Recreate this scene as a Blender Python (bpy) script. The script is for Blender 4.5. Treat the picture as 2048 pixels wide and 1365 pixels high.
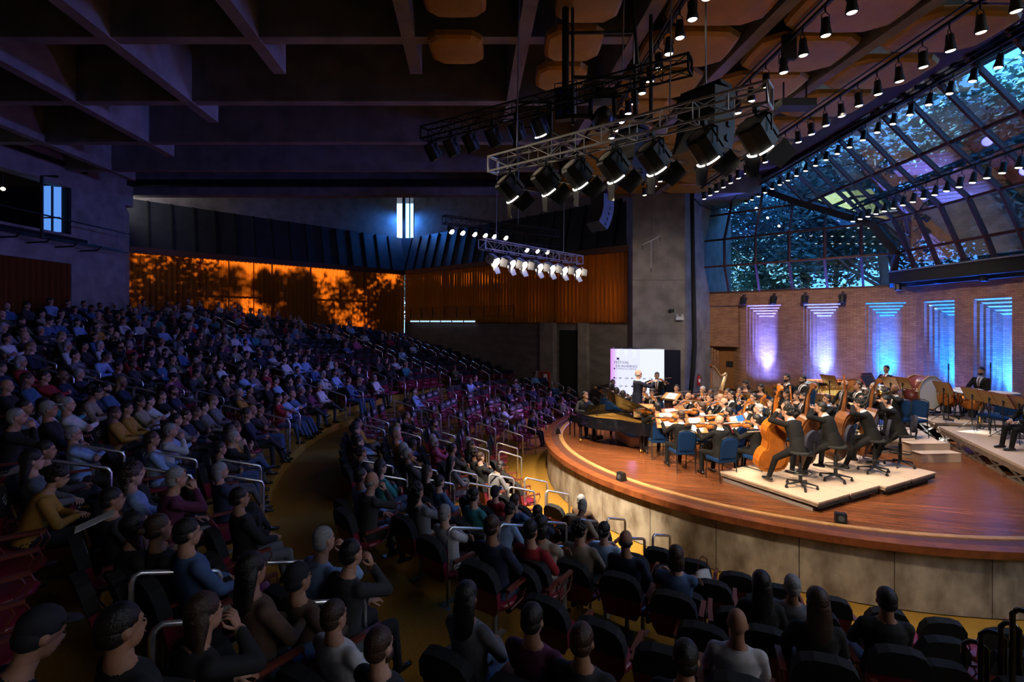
import bpy, math, random
import numpy as np
from mathutils import Vector, Matrix

random.seed(7)
PI = math.pi
scn = bpy.context.scene
for o in list(bpy.data.objects):
    bpy.data.objects.remove(o)
COL = scn.collection

# ------------------------------------------------------------------ camera
EYE = 4.5          # camera height over the hall floor, in metres
FPX = 1000.0       # focal length in pixels of a 2048 px wide frame
HOR = 642.0        # pixel row of the horizon
cam = bpy.data.cameras.new('camera')
cam_o = bpy.data.objects.new('camera', cam)
COL.objects.link(cam_o)
cam.sensor_fit = 'HORIZONTAL'
cam.sensor_width = 36.0
cam.lens = 36.0 * FPX / 2048.0
cam.shift_y = -(682.5 - HOR) / 2048.0
cam.clip_end = 400
cam_o.location = (0, 0, EYE)
cam_o.rotation_euler = (PI / 2, 0, 0)
scn.camera = cam_o

# ------------------------------------------------------------------ exposure, world, sun
scn.view_settings.view_transform = 'Standard'
scn.view_settings.look = 'None'
scn.view_settings.exposure = 0.0
scn.view_settings.gamma = 1.0
scn.view_settings.use_curve_mapping = False
scn.cycles.max_bounces = 6
scn.cycles.diffuse_bounces = 2
scn.cycles.glossy_bounces = 3
scn.cycles.transmission_bounces = 4
scn.cycles.transparent_max_bounces = 12
scn.cycles.caustics_reflective = False
scn.cycles.caustics_refractive = False
scn.cycles.sample_clamp_indirect = 4.0

world = bpy.data.worlds.new('daylight')
scn.world = world
world.use_nodes = True
wbg = world.node_tree.nodes['Background']
wbg.inputs[0].default_value = (0.24, 0.51, 1.0, 1)
wbg.inputs[1].default_value = 5.2

sun_d = bpy.data.lights.new('sun', 'SUN')
sun_d.energy = 110.0
sun_d.color = (0.85, 0.9, 0.95)
sun_d.angle = 0.02
sun_o = bpy.data.objects.new('sun', sun_d)
COL.objects.link(sun_o)
_d = Vector((-0.66, 0.74, 0.34)).normalized()
sun_o.rotation_euler = _d.to_track_quat('Z', 'Y').to_euler()

def spot(name, loc, aim, watts, color, angle=60, blend=0.6, size=0.15):
    l = bpy.data.lights.new(name, 'SPOT')
    l.energy = watts; l.color = color; l.spot_size = math.radians(angle); l.spot_blend = blend; l.shadow_soft_size = size
    o = bpy.data.objects.new(name, l)
    COL.objects.link(o)
    o.location = loc
    o.rotation_euler = (Vector(loc) - Vector(aim)).to_track_quat('Z', 'Y').to_euler()
    return o

WARM = (1.0, 0.82, 0.60)
BLUE = (0.02, 0.12, 1.0)
VIO = (0.09, 0.05, 1.0)
# lamps of the hanging trusses and of the ceiling tracks that light the stage
for i, (lx, ly, lz, ax, ay, w) in enumerate([
        (0.0, 8.6, 6.3, 4.5, 13.5, 3000), (0.4, 8.3, 6.3, 1.3, 11.2, 6500), (2.9, 6.3, 6.3, 5.6, 8.2, 750), (1.5, 7.5, 6.3, 5.5, 11.5, 1900), (2.7, 6.5, 6.3, 8.0, 11.5, 2600),
        (1.6, 19.6, 6.6, 4.2, 15.0, 2000), (-0.6, 17.2, 6.6, 3.6, 14.0, 1600)]):
    spot('truss_beam', (lx, ly, lz), (ax, ay, 1.1), w, WARM, 50, 0.7, 0.2)
for (lx, ly, lz, ax, ay, w, c) in [
        (3.0, 9.6, 9.6, 3.9, 12.6, 1150, WARM), (5.55, 9.4, 9.6, 6.2, 11.0, 1050, WARM), (5.55, 12.6, 9.6, 5.6, 13.0, 1400, WARM),
        (8.15, 10.5, 9.6, 8.6, 12.0, 1150, WARM), (8.15, 14.0, 9.6, 8.6, 15.2, 1200, WARM), (5.55, 16.2, 9.6, 6.4, 17.0, 1000, WARM),
        (11.3, 14.0, 10.2, 12.2, 14.0, 1050, WARM), (11.3, 17.5, 10.2, 11.0, 17.2, 700, WARM), (3.0, 12.4, 9.6, 2.6, 13.2, 900, WARM)]:
    spot('track_beam', (lx, ly, lz), (ax, ay, 1.1), w * 1.75, c, 52, 0.8, 0.12)

for (q, a_, w) in [((8.1, 12, 9.6), (12.5, 22.8, 3.4), 3200), ((8.1, 15, 9.6), (15.5, 18, 3.4), 2200), ((5.5, 13, 9.6), (6.9, 23.3, 4.5), 1700)]:
    spot('track_beam', q, a_, w, WARM, 50, 0.9, 0.12)

# follow spot in the booth that catches the near truss, and daylight falling in through the slot window
spot('booth_follow_spot', (-17.0, 12.6, 8.6), (0.45, 8.35, 7.0), 9000, WARM, 6.5, 0.9, 0.1)
spot('slot_daylight', (-7.9, 37.2, 12.4), (-7.9, 34.5, 8.0), 900, (0.04, 0.24, 1.0), 165, 0.6, 0.4)
# added blue fill spots without fixtures, standing in for daylight through the vault
for (q, a_, w) in [((13.2, 13.0, 8.55), (-12, 13.5, 5.2), 2300), ((13.3, 16.0, 8.55), (-13, 20.5, 5.4), 2900), ((13.5, 19.5, 8.55), (-6, 10, 4.6), 450)]:
    spot('vault_daylight_fill', q, a_, w, (0.13, 0.19, 1.0), 62, 0.7, 0.4)

def P(x, y, Y):
    return Vector(((x - 1024) * Y / FPX, Y, EYE - (y - HOR) * Y / FPX))
def G(x, y, z):
    Y = FPX * (EYE - z) / (y - HOR)
    return Vector(((x - 1024) * Y / FPX, Y, z))

# ------------------------------------------------------------------ materials
MATS = {}
def mat(name, col, rough=0.6, metal=0.0, noise=0.0, scale=8.0, bump=0.0, emit=None, estr=0.0, spec=0.5, stretch=None, col2=None, rnd=0.0):
    if name in MATS:
        return MATS[name]
    m = bpy.data.materials.new(name); m.use_nodes = True
    nt = m.node_tree; b = nt.nodes['Principled BSDF']
    b.inputs['Base Color'].default_value = (*col, 1)
    b.inputs['Roughness'].default_value = rough
    b.inputs['Metallic'].default_value = metal
    b.inputs['Specular IOR Level'].default_value = spec
    m.diffuse_color = (*col, 1)
    if emit:
        b.inputs['Emission Color'].default_value = (*emit, 1); b.inputs['Emission Strength'].default_value = estr
    if noise or bump or rnd:
        tc = nt.nodes.new('ShaderNodeTexCoord'); mp = nt.nodes.new('ShaderNodeMapping'); nz = nt.nodes.new('ShaderNodeTexNoise')
        nt.links.new(tc.outputs['Object'], mp.inputs[0]); nt.links.new(mp.outputs[0], nz.inputs['Vector'])
        if stretch: mp.inputs['Scale'].default_value = stretch
        nz.inputs['Scale'].default_value = scale; nz.inputs['Detail'].default_value = 5.0
        if noise or rnd:
            mx = nt.nodes.new('ShaderNodeMix'); mx.data_type = 'RGBA'
            c2 = col2 or tuple(c * (1 - noise) for c in col)
            mx.inputs[6].default_value = (*col, 1); mx.inputs[7].default_value = (*c2, 1)
            cr = nt.nodes.new('ShaderNodeMapRange'); cr.inputs[1].default_value = 0.35; cr.inputs[2].default_value = 0.68
            nt.links.new(nz.outputs['Fac'], cr.inputs[0]); nt.links.new(cr.outputs[0], mx.inputs[0])
            out = mx.outputs[2]
            if rnd:
                oi = nt.nodes.new('ShaderNodeObjectInfo'); hv = nt.nodes.new('ShaderNodeHueSaturation')
                mr = nt.nodes.new('ShaderNodeMapRange'); mr.inputs[3].default_value = 1 - rnd; mr.inputs[4].default_value = 1 + rnd
                nt.links.new(oi.outputs['Random'], mr.inputs[0]); nt.links.new(mr.outputs[0], hv.inputs['Value'])
                nt.links.new(out, hv.inputs['Color']); out = hv.outputs[0]
            nt.links.new(out, b.inputs['Base Color'])
        if bump:
            bp = nt.nodes.new('ShaderNodeBump'); bp.inputs['Strength'].default_value = bump; bp.inputs['Distance'].default_value = 0.02
            nt.links.new(nz.outputs['Fac'], bp.inputs['Height']); nt.links.new(bp.outputs[0], b.inputs['Normal'])
    MATS[name] = m
    return m

def brick_mat():
    m = bpy.data.materials.new('brickwork'); m.use_nodes = True
    nt = m.node_tree; b = nt.nodes['Principled BSDF']; b.inputs['Roughness'].default_value = 0.85
    tc = nt.nodes.new('ShaderNodeTexCoord'); sp = nt.nodes.new('ShaderNodeSeparateXYZ'); ad = nt.nodes.new('ShaderNodeMath'); cb = nt.nodes.new('ShaderNodeCombineXYZ')
    nt.links.new(tc.outputs['Object'], sp.inputs[0]); nt.links.new(sp.outputs[0], ad.inputs[0]); nt.links.new(sp.outputs[1], ad.inputs[1])
    nt.links.new(ad.outputs[0], cb.inputs[0]); nt.links.new(sp.outputs[2], cb.inputs[1])
    br = nt.nodes.new('ShaderNodeTexBrick')
    nt.links.new(cb.outputs[0], br.inputs['Vector'])
    br.inputs['Scale'].default_value = 1.0
    br.inputs['Brick Width'].default_value = 0.25; br.inputs['Row Height'].default_value = 0.075
    br.inputs['Mortar Size'].default_value = 0.010; br.inputs['Mortar Smooth'].default_value = 0.3
    br.inputs['Color1'].default_value = (0.52, 0.25, 0.13, 1); br.inputs['Color2'].default_value = (0.36, 0.16, 0.085, 1)
    br.inputs['Mortar'].default_value = (0.22, 0.15, 0.11, 1)
    nz = nt.nodes.new('ShaderNodeTexNoise'); nz.inputs['Scale'].default_value = 2.5; nz.inputs['Detail'].default_value = 6
    nt.links.new(tc.outputs['Object'], nz.inputs['Vector'])
    mx = nt.nodes.new('ShaderNodeMix'); mx.data_type = 'RGBA'; mx.blend_type = 'MULTIPLY'; mx.inputs[0].default_value = 0.5
    nt.links.new(br.outputs['Color'], mx.inputs[6]); nt.links.new(nz.outputs['Fac'], mx.inputs[7])
    nt.links.new(mx.outputs[2], b.inputs['Base Color'])
    iv = nt.nodes.new('ShaderNodeMath'); iv.operation = 'SUBTRACT'; iv.inputs[0].default_value = 1.0
    nt.links.new(br.outputs['Fac'], iv.inputs[1])
    bp = nt.nodes.new('ShaderNodeBump'); bp.inputs['Strength'].default_value = 0.9; bp.inputs['Distance'].default_value = 0.02
    nt.links.new(iv.outputs[0], bp.inputs['Height']); nt.links.new(bp.outputs[0], b.inputs['Normal'])
    MATS['brick'] = m
    return m

def glass_mat(name, tint, gloss=0.12):
    m = bpy.data.materials.new(name); m.use_nodes = True
    nt = m.node_tree; nt.nodes.clear()
    o = nt.nodes.new('ShaderNodeOutputMaterial'); tr = nt.nodes.new('ShaderNodeBsdfTransparent'); gl = nt.nodes.new('ShaderNodeBsdfGlossy')
    mx = nt.nodes.new('ShaderNodeMixShader'); lw = nt.nodes.new('ShaderNodeFresnel'); lw.inputs[0].default_value = 1.35
    mr = nt.nodes.new('ShaderNodeMapRange'); mr.inputs[3].default_value = gloss * 0.35; mr.inputs[4].default_value = 0.7
    tr.inputs[0].default_value = (*tint, 1); gl.inputs['Roughness'].default_value = 0.02
    gl.inputs['Color'].default_value = (0.9, 0.95, 1, 1)
    nt.links.new(lw.outputs[0], mr.inputs[0]); nt.links.new(mr.outputs[0], mx.inputs[0])
    nt.links.new(tr.outputs[0], mx.inputs[1]); nt.links.new(gl.outputs[0], mx.inputs[2]); nt.links.new(mx.outputs[0], o.inputs[0])
    MATS[name] = m
    return m

def curtain_mat():
    m = bpy.data.materials.new('curtain_cloth'); m.use_nodes = True
    nt = m.node_tree; nt.nodes.clear()
    o = nt.nodes.new('ShaderNodeOutputMaterial'); d = nt.nodes.new('ShaderNodeBsdfDiffuse'); t = nt.nodes.new('ShaderNodeBsdfTranslucent'); mx = nt.nodes.new('ShaderNodeMixShader')
    d.inputs[0].default_value = (0.22, 0.07, 0.022, 1); t.inputs[0].default_value = (0.16, 0.025, 0.001, 1); mx.inputs[0].default_value = 0.45
    nt.links.new(d.outputs[0], mx.inputs[1]); nt.links.new(t.outputs[0], mx.inputs[2]); nt.links.new(mx.outputs[0], o.inputs[0])
    MATS['curtain'] = m
    return m

CONC = mat('concrete', (0.30, 0.265, 0.245), 0.85, noise=0.4, scale=1.6, bump=0.25)
CONCD = mat('concrete_boards', (0.22, 0.19, 0.18), 0.9, noise=0.35, scale=1.0, bump=0.2, stretch=(1, 1, 3))
APRON = mat('apron_concrete', (0.52, 0.45, 0.35), 0.85, noise=0.55, scale=3.4, bump=0.35, stretch=(1, 1, 0.55), col2=(0.19, 0.145, 0.10))
CARPET = mat('ochre_carpet', (0.42, 0.22, 0.035), 0.95, noise=0.25, scale=60, bump=0.3, spec=0.1)
BRICK = brick_mat()
GLASS = glass_mat('vault_glass', (0.50, 0.74, 0.97), 0.16)
CLEAR = glass_mat('clear_glass', (0.9, 0.95, 1.0), 0.08)
CURT = curtain_mat()
STEELRED = mat('oxide_red_steel', (0.075, 0.022, 0.02), 0.5, 0.2)
BLACK = mat('black_metal', (0.012, 0.012, 0.013), 0.45, 0.3)
BLACKM = mat('black_cloth', (0.008, 0.008, 0.009), 0.9)
CHROME = mat('chrome', (0.75, 0.75, 0.77), 0.27, 0.8)
STEEL = mat('grey_steel', (0.4, 0.4, 0.42), 0.4, 0.8)
ALU = mat('aluminium', (0.6, 0.6, 0.6), 0.4, 0.6)
PLANK = mat('stage_planks', (0.21, 0.068, 0.024), 0.22, noise=0.6, scale=3.0, stretch=(0.45, 9, 9), col2=(0.085, 0.024, 0.009), rnd=0.16, bump=0.05)
NOSE = mat('nosing_wood', (0.32, 0.095, 0.03), 0.3, noise=0.5, scale=5, col2=(0.16, 0.045, 0.018))
NOSE2 = mat('nosing_light_wood', (0.52, 0.27, 0.1), 0.35, noise=0.3, scale=8)
PLY = mat('plywood', (0.62, 0.43, 0.21), 0.5, noise=0.2, scale=4)
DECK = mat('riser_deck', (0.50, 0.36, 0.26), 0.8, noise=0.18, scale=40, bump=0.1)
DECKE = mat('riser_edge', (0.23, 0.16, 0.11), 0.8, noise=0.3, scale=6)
STANDW = mat('stand_wood', (0.42, 0.235, 0.07), 0.45, noise=0.25, scale=10, stretch=(1, 6, 1))
REDEDGE = mat('red_edge', (0.2, 0.02, 0.02), 0.5)
PAPER = mat('paper', (0.85, 0.85, 0.85), 0.7)
BLUEF = mat('blue_fabric', (0.003, 0.028, 0.10), 0.9, spec=0.2, noise=0.15, scale=60)
VARN = mat('violin_varnish', (0.46, 0.15, 0.02), 0.22, noise=0.35, scale=9)
VARND = mat('dark_varnish', (0.34, 0.10, 0.018), 0.2, noise=0.4, scale=6)
BASSV = mat('bass_varnish', (0.46, 0.13, 0.014), 0.22, noise=0.35, scale=4)
BASSD = mat('brown_bass_varnish', (0.20, 0.07, 0.022), 0.22, noise=0.4, scale=4)
EBONY = mat('ebony', (0.012, 0.010, 0.009), 0.3)
BRASS = mat('brass', (0.85, 0.52, 0.16), 0.2, 1.0)
COPPER = mat('copper', (0.75, 0.28, 0.06), 0.2, 1.0)
PIANOB = mat('piano_black', (0.006, 0.006, 0.008), 0.06)
GOLD = mat('gold_frame', (0.70, 0.40, 0.10), 0.35, 0.6)
HEADSK = mat('drum_skin', (0.75, 0.72, 0.66), 0.6)
DRUMR = mat('drum_shell', (0.16, 0.035, 0.03), 0.25)
HARPW = mat('harp_wood', (0.62, 0.36, 0.13), 0.35, noise=0.2, scale=6)
REDM = mat('red_paint', (0.5, 0.02, 0.02), 0.35)
DOORM = mat('door_wood', (0.27, 0.11, 0.035), 0.5, noise=0.25, scale=4, stretch=(6, 6, 1))
PANELY = mat('acoustic_panel_ochre', (0.60, 0.30, 0.02), 0.42, noise=0.2, scale=2)
MAROON = mat('maroon_vinyl', (0.20, 0.012, 0.035), 0.35)
ARMW = mat('armrest_wood', (0.16, 0.035, 0.025), 0.4)
COVERB = mat('black_headrest_cloth', (0.010, 0.010, 0.012), 0.9)
LAMP = mat('lamp_lens', (1, 1, 1), 0.3, emit=(1.0, 0.88, 0.68), estr=9)
LAMPS = mat('lamp_rim_glow', (1, 1, 1), 0.3, emit=(1.0, 0.93, 0.82), estr=5)
WHITEP = mat('white_plastic', (0.7, 0.7, 0.68), 0.5)
BARK = mat('bark', (0.20, 0.16, 0.13), 0.9, noise=0.4, scale=6, bump=0.4)
LEAF = mat('leaf_green', (0.13, 0.22, 0.17), 0.55, rnd=0.3, noise=0.3, scale=1)
LEAF2 = mat('leaf_dark', (0.09, 0.17, 0.14), 0.6, rnd=0.3, noise=0.3, scale=1)
SOIL = mat('soil', (0.06, 0.05, 0.035), 0.95, noise=0.4, scale=2)
BLUEMET = mat('dark_sheet_metal', (0.05, 0.055, 0.065), 0.45, 0.4, noise=0.3, scale=2, bump=0.15)

# ------------------------------------------------------------------ mesh builder
class MB:
    def __init__(s):
        s.v = []; s.f = []; s.m = []
    def add(s, vs, fs, mi=0, M=None):
        off = len(s.v)
        if M is not None:
            vs = [tuple(M @ Vector(q)) for q in vs]
        s.v.extend([tuple(q) for q in vs]); s.f.extend([tuple(i + off for i in f) for f in fs]); s.m.extend([mi] * len(fs))
        return s
    def box(s, c, d, mi=0, M=None, taper=1.0):
        x, y, z = d[0] / 2, d[1] / 2, d[2] / 2; t = taper
        vs = [(c[0] + sx * x * (t if sz > 0 else 1), c[1] + sy * y * (t if sz > 0 else 1), c[2] + sz * z) for sz in (-1, 1) for sy in (-1, 1) for sx in (-1, 1)]
        return s.add(vs, [(0, 2, 3, 1), (4, 5, 7, 6), (0, 1, 5, 4), (2, 6, 7, 3), (0, 4, 6, 2), (1, 3, 7, 5)], mi, M)
    def beam(s, p0, p1, w, h, mi=0, M=None):
        p0 = Vector(p0); p1 = Vector(p1); d = (p1 - p0)
        L = d.length; q = frame(d)
        T = Matrix.Translation(p0) @ q
        if M is not None: T = M @ T
        return s.box((0, 0, L / 2), (w, h, L), mi, T)
    def cyl(s, p0, p1, r0, r1=None, n=8, mi=0, M=None, caps=True):
        r1 = r0 if r1 is None else r1
        p0 = Vector(p0); p1 = Vector(p1); q = frame(p1 - p0)
        vs = []
        for p, r in ((p0, r0), (p1, r1)):
            for i in range(n):
                a = 2 * PI * i / n
                vs.append(p + q @ Vector((r * math.cos(a), r * math.sin(a), 0)))
        fs = [(i, (i + 1) % n, n + (i + 1) % n, n + i) for i in range(n)]
        if caps: fs += [tuple(range(n - 1, -1, -1)), tuple(range(n, 2 * n))]
        return s.add(vs, fs, mi, M)
    def tube(s, pts, r, n=6, mi=0, M=None, closed=False):
        pts = [Vector(p) for p in pts]; vs = []; k = len(pts)
        rs = r if isinstance(r, (list, tuple)) else [r] * k
        up = None
        for i, p in enumerate(pts):
            a = pts[(i - 1) % k] if (i or closed) else p; b = pts[(i + 1) % k] if (i < k - 1 or closed) else p
            d = (b - a)
            d = d.normalized() if d.length > 1e-9 else Vector((0, 0, 1))
            if up is None:
                up = d.orthogonal().normalized()
            up = (up - d * up.dot(d))
            up = up.normalized() if up.length > 1e-6 else d.orthogonal().normalized()
            sd = d.cross(up)
            for j in range(n):
                t = 2 * PI * j / n
                vs.append(p + (up * math.cos(t) + sd * math.sin(t)) * rs[i])
        fs = []
        for i in range(k if closed else k - 1):
            i2 = (i + 1) % k
            for j in range(n):
                fs.append((i * n + j, i * n + (j + 1) % n, i2 * n + (j + 1) % n, i2 * n + j))
        if not closed:
            fs += [tuple(range(n - 1, -1, -1)), tuple((k - 1) * n + j for j in range(n))]
        return s.add(vs, fs, mi, M)
    def lathe(s, prof, n=16, mi=0, M=None):
        vs = []; k = len(prof)
        for r, z in prof:
            for j in range(n):
                t = 2 * PI * j / n
                vs.append((r * math.cos(t), r * math.sin(t), z))
        fs = [(i * n + j, i * n + (j + 1) % n, (i + 1) * n + (j + 1) % n, (i + 1) * n + j) for i in range(k - 1) for j in range(n)]
        fs += [tuple(range(n - 1, -1, -1)), tuple((k - 1) * n + j for j in range(n))]
        return s.add(vs, fs, mi, M)
    def prism(s, poly, z0, z1, mi=0, M=None, mi_top=None):
        n = len(poly)
        vs = [(p[0], p[1], z0) for p in poly] + [(p[0], p[1], z1) for p in poly]
        s.add(vs, [tuple(range(n - 1, -1, -1))] + [(i, (i + 1) % n, n + (i + 1) % n, n + i) for i in range(n)], mi, M)
        off = len(s.v) - 2 * n
        s.f.append(tuple(off + n + i for i in range(n))); s.m.append(mi if mi_top is None else mi_top)
        return s
    def ell(s, c, r, nu=10, nv=6, mi=0, M=None):
        vs = [(c[0], c[1], c[2] - r[2])]
        for i in range(1, nv):
            a = PI * i / nv
            for j in range(nu):
                t = 2 * PI * j / nu
                vs.append((c[0] + r[0] * math.sin(a) * math.cos(t), c[1] + r[1] * math.sin(a) * math.sin(t), c[2] - r[2] * math.cos(a)))
        vs.append((c[0], c[1], c[2] + r[2])); L = len(vs) - 1
        fs = [(0, 1 + (j + 1) % nu, 1 + j) for j in range(nu)]
        for i in range(nv - 2):
            for j in range(nu):
                a = 1 + i * nu
                fs.append((a + j, a + (j + 1) % nu, a + nu + (j + 1) % nu, a + nu + j))
        a = 1 + (nv - 2) * nu
        fs += [(a + j, a + (j + 1) % nu, L) for j in range(nu)]
        return s.add(vs, fs, mi, M)
    def capsule(s, p0, p1, r0, r1, n=10, mi=0, M=None):
        p0 = Vector(p0); p1 = Vector(p1); d = p1 - p0; L = max(d.length, 1e-6); u = d / L
        pts = []; rs = []
        for a in (80, 55, 30, 0):
            pts.append(p0 - u * r0 * math.sin(math.radians(a))); rs.append(r0 * math.cos(math.radians(a)))
        for a in (0, 30, 55, 80):
            pts.append(p1 + u * r1 * math.sin(math.radians(a))); rs.append(r1 * math.cos(math.radians(a)))
        return s.tube(pts, rs, n, mi, M)
    def loft(s, rings, n=14, mi=0, M=None):
        """rings: (centre, half-width vector, half-depth vector)"""
        vs = []; k = len(rings)
        for c, a, b in rings:
            for j in range(n):
                t = 2 * PI * j / n
                vs.append(Vector(c) + Vector(a) * math.cos(t) + Vector(b) * math.sin(t))
        fs = [(i * n + j, i * n + (j + 1) % n, (i + 1) * n + (j + 1) % n, (i + 1) * n + j) for i in range(k - 1) for j in range(n)]
        fs += [tuple(range(n - 1, -1, -1)), tuple((k - 1) * n + j for j in range(n))]
        return s.add(vs, fs, mi, M)
    def mesh(s, name, mats=(), smooth=False):
        me = bpy.data.meshes.new(name)
        me.from_pydata(s.v, [], s.f)
        for m in (mats if isinstance(mats, (list, tuple)) else [mats]): me.materials.append(m)
        if any(s.m): me.polygons.foreach_set('material_index', s.m)
        if smooth: me.polygons.foreach_set('use_smooth', [True] * len(s.f))
        me.update()
        return me
    def build(s, name, mats, parent=None, smooth=False, M=None):
        return place(name, s.mesh(name, mats, smooth), parent, M)

def frame(d):
    z = Vector(d).normalized(); x = (Vector((0, 0, 1)).cross(z))
    x = x.normalized() if x.length > 1e-5 else Vector((1, 0, 0))
    y = z.cross(x)
    return Matrix(((x.x, y.x, z.x, 0), (x.y, y.y, z.y, 0), (x.z, y.z, z.z, 0), (0, 0, 0, 1)))
def rotz(a): return Matrix.Rotation(a, 4, 'Z')
def TR(x, y, z, a=0.0): return Matrix.Translation((x, y, z)) @ Matrix.Rotation(a, 4, 'Z')

def place(name, me, parent=None, M=None):
    o = bpy.data.objects.new(name, me); COL.objects.link(o)
    if parent is not None: o.parent = parent
    if M is not None: o.matrix_local = M
    return o
def tag(o, label=None, cat=None, group=None, kind=None):
    if label: o['label'] = label
    if cat: o['category'] = cat
    if group: o['group'] = group
    if kind: o['kind'] = kind
    return o
def empty(name, M=None, label=None, cat=None, group=None, kind=None):
    o = bpy.data.objects.new(name, None); COL.objects.link(o); o.empty_display_size = 0.1
    if M is not None: o.matrix_world = M
    return tag(o, label, cat, group, kind)
class Kit:
    """a kind of thing: parts as (name, mesh, local matrix, sub-parts); put() makes one with copies of the parts that share mesh data"""
    def __init__(s, name, parts): s.name = name; s.parts = parts
    def put(s, M, label, cat, group=None, name=None, swap=None):
        r = empty(name or s.name, M, label, cat, group)
        def go(par, parts):
            for p in parts:
                me = (swap or {}).get(p[0], p[1])
                o = place(p[0], me, par, p[2] if len(p) > 2 else None)
                if len(p) > 3: go(o, p[3])
        go(r, s.parts)
        return r
ORD = ('first second third fourth fifth sixth seventh eighth ninth tenth eleventh twelfth thirteenth fourteenth fifteenth sixteenth seventeenth eighteenth nineteenth twentieth '
       'twenty-first twenty-second twenty-third twenty-fourth twenty-fifth twenty-sixth twenty-seventh twenty-eighth twenty-ninth thirtieth').split()
for _a in ('thirty', 'forty', 'fifty', 'sixty', 'seventy', 'eighty'):
    for _b in ('first second third fourth fifth sixth seventh eighth ninth tenth').split():
        ORD.append(_a + '-' + _b)
# ------------------------------------------------------------------ people
SKIN = [mat('skin_light', (0.45, 0.235, 0.155), 0.6), mat('skin_tan', (0.35, 0.175, 0.105), 0.6), mat('skin_brown', (0.17, 0.075, 0.042), 0.5), mat('skin_pale', (0.52, 0.30, 0.22), 0.6)]
SUIT = mat('charcoal_suit', (0.0075, 0.0072, 0.0075), 0.85, noise=0.2, scale=30, spec=0.2)
SUITB = mat('navy_suit', (0.008, 0.009, 0.022), 0.8, spec=0.2)
TROU = mat('black_trousers', (0.006, 0.006, 0.0065), 0.85, spec=0.2)
SHOE = mat('black_shoe', (0.008, 0.008, 0.008), 0.2)
SHIRT = mat('white_shirt', (0.72, 0.72, 0.72), 0.7)
TIE = mat('dark_tie', (0.09, 0.012, 0.02), 0.6)
DRESS = mat('black_dress', (0.008, 0.008, 0.009), 0.7)
EYED = mat('eye_dark', (0.015, 0.01, 0.01), 0.3)
LIP = mat('lip', (0.33, 0.12, 0.10), 0.5)
HAIRD = mat('dark_hair', (0.010, 0.007, 0.006), 0.5, noise=0.5, scale=60, bump=0.5)
HAIRB = mat('brown_hair', (0.055, 0.025, 0.013), 0.5, noise=0.5, scale=60, bump=0.5)
HAIRG = mat('grey_hair', (0.33, 0.33, 0.34), 0.6, noise=0.4, scale=60, bump=0.5)
HAIRL = mat('blonde_hair', (0.32, 0.19, 0.08), 0.55, noise=0.4, scale=60, bump=0.5)
CAPM = mat('dark_cap_cloth', (0.012, 0.013, 0.02), 0.85)

def remesh(mb, vox, smooth_it=3):
    me = mb.mesh('tmp')
    o = bpy.data.objects.new('tmp', me); COL.objects.link(o)
    r = o.modifiers.new('r', 'REMESH'); r.mode = 'VOXEL'; r.voxel_size = vox
    s = o.modifiers.new('s', 'SMOOTH'); s.factor = 0.5; s.iterations = smooth_it
    dg = bpy.context.evaluated_depsgraph_get()
    out = bpy.data.meshes.new_from_object(o.evaluated_get(dg))
    n = len(out.vertices); v = np.empty(n * 3, np.float32); out.vertices.foreach_get('co', v)
    fs = [tuple(p.vertices) for p in out.polygons]
    bpy.data.objects.remove(o); bpy.data.meshes.remove(me); bpy.data.meshes.remove(out)
    return v.reshape(-1, 3), fs

def ik(a, b, l1, l2, hint):
    """middle joint of a two-bone limb from a to b, bent towards hint; b is pulled in when out of reach"""
    a = Vector(a); b = Vector(b); d = b - a; L = d.length
    if L > (l1 + l2) * 0.995:
        b = a + d * ((l1 + l2) * 0.995 / L); d = b - a; L = d.length
    u = d / L; x = (l1 * l1 - l2 * l2 + L * L) / (2 * L); h = math.sqrt(max(l1 * l1 - x * x, 0))
    hv = Vector(hint); hv = hv - u * hv.dot(u); hv = hv.normalized() if hv.length > 1e-6 else u.orthogonal().normalized()
    return a + u * x + hv * h, b

def hand_mb(mb, w, d, nrm, side, curl, mi=0, rough=False):
    """hand from the wrist w along d, palm facing nrm, side -1 left / +1 right"""
    y = Vector(d).normalized(); z = -Vector(nrm); z = (z - y * z.dot(y)).normalized(); x = y.cross(z)
    M = Matrix(((x.x, y.x, z.x, w[0]), (x.y, y.y, z.y, w[1]), (x.z, y.z, z.z, w[2]), (0, 0, 0, 1)))
    n = 5 if rough else 6
    mb.loft([((0, -0.01, 0), (0.026, 0, 0), (0, 0, 0.017)), ((0, 0.03, 0), (0.036, 0, 0), (0, 0, 0.016)), ((0, 0.075, -0.002), (0.042, 0, 0), (0, 0, 0.013)), ((0, 0.092, -0.004), (0.038, 0, 0), (0, 0, 0.008))], 8, mi, M)
    for k, (fx, L) in enumerate(((-0.031, 0.068), (-0.011, 0.08), (0.010, 0.075), (0.030, 0.058))):
        fx = -fx * side
        p = Vector((fx, 0.082, -0.002)); a = 0.15 * curl; pts = [p]
        for seg in (0.45, 0.32, 0.23):
            a += (0.35 + 0.2 * k * 0.3) * curl * 1.5
            p = p + Vector((fx * 0.12, math.cos(a), -math.sin(a))).normalized() * L * seg; pts.append(p)
        mb.tube(pts, [0.0095, 0.009, 0.008, 0.006], n, mi, M)
    s = -side
    mb.tube([(s * 0.022, 0.015, -0.004), (s * 0.048, 0.04, -0.014), (s * 0.056, 0.064, -0.026 - 0.01 * curl), (s * 0.048, 0.086, -0.036 - 0.012 * curl)], [0.013, 0.0115, 0.010, 0.007], n, mi, M)

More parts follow.
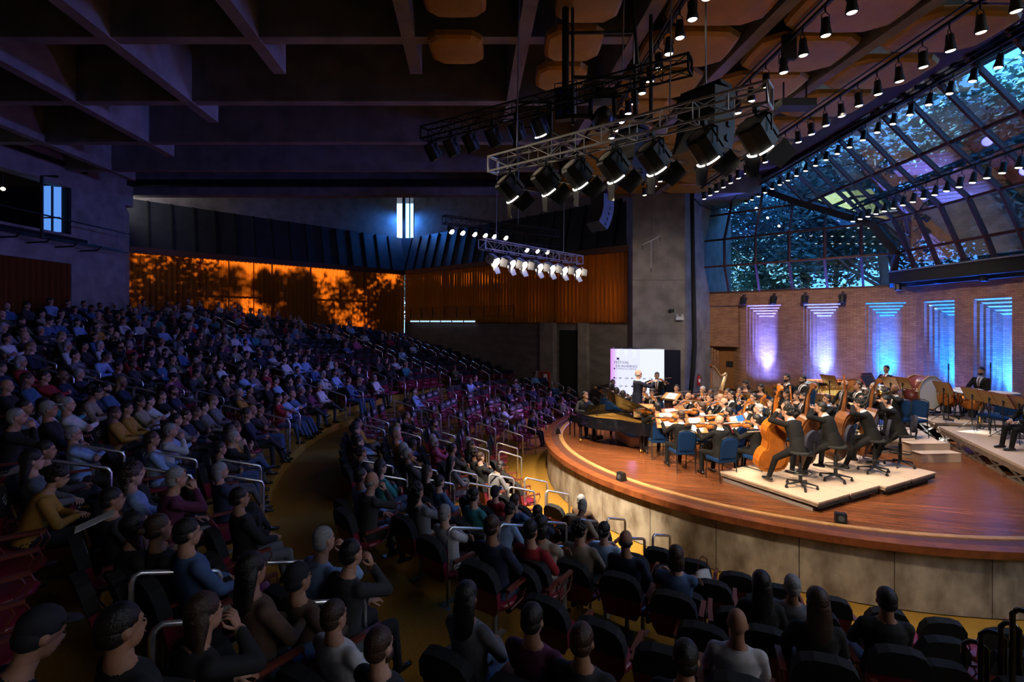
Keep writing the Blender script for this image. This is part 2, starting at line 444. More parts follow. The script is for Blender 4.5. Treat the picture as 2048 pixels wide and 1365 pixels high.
HEAD_PARTS = [((0, -0.012, 0.03), (0.077, 0.096, 0.103)), ((0, 0.026, -0.05), (0.057, 0.064, 0.066)), ((0, 0.092, -0.018), (0.014, 0.018, 0.026)), ((0, 0.045, -0.098), (0.03, 0.03, 0.018)),
              ((0.078, -0.01, -0.005), (0.011, 0.019, 0.031)), ((-0.078, -0.01, -0.005), (0.011, 0.019, 0.031)), ((0, 0.078, 0.032), (0.042, 0.012, 0.010))]
def head_geo(vox):
    mb = MB()
    for c, r in HEAD_PARTS: mb.ell(c, r, 14, 9)
    mb.capsule((0, -0.022, -0.05), (0, -0.035, -0.16), 0.054, 0.056)
    return remesh(mb, vox, 2)
HEADGEO = {}
POSES = {}
NB = ['sitting', 'standing']

class Body:
    """one posed figure: mesh with slots skin, top, trousers, shoes, shirt, tie, eyes, lips; head matrix for hair"""
    def __init__(s, name, pel=0.56, lean=0.05, yaw=0.0, pitch=0.0, roll=0.0, hl=(-0.15, 0.36, 0.66), hr=(0.15, 0.36, 0.66), el=(-1, -0.4, -0.6), er=(1, -0.4, -0.6),
                 dl=(0.2, 1, -0.1), nl=(0, 0, -1), dr=(-0.2, 1, -0.1), nr=(0, 0, -1), curl=0.6, fl=(-0.14, 0.5, 0.09), fr=(0.14, 0.5, 0.09), kl=(-0.15, 1, 0.8), kr=(0.15, 1, 0.8),
                 suit=True, vox=0.0125, low=False, female=False, skirt=False, hunch=0.0, toe=(0, 1, 0), ln=1.0, curl_l=None, bare=False):
        s.name = name
        up = Vector((0, math.sin(lean), math.cos(lean))); fw = Vector((0, math.cos(lean), -math.sin(lean))); X = Vector((1, 0, 0))
        l2 = lean + hunch; up2 = Vector((0, math.sin(l2), math.cos(l2))); fw2 = Vector((0, math.cos(l2), -math.sin(l2)))
        Pv = Vector((0, 0, pel)); mid = Pv + up * 0.27; nb = mid + up2 * 0.26
        sw = 0.172 if not female else 0.152
        g = 0.0 if bare else 0.008
        wS = 0.93 if female else 1.0
        prims = []  # (p0,p1,r0,r1,mat)
        mb = MB()
        rings = []
        for t, w, d, o in ((-0.115, .12, .10, 0), (-0.06, .172, .13, 0), (0.03, .172, .128, 0), (0.13, .148, .115, .01), (0.25, .160, .122, .012)):
            rings.append((Pv + up * t + fw * o, X * (w + g) * wS, fw * (d + g)))
        for t, w, d, o in ((0.10, .18, .128, .008), (0.175, .178, .112, 0), (0.225, .125, .085, -.008), (0.255, .068, .062, -.01), (0.32, .052, .055, .0)):
            rings.append((mid + up2 * t + fw2 * o, X * (w + (g if t < .2 else 0)) * wS, fw2 * (d + (g if t < .2 else 0))))
        mb.loft(rings, 18)
        def cap(p0, p1, r0, r1, m):
            mb.capsule(p0, p1, r0, r1); prims.append((Vector(p0), Vector(p1), r0, r1, m))
        joints = {}
        for sd, h, e, d_, n_ in ((-1, hl, el, dl, nl), (1, hr, er, dr, nr)):
            sh = mid + up2 * 0.175 + X * sd * sw
            elb, wr = ik(sh, h, 0.29, 0.255, e)
            cap(mid + up2 * 0.17 + X * sd * 0.09, sh, 0.062, 0.062 + g * .5, 1)
            cap(sh, elb, 0.056 + g, 0.047 + g, 1)
            we = elb.lerp(wr, 0.93)
            cap(elb, we, 0.046 + g, 0.034 + g * .7, 0 if bare else 1)
            if suit: cap(we, elb.lerp(wr, 1.03), 0.030, 0.029, 4)
            cap(elb.lerp(wr, 0.97), wr, 0.026, 0.025, 0)
            joints[sd] = (elb, wr)
        for sd, f, k in ((-1, fl, kl), (1, fr, kr)):
            hp = Pv + Vector((sd * 0.095, 0, -0.03))
            kn, an = ik(hp, f, 0.43 * ln, 0.42 * ln, k)
            cap(hp, kn, 0.088, 0.062, 2); cap(kn, an, 0.060, 0.042 if not suit else 0.048, 2)
            t = Vector(toe) if not isinstance(toe, dict) else Vector(toe[sd])
            dn = Vector((0, 0, -1)); t = t.normalized(); sl = (dn - t * dn.dot(t)).normalized()
            cap(an + sl * 0.045 - t * 0.05, an + sl * 0.058 + t * 0.14, 0.036, 0.030, 3)
            cap(an + sl * 0.012 - t * .01, an + sl * 0.05 + t * 0.06, 0.042, 0.036, 3)
        if suit and not skirt:   # jacket skirt over the hips
            q = 0.13 if pel < 0.8 else 0.2
            mb.loft([(Pv + up * 0.16, X * .160, fw * .125), (Pv + up * 0.02, X * .185, fw * .145), (Pv - up * (q - .02) + fw * -.01, X * .195, fw * .145), (Pv - up * q + fw * -.01, X * .15, fw * .10)], 18)
        if skirt:
            if pel < 0.8:
                mb.loft([(Pv + Vector((0, -0.02, 0.08)), X * .18, fw * .14), (Pv + Vector((0, .15, -0.02)), X * .22, Vector((0, .1, .12))), (Pv + Vector((0, .42, -.06)), X * .2, Vector((0, .09, .09))), (Pv + Vector((0, .48, -.30)), X * .24, Vector((0, .12, 0))), (Pv + Vector((0, .5, -.46)), X * .28, Vector((0, .16, 0)))], 16)
            else:
                mb.loft([(Pv + up * .1, X * .16, fw * .12), (Pv, X * .2, fw * .16), (Vector((0, 0, .1)), X * .3, fw * .26)], 16)
        v, f = remesh(mb, vox, 3 if not low else 1)
        # head
        hc = nb + (up2 * 0.143 + Vector((0, 0.02, 0.02)))
        s.headM = Matrix.Translation(hc) @ Matrix.Rotation(yaw, 4, 'Z') @ Matrix.Rotation(-pitch - l2 * 0.3, 4, 'X') @ Matrix.Rotation(roll, 4, 'Y')
        hv = 0.011 if not low else 0.03
        if hv not in HEADGEO: HEADGEO[hv] = head_geo(hv)
        # materials of the body faces from the nearest limb
        fc = np.array([v[list(q)].mean(0) for q in f]); best = np.full(len(f), 9.0); mi = np.ones(len(f), int)
        # torso distance approximated by its rings' axis
        ax = [(r[0], Vector(r[1]).length, Vector(r[2]).length) for r in rings]
        tm = np.full(len(f), 9.0)
        for i in range(len(ax) - 1):
            a = np.array(ax[i][0]); b = np.array(ax[i + 1][0]); ab = b - a
            t = np.clip(((fc - a) @ ab) / max(ab @ ab, 1e-9), 0, 1); q = fc - (a + t[:, None] * ab)
            w = ax[i][1] * (1 - t) + ax[i + 1][1] * t; dd = ax[i][2] * (1 - t) + ax[i + 1][2] * t
            k = np.sqrt((q[:, 0] / w) ** 2 + (q[:, 1] / dd) ** 2 + (q[:, 2] / dd) ** 2 * 0.5)
            tm = np.minimum(tm, (k - 1) * np.minimum(w, dd))
        best = np.abs(tm) * 0.8
        for p0, p1, r0, r1, m in prims:
            a = np.array(p0); ab = np.array(p1) - a
            t = np.clip(((fc - a) @ ab) / max(ab @ ab, 1e-9), 0, 1)
            d = np.abs(np.linalg.norm(fc - (a + t[:, None] * ab), axis=1) - (r0 * (1 - t) + r1 * t))
            sel = d < best; best[sel] = d[sel]; mi[sel] = m
        rel = fc - np.array(mid); hgt = rel @ np.array(up2); frt = rel @ np.array(fw2); lat = fc[:, 0]
        low_t = (fc - np.array(Pv)) @ np.array(up)
        mi[(mi == 1) & (low_t < -0.03 if not suit else low_t < -1)] = 2
        mi[(mi == 1) & (hgt > 0.245) & (np.abs(lat) < 0.09)] = 0 if not suit else 4
        if suit:
            mi[(mi == 2) & (low_t > -0.15) & (low_t < 0.2) & (frt < 0.11) & ((fc[:, 1] - Pv.y) < 0.12)] = 1
            V = (mi == 1) & (frt > 0.03) & (hgt > -0.08) & (np.abs(lat) < 0.010 + 0.055 * np.clip((hgt + 0.08) / 0.30, 0, 1))
            mi[V & (hgt < .26)] = 4
            mi[(mi == 4) & (frt > 0.03) & (hgt < 0.235) & (hgt > -.08) & (np.abs(lat) < 0.02)] = 5
            mi[(mi == 4) & (hgt > 0.285)] = 0
        if skirt:
            mi[mi == 2] = 1
            mi[(hgt > 0.19) & (np.abs(lat) < 0.12) & (mi == 1)] = 0
        mb2 = MB()
        mb2.v = [tuple(q) for q in v]; mb2.f = list(f); mb2.m = [int(q) for q in mi]
        hvv, hf = HEADGEO[hv]
        mb2.add([Vector(q) for q in hvv.tolist()], hf, 0, s.headM)
        if not low:
            for sx in (-1, 1):
                mb2.ell((sx * 0.031, 0.083, 0.008), (0.0115, 0.007, 0.006), 6, 4, 6, s.headM)
                mb2.ell((sx * 0.032, 0.088, 0.028), (0.018, 0.005, 0.0045), 6, 3, 6, s.headM)
            mb2.ell((0, 0.089, -0.058), (0.023, 0.006, 0.0065), 8, 4, 7, s.headM)
        if not low:
            nc = mid + up2 * 0.238 - fw2 * .004; mb2.tube([nc + X * (.071 * wS * math.cos(a)) + fw2 * (.067 * math.sin(a)) - up2 * (.020 * max(0, math.sin(a))) for a in [i * PI / 9 for i in range(18)]], .0135, 6, 4 if suit else 1, closed=True)
        cl = curl if curl_l is None else curl_l
        s.wl = joints[-1][1]; s.wr = joints[1][1]
        hand_mb(mb2, joints[-1][1], dl, nl, -1, cl, 0, low); hand_mb(mb2, joints[1][1], dr, nr, 1, curl, 0, low)
        s.me = mb2.mesh('body_' + name, [SKIN[0], SUIT, TROU, SHOE, SHIRT, TIE, EYED, LIP], True)
        s.np = mb2
        POSES[name] = s

# hair, defined in the head's own frame (face towards +Y)
def hair_meshes():
    H = {}
    def core(mb, k=1.0, n=16):
        mb.ell((0, -0.022, 0.05), (0.083 * k, 0.099 * k, 0.092 * k), n, 9)
        mb.ell((0, -0.045, 0.0), (0.080 * k, 0.075 * k, 0.075 * k), n, 7)
    mb = MB(); core(mb); H['short'] = mb
    mb = MB(); core(mb, 0.99); mb.ell((0, -0.05, -.03), (0.074, 0.062, 0.05), 12, 6); H['crop'] = mb
    mb = MB(); core(mb, 1.06)
    mb.loft([((0, -.03, .06), (.088, 0, 0), (0, .085, 0)), ((0, -.05, -.03), (.094, 0, 0), (0, .065, 0)), ((0, -.075, -.14), (.10, 0, 0), (0, .045, 0)), ((0, -.095, -.26), (.085, 0, 0), (0, .035, 0)), ((0, -.1, -.31), (.05, 0, 0), (0, .02, 0))], 14)
    H['long'] = mb
    mb = MB(); core(mb, 1.04)
    mb.loft([((0, -.03, .04), (.09, 0, 0), (0, .08, 0)), ((0, -.045, -.04), (.093, 0, 0), (0, .065, 0)), ((0, -.05, -.11), (.085, 0, 0), (0, .055, 0)), ((0, -.05, -.14), (.05, 0, 0), (0, .03, 0))], 14)
    H['bob'] = mb
    rnd = random.Random(3); mb = MB(); core(mb, 1.05)
    for i in range(60):
        a = rnd.uniform(0, 2 * PI); e = rnd.uniform(-.35, 1.3)
        d = Vector((math.cos(a) * math.cos(e), math.sin(a) * math.cos(e), math.sin(e)))
        if d.y > 0.45 and d.z < 0.62: continue
        mb.ell(Vector((0, -.03, .04)) + Vector((d.x * .088, d.y * .1, d.z * .098)), (.026, .026, .026), 6, 4)
    H['curly'] = mb
    mb2 = MB(); mb2.v = list(mb.v); mb2.f = list(mb.f); mb2.m = list(mb.m)
    for i in range(60):
        a = rnd.uniform(-1, 1); z = rnd.uniform(-.28, 0.0)
        mb2.ell((a * .1, -.065 - .02 * rnd.random() - abs(z) * .1, z), (.032, .03, .035), 6, 4)
    H['longcurly'] = mb2
    mb = MB(); core(mb, 1.0); mb.ell((0, -.135, .03), (.038, .036, .038), 10, 6); H['bun'] = mb
    mb = MB(); mb.ell((0, -.042, -.005), (.0835, .076, .055), 14, 7); H['fringe'] = mb
    mb = MB(); core(mb, 1.04); mb.prism([(-.07, .04), (.07, .04), (.062, .12), (.03, .15), (-.03, .15), (-.062, .12)], .062, .072); H['cap'] = mb
    mb = MB(); mb.ell((0, .026, -.066), (.063, .070, .060), 12, 7); H['beard'] = mb
    H['beardfix'] = mb
    return {k: m.mesh('hair_' + k, [HAIRD], True) for k, m in H.items()}
HAIR = hair_meshes()
HAIRNAME = {'short': 'hair', 'crop': 'hair', 'long': 'hair', 'bob': 'hair', 'curly': 'hair', 'longcurly': 'hair', 'bun': 'hair', 'fringe': 'hair', 'cap': 'cap'}
gl = MB()
for sx in (-1, 1):
    gl.tube([(sx * 0.032 + 0.021 * math.cos(a), 0.098, 0.008 + 0.016 * math.sin(a)) for a in [i * PI / 4 for i in range(8)]], 0.0018, 4, closed=True)
    gl.tube([(sx * 0.053, 0.096, 0.010), (sx * 0.078, 0.04, 0.010), (sx * 0.083, -0.01, 0.008)], 0.0018, 4)
gl.tube([(-0.011, 0.1, 0.010), (0.011, 0.1, 0.010)], 0.0018, 4)
GLASSESME = gl.mesh('glasses', [EBONY])

def person(pose, M, label, hair='short', hairm=None, skin=0, top=None, trou=None, shirt=None, tie=None, group=None, beard=False, glasses=False, sc=1.0, shoe=None, name='person'):
    b = POSES[pose]
    o = bpy.data.objects.new(name, b.me); COL.objects.link(o)
    o.matrix_world = M @ Matrix.Scale(sc, 4)
    tag(o, label, 'person', group)
    sl = o.material_slots
    for i, m in ((0, SKIN[skin]), (1, top), (2, trou), (3, shoe), (4, shirt), (5, tie)):
        if m is not None:
            sl[i].link = 'OBJECT'; sl[i].material = m
    if hair:
        h = place(HAIRNAME[hair], HAIR[hair], o, b.headM)
        h.material_slots[0].link = 'OBJECT'; h.material_slots[0].material = hairm or HAIRD
    if beard:
        h = place('beard', HAIR['beard'], o, b.headM); h.material_slots[0].link = 'OBJECT'; h.material_slots[0].material = hairm or HAIRD
    if glasses: place('glasses', GLASSESME, o, b.headM)
    return o

F_ = (0, 1, 0)
# musicians, seat top at 0.47 m
Body('violin', lean=0.06, yaw=0.35, pitch=-0.15, roll=-0.12, hl=(-0.31, 0.40, 1.03), el=(-0.4, 0.4, -1), dl=(0.3, 0.3, 1), nl=(0.8, -0.4, 0), hr=(0.15, 0.40, 1.12), er=(1, 0.2, -0.3), dr=(-0.7, 0.5, -0.3), nr=(-0.2, -0.1, -1), curl=0.9, fl=(-0.18, 0.42, 0.09), fr=(0.17, 0.5, 0.09))
Body('cello', lean=0.08, yaw=0.1, pitch=-0.25, hl=(-0.15, 0.22, 1.13), el=(-1, 0.4, -0.4), dl=(0.7, 0.2, 0.5), nl=(0.5, 0.3, -0.8), hr=(0.33, 0.46, 0.72), er=(1, 0, 0.1), dr=(-0.7, 0.5, -0.4), nr=(-0.3, 0.1, -1), curl=0.9, fl=(-0.27, 0.46, 0.09), fr=(0.27, 0.46, 0.09), kl=(-0.6, 1, 0.8), kr=(0.6, 1, 0.8))
Body('bass', pel=0.79, lean=0.26, yaw=0.25, pitch=-0.3, hunch=0.18, hl=(-0.18, 0.34, 1.42), el=(-1, 0.1, -0.4), dl=(0.6, 0.3, 0.4), nl=(0.5, 0.4, -0.6), hr=(0.26, 0.52, 0.86), er=(1, -0.2, 0), dr=(-0.5, 0.6, -0.5), nr=(-0.6, 0, -0.6), curl=0.9, fl=(-0.26, 0.46, 0.12), fr=(0.28, 0.36, 0.2), kl=(-0.7, 1, 0.3), kr=(0.7, 1, 0.3), ln=1.0)
Body('wind', lean=0.05, pitch=-0.15, hl=(-0.06, 0.36, 0.94), el=(-1, -0.1, -0.6), dl=(0.5, 0.6, 0.3), nl=(0.6, -0.6, 0), hr=(0.06, 0.42, 0.82), er=(1, -0.1, -0.6), dr=(-0.5, 0.6, 0.3), nr=(-0.6, -0.6, 0), curl=0.9)
Body('flute', lean=0.05, yaw=0.4, pitch=-0.1, hl=(0.06, 0.32, 1.16), el=(-0.6, 0.6, -0.5), dl=(0.6, 0.1, 0.7), nl=(0, -1, 0.2), hr=(0.38, 0.22, 1.12), er=(1, -0.3, -0.4), dr=(-0.2, 0.6, 0.5), nr=(-0.4, 0.8, -.3), curl=0.9)
Body('rest', lean=-0.02, hl=(-0.12, 0.34, 0.68), hr=(0.13, 0.33, 0.68), dl=(0.6, 0.8, -0.15), dr=(-0.6, 0.8, -0.15), curl=0.5)
Body('horn', lean=0.04, pitch=-0.1, hl=(-0.08, 0.36, 1.02), el=(-1, 0, -0.5), dl=(0.6, 0.3, 0.5), nl=(0.5, -0.7, 0), hr=(0.22, 0.28, 0.82), er=(1, -0.3, -0.3), dr=(-0.5, 0.5, 0), nr=(-0.8, 0, 0.3), curl=0.9)
Body('trombone', lean=0.02, pitch=0.0, hl=(-0.09, 0.26, 1.13), el=(-1, 0, -0.6), dl=(0.6, 0.3, 0.6), nl=(0.7, -0.4, 0), hr=(0.06, 0.5, 1.08), er=(0.8, -0.1, -0.7), dr=(-0.3, 0.8, 0.2), nr=(-0.7, -0.2, -0.3), curl=0.9)
Body('piano', lean=0.22, pitch=-0.55, hunch=0.2, hl=(-0.2, 0.48, 0.78), el=(-1, -0.5, -0.5), dl=(0.1, 1, -0.1), hr=(0.2, 0.48, 0.78), er=(1, -0.5, -0.5), dr=(-0.1, 1, -0.1), curl=0.5)
Body('conduct', pel=0.95, lean=0.04, pitch=-0.12, hl=(-0.2, 0.42, 1.34), el=(-1, -0.2, -0.8), dl=(0.3, 0.8, 0.5), nl=(0.6, 0, -0.6), hr=(0.16, 0.46, 1.42), er=(1, -0.2, -0.8), dr=(-0.3, 0.8, 0.6), nr=(-0.6, 0, -0.6), curl=0.7, fl=(-0.11, 0.03, 0.09), fr=(0.11, -0.03, 0.09), kl=(0, 1, 0.1), kr=(0, 1, 0.1))
Body('timpanist', pel=0.86, lean=0.0, pitch=-0.25, hl=(-0.05, 0.36, 0.98), hr=(0.1, 0.36, 0.98), el=(-1, -0.2, -0.4), er=(1, -0.2, -0.4), dl=(0.7, 0.5, 0), nl=(0, -.5, -1), dr=(-0.7, 0.5, 0), nr=(0, -.5, -1), fl=(-0.16, 0.36, 0.2), fr=(0.16, 0.36, 0.2))
Body('violinw', lean=0.06, yaw=0.35, pitch=-0.15, roll=-0.12, hl=(-0.29, 0.38, 1.02), el=(-0.4, 0.4, -1), dl=(0.3, 0.3, 1), nl=(0.8, -0.4, 0), hr=(0.13, 0.40, 1.10), er=(1, 0.2, -0.3), dr=(-0.7, 0.5, -0.3), nr=(-0.2, -0.1, -1), curl=0.9, suit=False, female=True, skirt=True)
Body('restw', lean=-0.02, hl=(-0.10, 0.34, 0.68), hr=(0.11, 0.33, 0.68), dl=(0.6, 0.8, -0.15), dr=(-0.6, 0.8, -0.15), suit=False, female=True, skirt=True)
# audience, seat top at 0.46 m
Body('aud_lap', suit=False, lean=-0.12, pitch=0.0, hl=(-0.08, 0.30, 0.70), hr=(0.08, 0.31, 0.70), dl=(0.8, 0.5, -0.1), dr=(-0.8, 0.5, -0.1))
Body('aud_fold', suit=False, lean=-0.14, yaw=0.12, hl=(0.12, 0.24, 0.86), hr=(-0.12, 0.27, 0.89), el=(-1, 0.2, -0.6), er=(1, 0.2, -0.6), dl=(1, 0.1, 0.1), dr=(-1, 0.1, 0.1), nl=(0, -1, 0), nr=(0, -1, 0), fl=(-0.1, 0.62, 0.09), fr=(0.12, 0.6, 0.09))
Body('aud_chin', suit=False, lean=0.05, pitch=-0.12, hunch=0.1, hl=(0.0, 0.28, 0.74), hr=(0.06, 0.26, 1.10), er=(0.7, 0.5, -1), dr=(-0.1, -0.25, 1), nr=(-0.8, -0.5, 0), curl=1.0, curl_l=0.5)
Body('aud_cross', suit=False, lean=-0.10, yaw=-0.1, hl=(-0.02, 0.3, 0.74), hr=(0.1, 0.32, 0.76), dl=(0.9, 0.4, 0), dr=(-0.9, 0.4, 0), fl=(-0.04, 0.46, 0.09), fr=(-0.22, 0.60, 0.42), kr=(0.5, 0.6, 1), toe={-1: (0, 1, 0), 1: (-0.5, 0.8, 0.3)})
Body('aud_lean', suit=False, lean=0.30, pitch=0.2, hunch=0.12, hl=(-0.06, 0.42, 0.74), hr=(0.06, 0.43, 0.74), dl=(0.7, 0.7, 0), dr=(-0.7, 0.7, 0))
Body('aud_phone', suit=False, lean=-0.02, pitch=-0.45, hunch=0.1, hl=(-0.05, 0.34, 0.82), hr=(0.07, 0.34, 0.84), dl=(0.4, 0.7, 0.4), nl=(0.5, -0.5, 0.6), dr=(-0.4, 0.7, 0.4), nr=(-0.5, -0.5, 0.6))
Body('aud_woman', suit=False, female=True, lean=-0.10, yaw=0.1, hl=(-0.06, 0.30, 0.72), hr=(0.07, 0.30, 0.73), dl=(0.8, 0.5, -0.1), dr=(-0.8, 0.5, -0.1), fl=(-0.06, 0.52, 0.09), fr=(0.07, 0.54, 0.09))
Body('aud_womanx', suit=False, female=True, lean=-0.08, yaw=-0.1, hl=(0.1, 0.25, 0.84), hr=(-0.08, 0.27, 0.86), dl=(1, 0.1, 0.1), dr=(-1, 0.1, 0.1), nl=(0, -1, 0), nr=(0, -1, 0), fl=(0.1, 0.6, 0.28), fr=(0.06, 0.5, 0.09), kl=(0.2, 0.7, 1))
for nm in ('aud_lap', 'aud_fold', 'aud_chin'):
    kw = dict(aud_lap=dict(hl=(-0.08, 0.30, 0.70), hr=(0.08, 0.31, 0.70)), aud_fold=dict(hl=(0.12, 0.24, 0.86), hr=(-0.12, 0.27, 0.89), dl=(1, 0.1, 0.1), dr=(-1, 0.1, 0.1)), aud_chin=dict(hr=(0.06, 0.26, 1.10), er=(0.7, 0.5, -1), dr=(-0.1, -0.25, 1)))[nm]
    Body('low_' + nm, suit=False, lean=-0.1, low=True, vox=0.05, **kw)
# ------------------------------------------------------------------ furniture and instruments
def outline(L, wu, wm, wl, n=9):
    """violin-family plate outline, lower end at y=0, length L; half widths of upper bout, waist, lower bout"""
    ys = [0, .015, .05, .12, .22, .32, .40, .45, .52, .60, .65, .72, .80, .88, .95, .985, 1]
    ws = [.25 * wl, .55 * wl, .8 * wl, .97 * wl, wl, .93 * wl, .80 * wl, wm * 1.04, wm, wm * 1.03, .84 * wu, .95 * wu, wu, .93 * wu, .7 * wu, .45 * wu, .2 * wu]
    r = [(w, y * L) for w, y in zip(ws, ys)]
    return r + [(-w, y) for w, y in reversed(r)]
def viol_kit(name, L, wu, wm, wl, dep, neck, varn, endpin=0.0, chin=False, slope=1.0):
    """lies along +Y from the tail at 0, front towards +Z"""
    pts = outline(L, wu, wm, wl)
    b = MB(); b.prism(pts, 0, dep, 0)
    arch = [(x * .80, y * .86 + L * .07) for x, y in pts]
    b.prism(arch, dep - .001, dep * 1.0 + .018 * L, 0); b.prism(arch, -.014 * L, .001, 0)
    body = b.mesh(name + '_body', [varn], False)
    t = dep + .018 * L
    fb = MB(); w = .055 * L + .012
    fb.add([(-w * .62, L * .55, t + .05 * L), (w * .62, L * .55, t + .05 * L), (w * .4, L + neck, t + .012 * L), (-w * .4, L + neck, t + .012 * L),
            (-w * .62, L * .55, t + .03 * L), (w * .62, L * .55, t + .03 * L), (w * .4, L + neck, t - .008 * L), (-w * .4, L + neck, t - .008 * L)],
           [(0, 1, 2, 3), (7, 6, 5, 4), (0, 4, 5, 1), (1, 5, 6, 2), (2, 6, 7, 3), (3, 7, 4, 0)], 0)
    nk = MB(); nk.beam((0, L * .97, dep * .75), (0, L + neck, t - .02 * L), w * .7, .055 * L, 0)
    sc = MB(); y0 = L + neck; sl = .24 * L
    sc.beam((0, y0 - .01, t - .015 * L), (0, y0 + sl * .75, t - .07 * L), w * .6, .05 * L, 0)
    sc.cyl((-w * .45, y0 + sl * .82, t - .085 * L), (w * .45, y0 + sl * .82, t - .085 * L), .055 * L, n=10)
    for k, s in enumerate((-1, 1, -1, 1)):
        sc.cyl((0, y0 + sl * (.15 + .15 * k), t - .03 * L), (s * w * 1.3, y0 + sl * (.15 + .15 * k), t - .03 * L), .009 * L + .001, n=5, mi=1)
    br = MB(); br.box((0, L * .46, t + .035 * L), (w * 1.5, .012 * L + .002, .075 * L), 0)
    tp = MB(); tp.add([(-w * .3, 0.0, t * .9), (w * .3, 0, t * .9), (w * .75, L * .3, t + .05 * L), (-w * .75, L * .3, t + .05 * L), (-w * .3, 0, t * .9 - .01), (w * .3, 0, t * .9 - .01), (w * .75, L * .3, t + .035 * L), (-w * .75, L * .3, t + .035 * L)],
                      [(0, 1, 2, 3), (7, 6, 5, 4), (0, 4, 5, 1), (1, 5, 6, 2), (2, 6, 7, 3), (3, 7, 4, 0)], 0)
    fh = MB()
    for s in (-1, 1):
        fh.tube([(s * .36 * wl, L * .36, t + .001), (s * .30 * wl, L * .42, t + .002), (s * .30 * wl, L * .48, t + .002), (s * .24 * wl, L * .54, t + .001)], .008 * L, 4)
    st = MB()
    for k in range(4):
        x = (k - 1.5) * w * .28
        st.cyl((x * 1.3, L * .28, t + .05 * L), (x * 1.4, L * .46, t + .075 * L), .0012, n=3, caps=False); st.cyl((x * 1.4, L * .46, t + .075 * L), (x * .6, L + neck, t + .018 * L), .0012, n=3, caps=False)
    parts = [('body', body), ('fingerboard', fb.mesh(name + '_fb', [EBONY])), ('neck', nk.mesh(name + '_nk', [varn])), ('scroll', sc.mesh(name + '_sc', [varn, EBONY])), ('bridge', br.mesh(name + '_br', [PLY])), ('tailpiece', tp.mesh(name + '_tp', [EBONY])), ('sound_hole', fh.mesh(name + '_fh', [EBONY])), ('strings', st.mesh(name + '_st', [STEEL]))]
    if endpin:
        e = MB(); e.cyl((0, 0, dep * .5), (0, -endpin, dep * .5), .006, n=6); parts.append(('endpin', e.mesh(name + '_ep', [STEEL])))
    if chin:
        e = MB(); e.ell((-.4 * wl, .04 * L, t + .02), (.045, .03, .008), 8, 4); parts.append(('chin_rest', e.mesh(name + '_ch', [EBONY])))
    return Kit(name, parts)
VIOLIN = viol_kit('violin', .36, .083, .056, .103, .032, .135, VARN, chin=True)
VIOLA = viol_kit('viola', .42, .097, .065, .122, .038, .155, VARND, chin=True)
CELLO = viol_kit('cello', .755, .172, .12, .22, .12, .29, VARN, endpin=.28)
BASS = viol_kit('double_bass', 1.13, .255, .185, .335, .20, .42, BASSV, endpin=.12)
BASS2 = viol_kit('double_bass', 1.13, .255, .185, .335, .20, .42, BASSD, endpin=.12)
def bow_kit(L):
    s = MB(); s.tube([(0, 0, 0), (0, L * .3, .012), (0, L * .65, .010), (0, L, .022)], .0045, 5); s.box((0, L - .004, .012), (.008, .014, .026))
    h = MB(); h.box((0, L * .5 + .02, -.012), (.009, L * .93, .003))
    f = MB(); f.box((0, .045, -.006), (.012, .04, .02))
    return Kit('bow', [('stick', s.mesh('bow_st', [VARND])), ('hair_ribbon', h.mesh('bow_h', [PAPER])), ('frog', f.mesh('bow_f', [EBONY]))])
BOW = bow_kit(.74)
# blue banquet chair, facing +Y
def banquet_chair():
    p = []
    m = MB(); m.loft([((0, 0, .415), (.21, 0, 0), (0, .205, 0)), ((0, 0, .43), (.228, 0, 0), (0, .222, 0)), ((0, 0, .46), (.225, 0, 0), (0, .22, 0)), ((0, 0, .475), (.19, 0, 0), (0, .185, 0))], 4, M=rotz(PI / 4) @ Matrix.Scale(1.38, 4, (1, 0, 0)) @ Matrix.Scale(1.38, 4, (0, 1, 0)))
    m = MB(); m.box((0, 0, .435), (.44, .43, .03)); m.box((0, 0, .462), (.45, .44, .034)); m.box((0, .0, .483), (.40, .39, .014))
    p.append(('seat', m.mesh('bc_seat', [BLUEF])))
    m = MB(); T = Matrix.Translation((0, -.215, .50)) @ Matrix.Rotation(math.radians(10), 4, 'X')
    pr = [(-.19, .02), (.19, .02), (.205, .15), (.205, .36), (.17, .43), (.08, .46), (-.08, .46), (-.17, .43), (-.205, .36), (-.205, .15)]
    R = T @ Matrix.Rotation(PI / 2, 4, 'X')
    m.prism(pr, -.025, .025, 0, R); m.prism([(x * .9, y * .92 + .02) for x, y in pr], -.036, .036, 0, R)
    p.append(('backrest', m.mesh('bc_back', [BLUEF])))
    for s in (-1, 1):
        m = MB(); m.tube([(s * .2, .2, .43), (s * .21, .23, 0)], .0115, 6); p.append(('leg', m.mesh('bc_leg', [BLACK])))
        m = MB(); m.tube([(s * .195, -.3, .94), (s * .212, -.27, .84), (s * .212, -.205, .44), (s * .215, -.27, 0)], .0115, 6); p.append(('leg', m.mesh('bc_leg', [BLACK])))
    m = MB(); m.tube([(-.195, -.3, .94), (-.09, -.31, .985), (.09, -.31, .985), (.195, -.3, .94)], .0115, 6)
    p.append(('back_frame', m.mesh('bc_bf', [BLACK])))
    m = MB()
    m.tube([(-.2, .2, .415), (.2, .2, .415), (.212, -.205, .415), (-.212, -.205, .415)], .010, 6, closed=True); m.tube([(-.205, .2, .22), (-.212, -.23, .22)], .008, 5); m.tube([(.205, .2, .22), (.212, -.23, .22)], .008, 5)
    p.append(('seat_frame', m.mesh('bc_sf', [BLACK])))
    return Kit('banquet_chair', p)
CHAIR = banquet_chair()
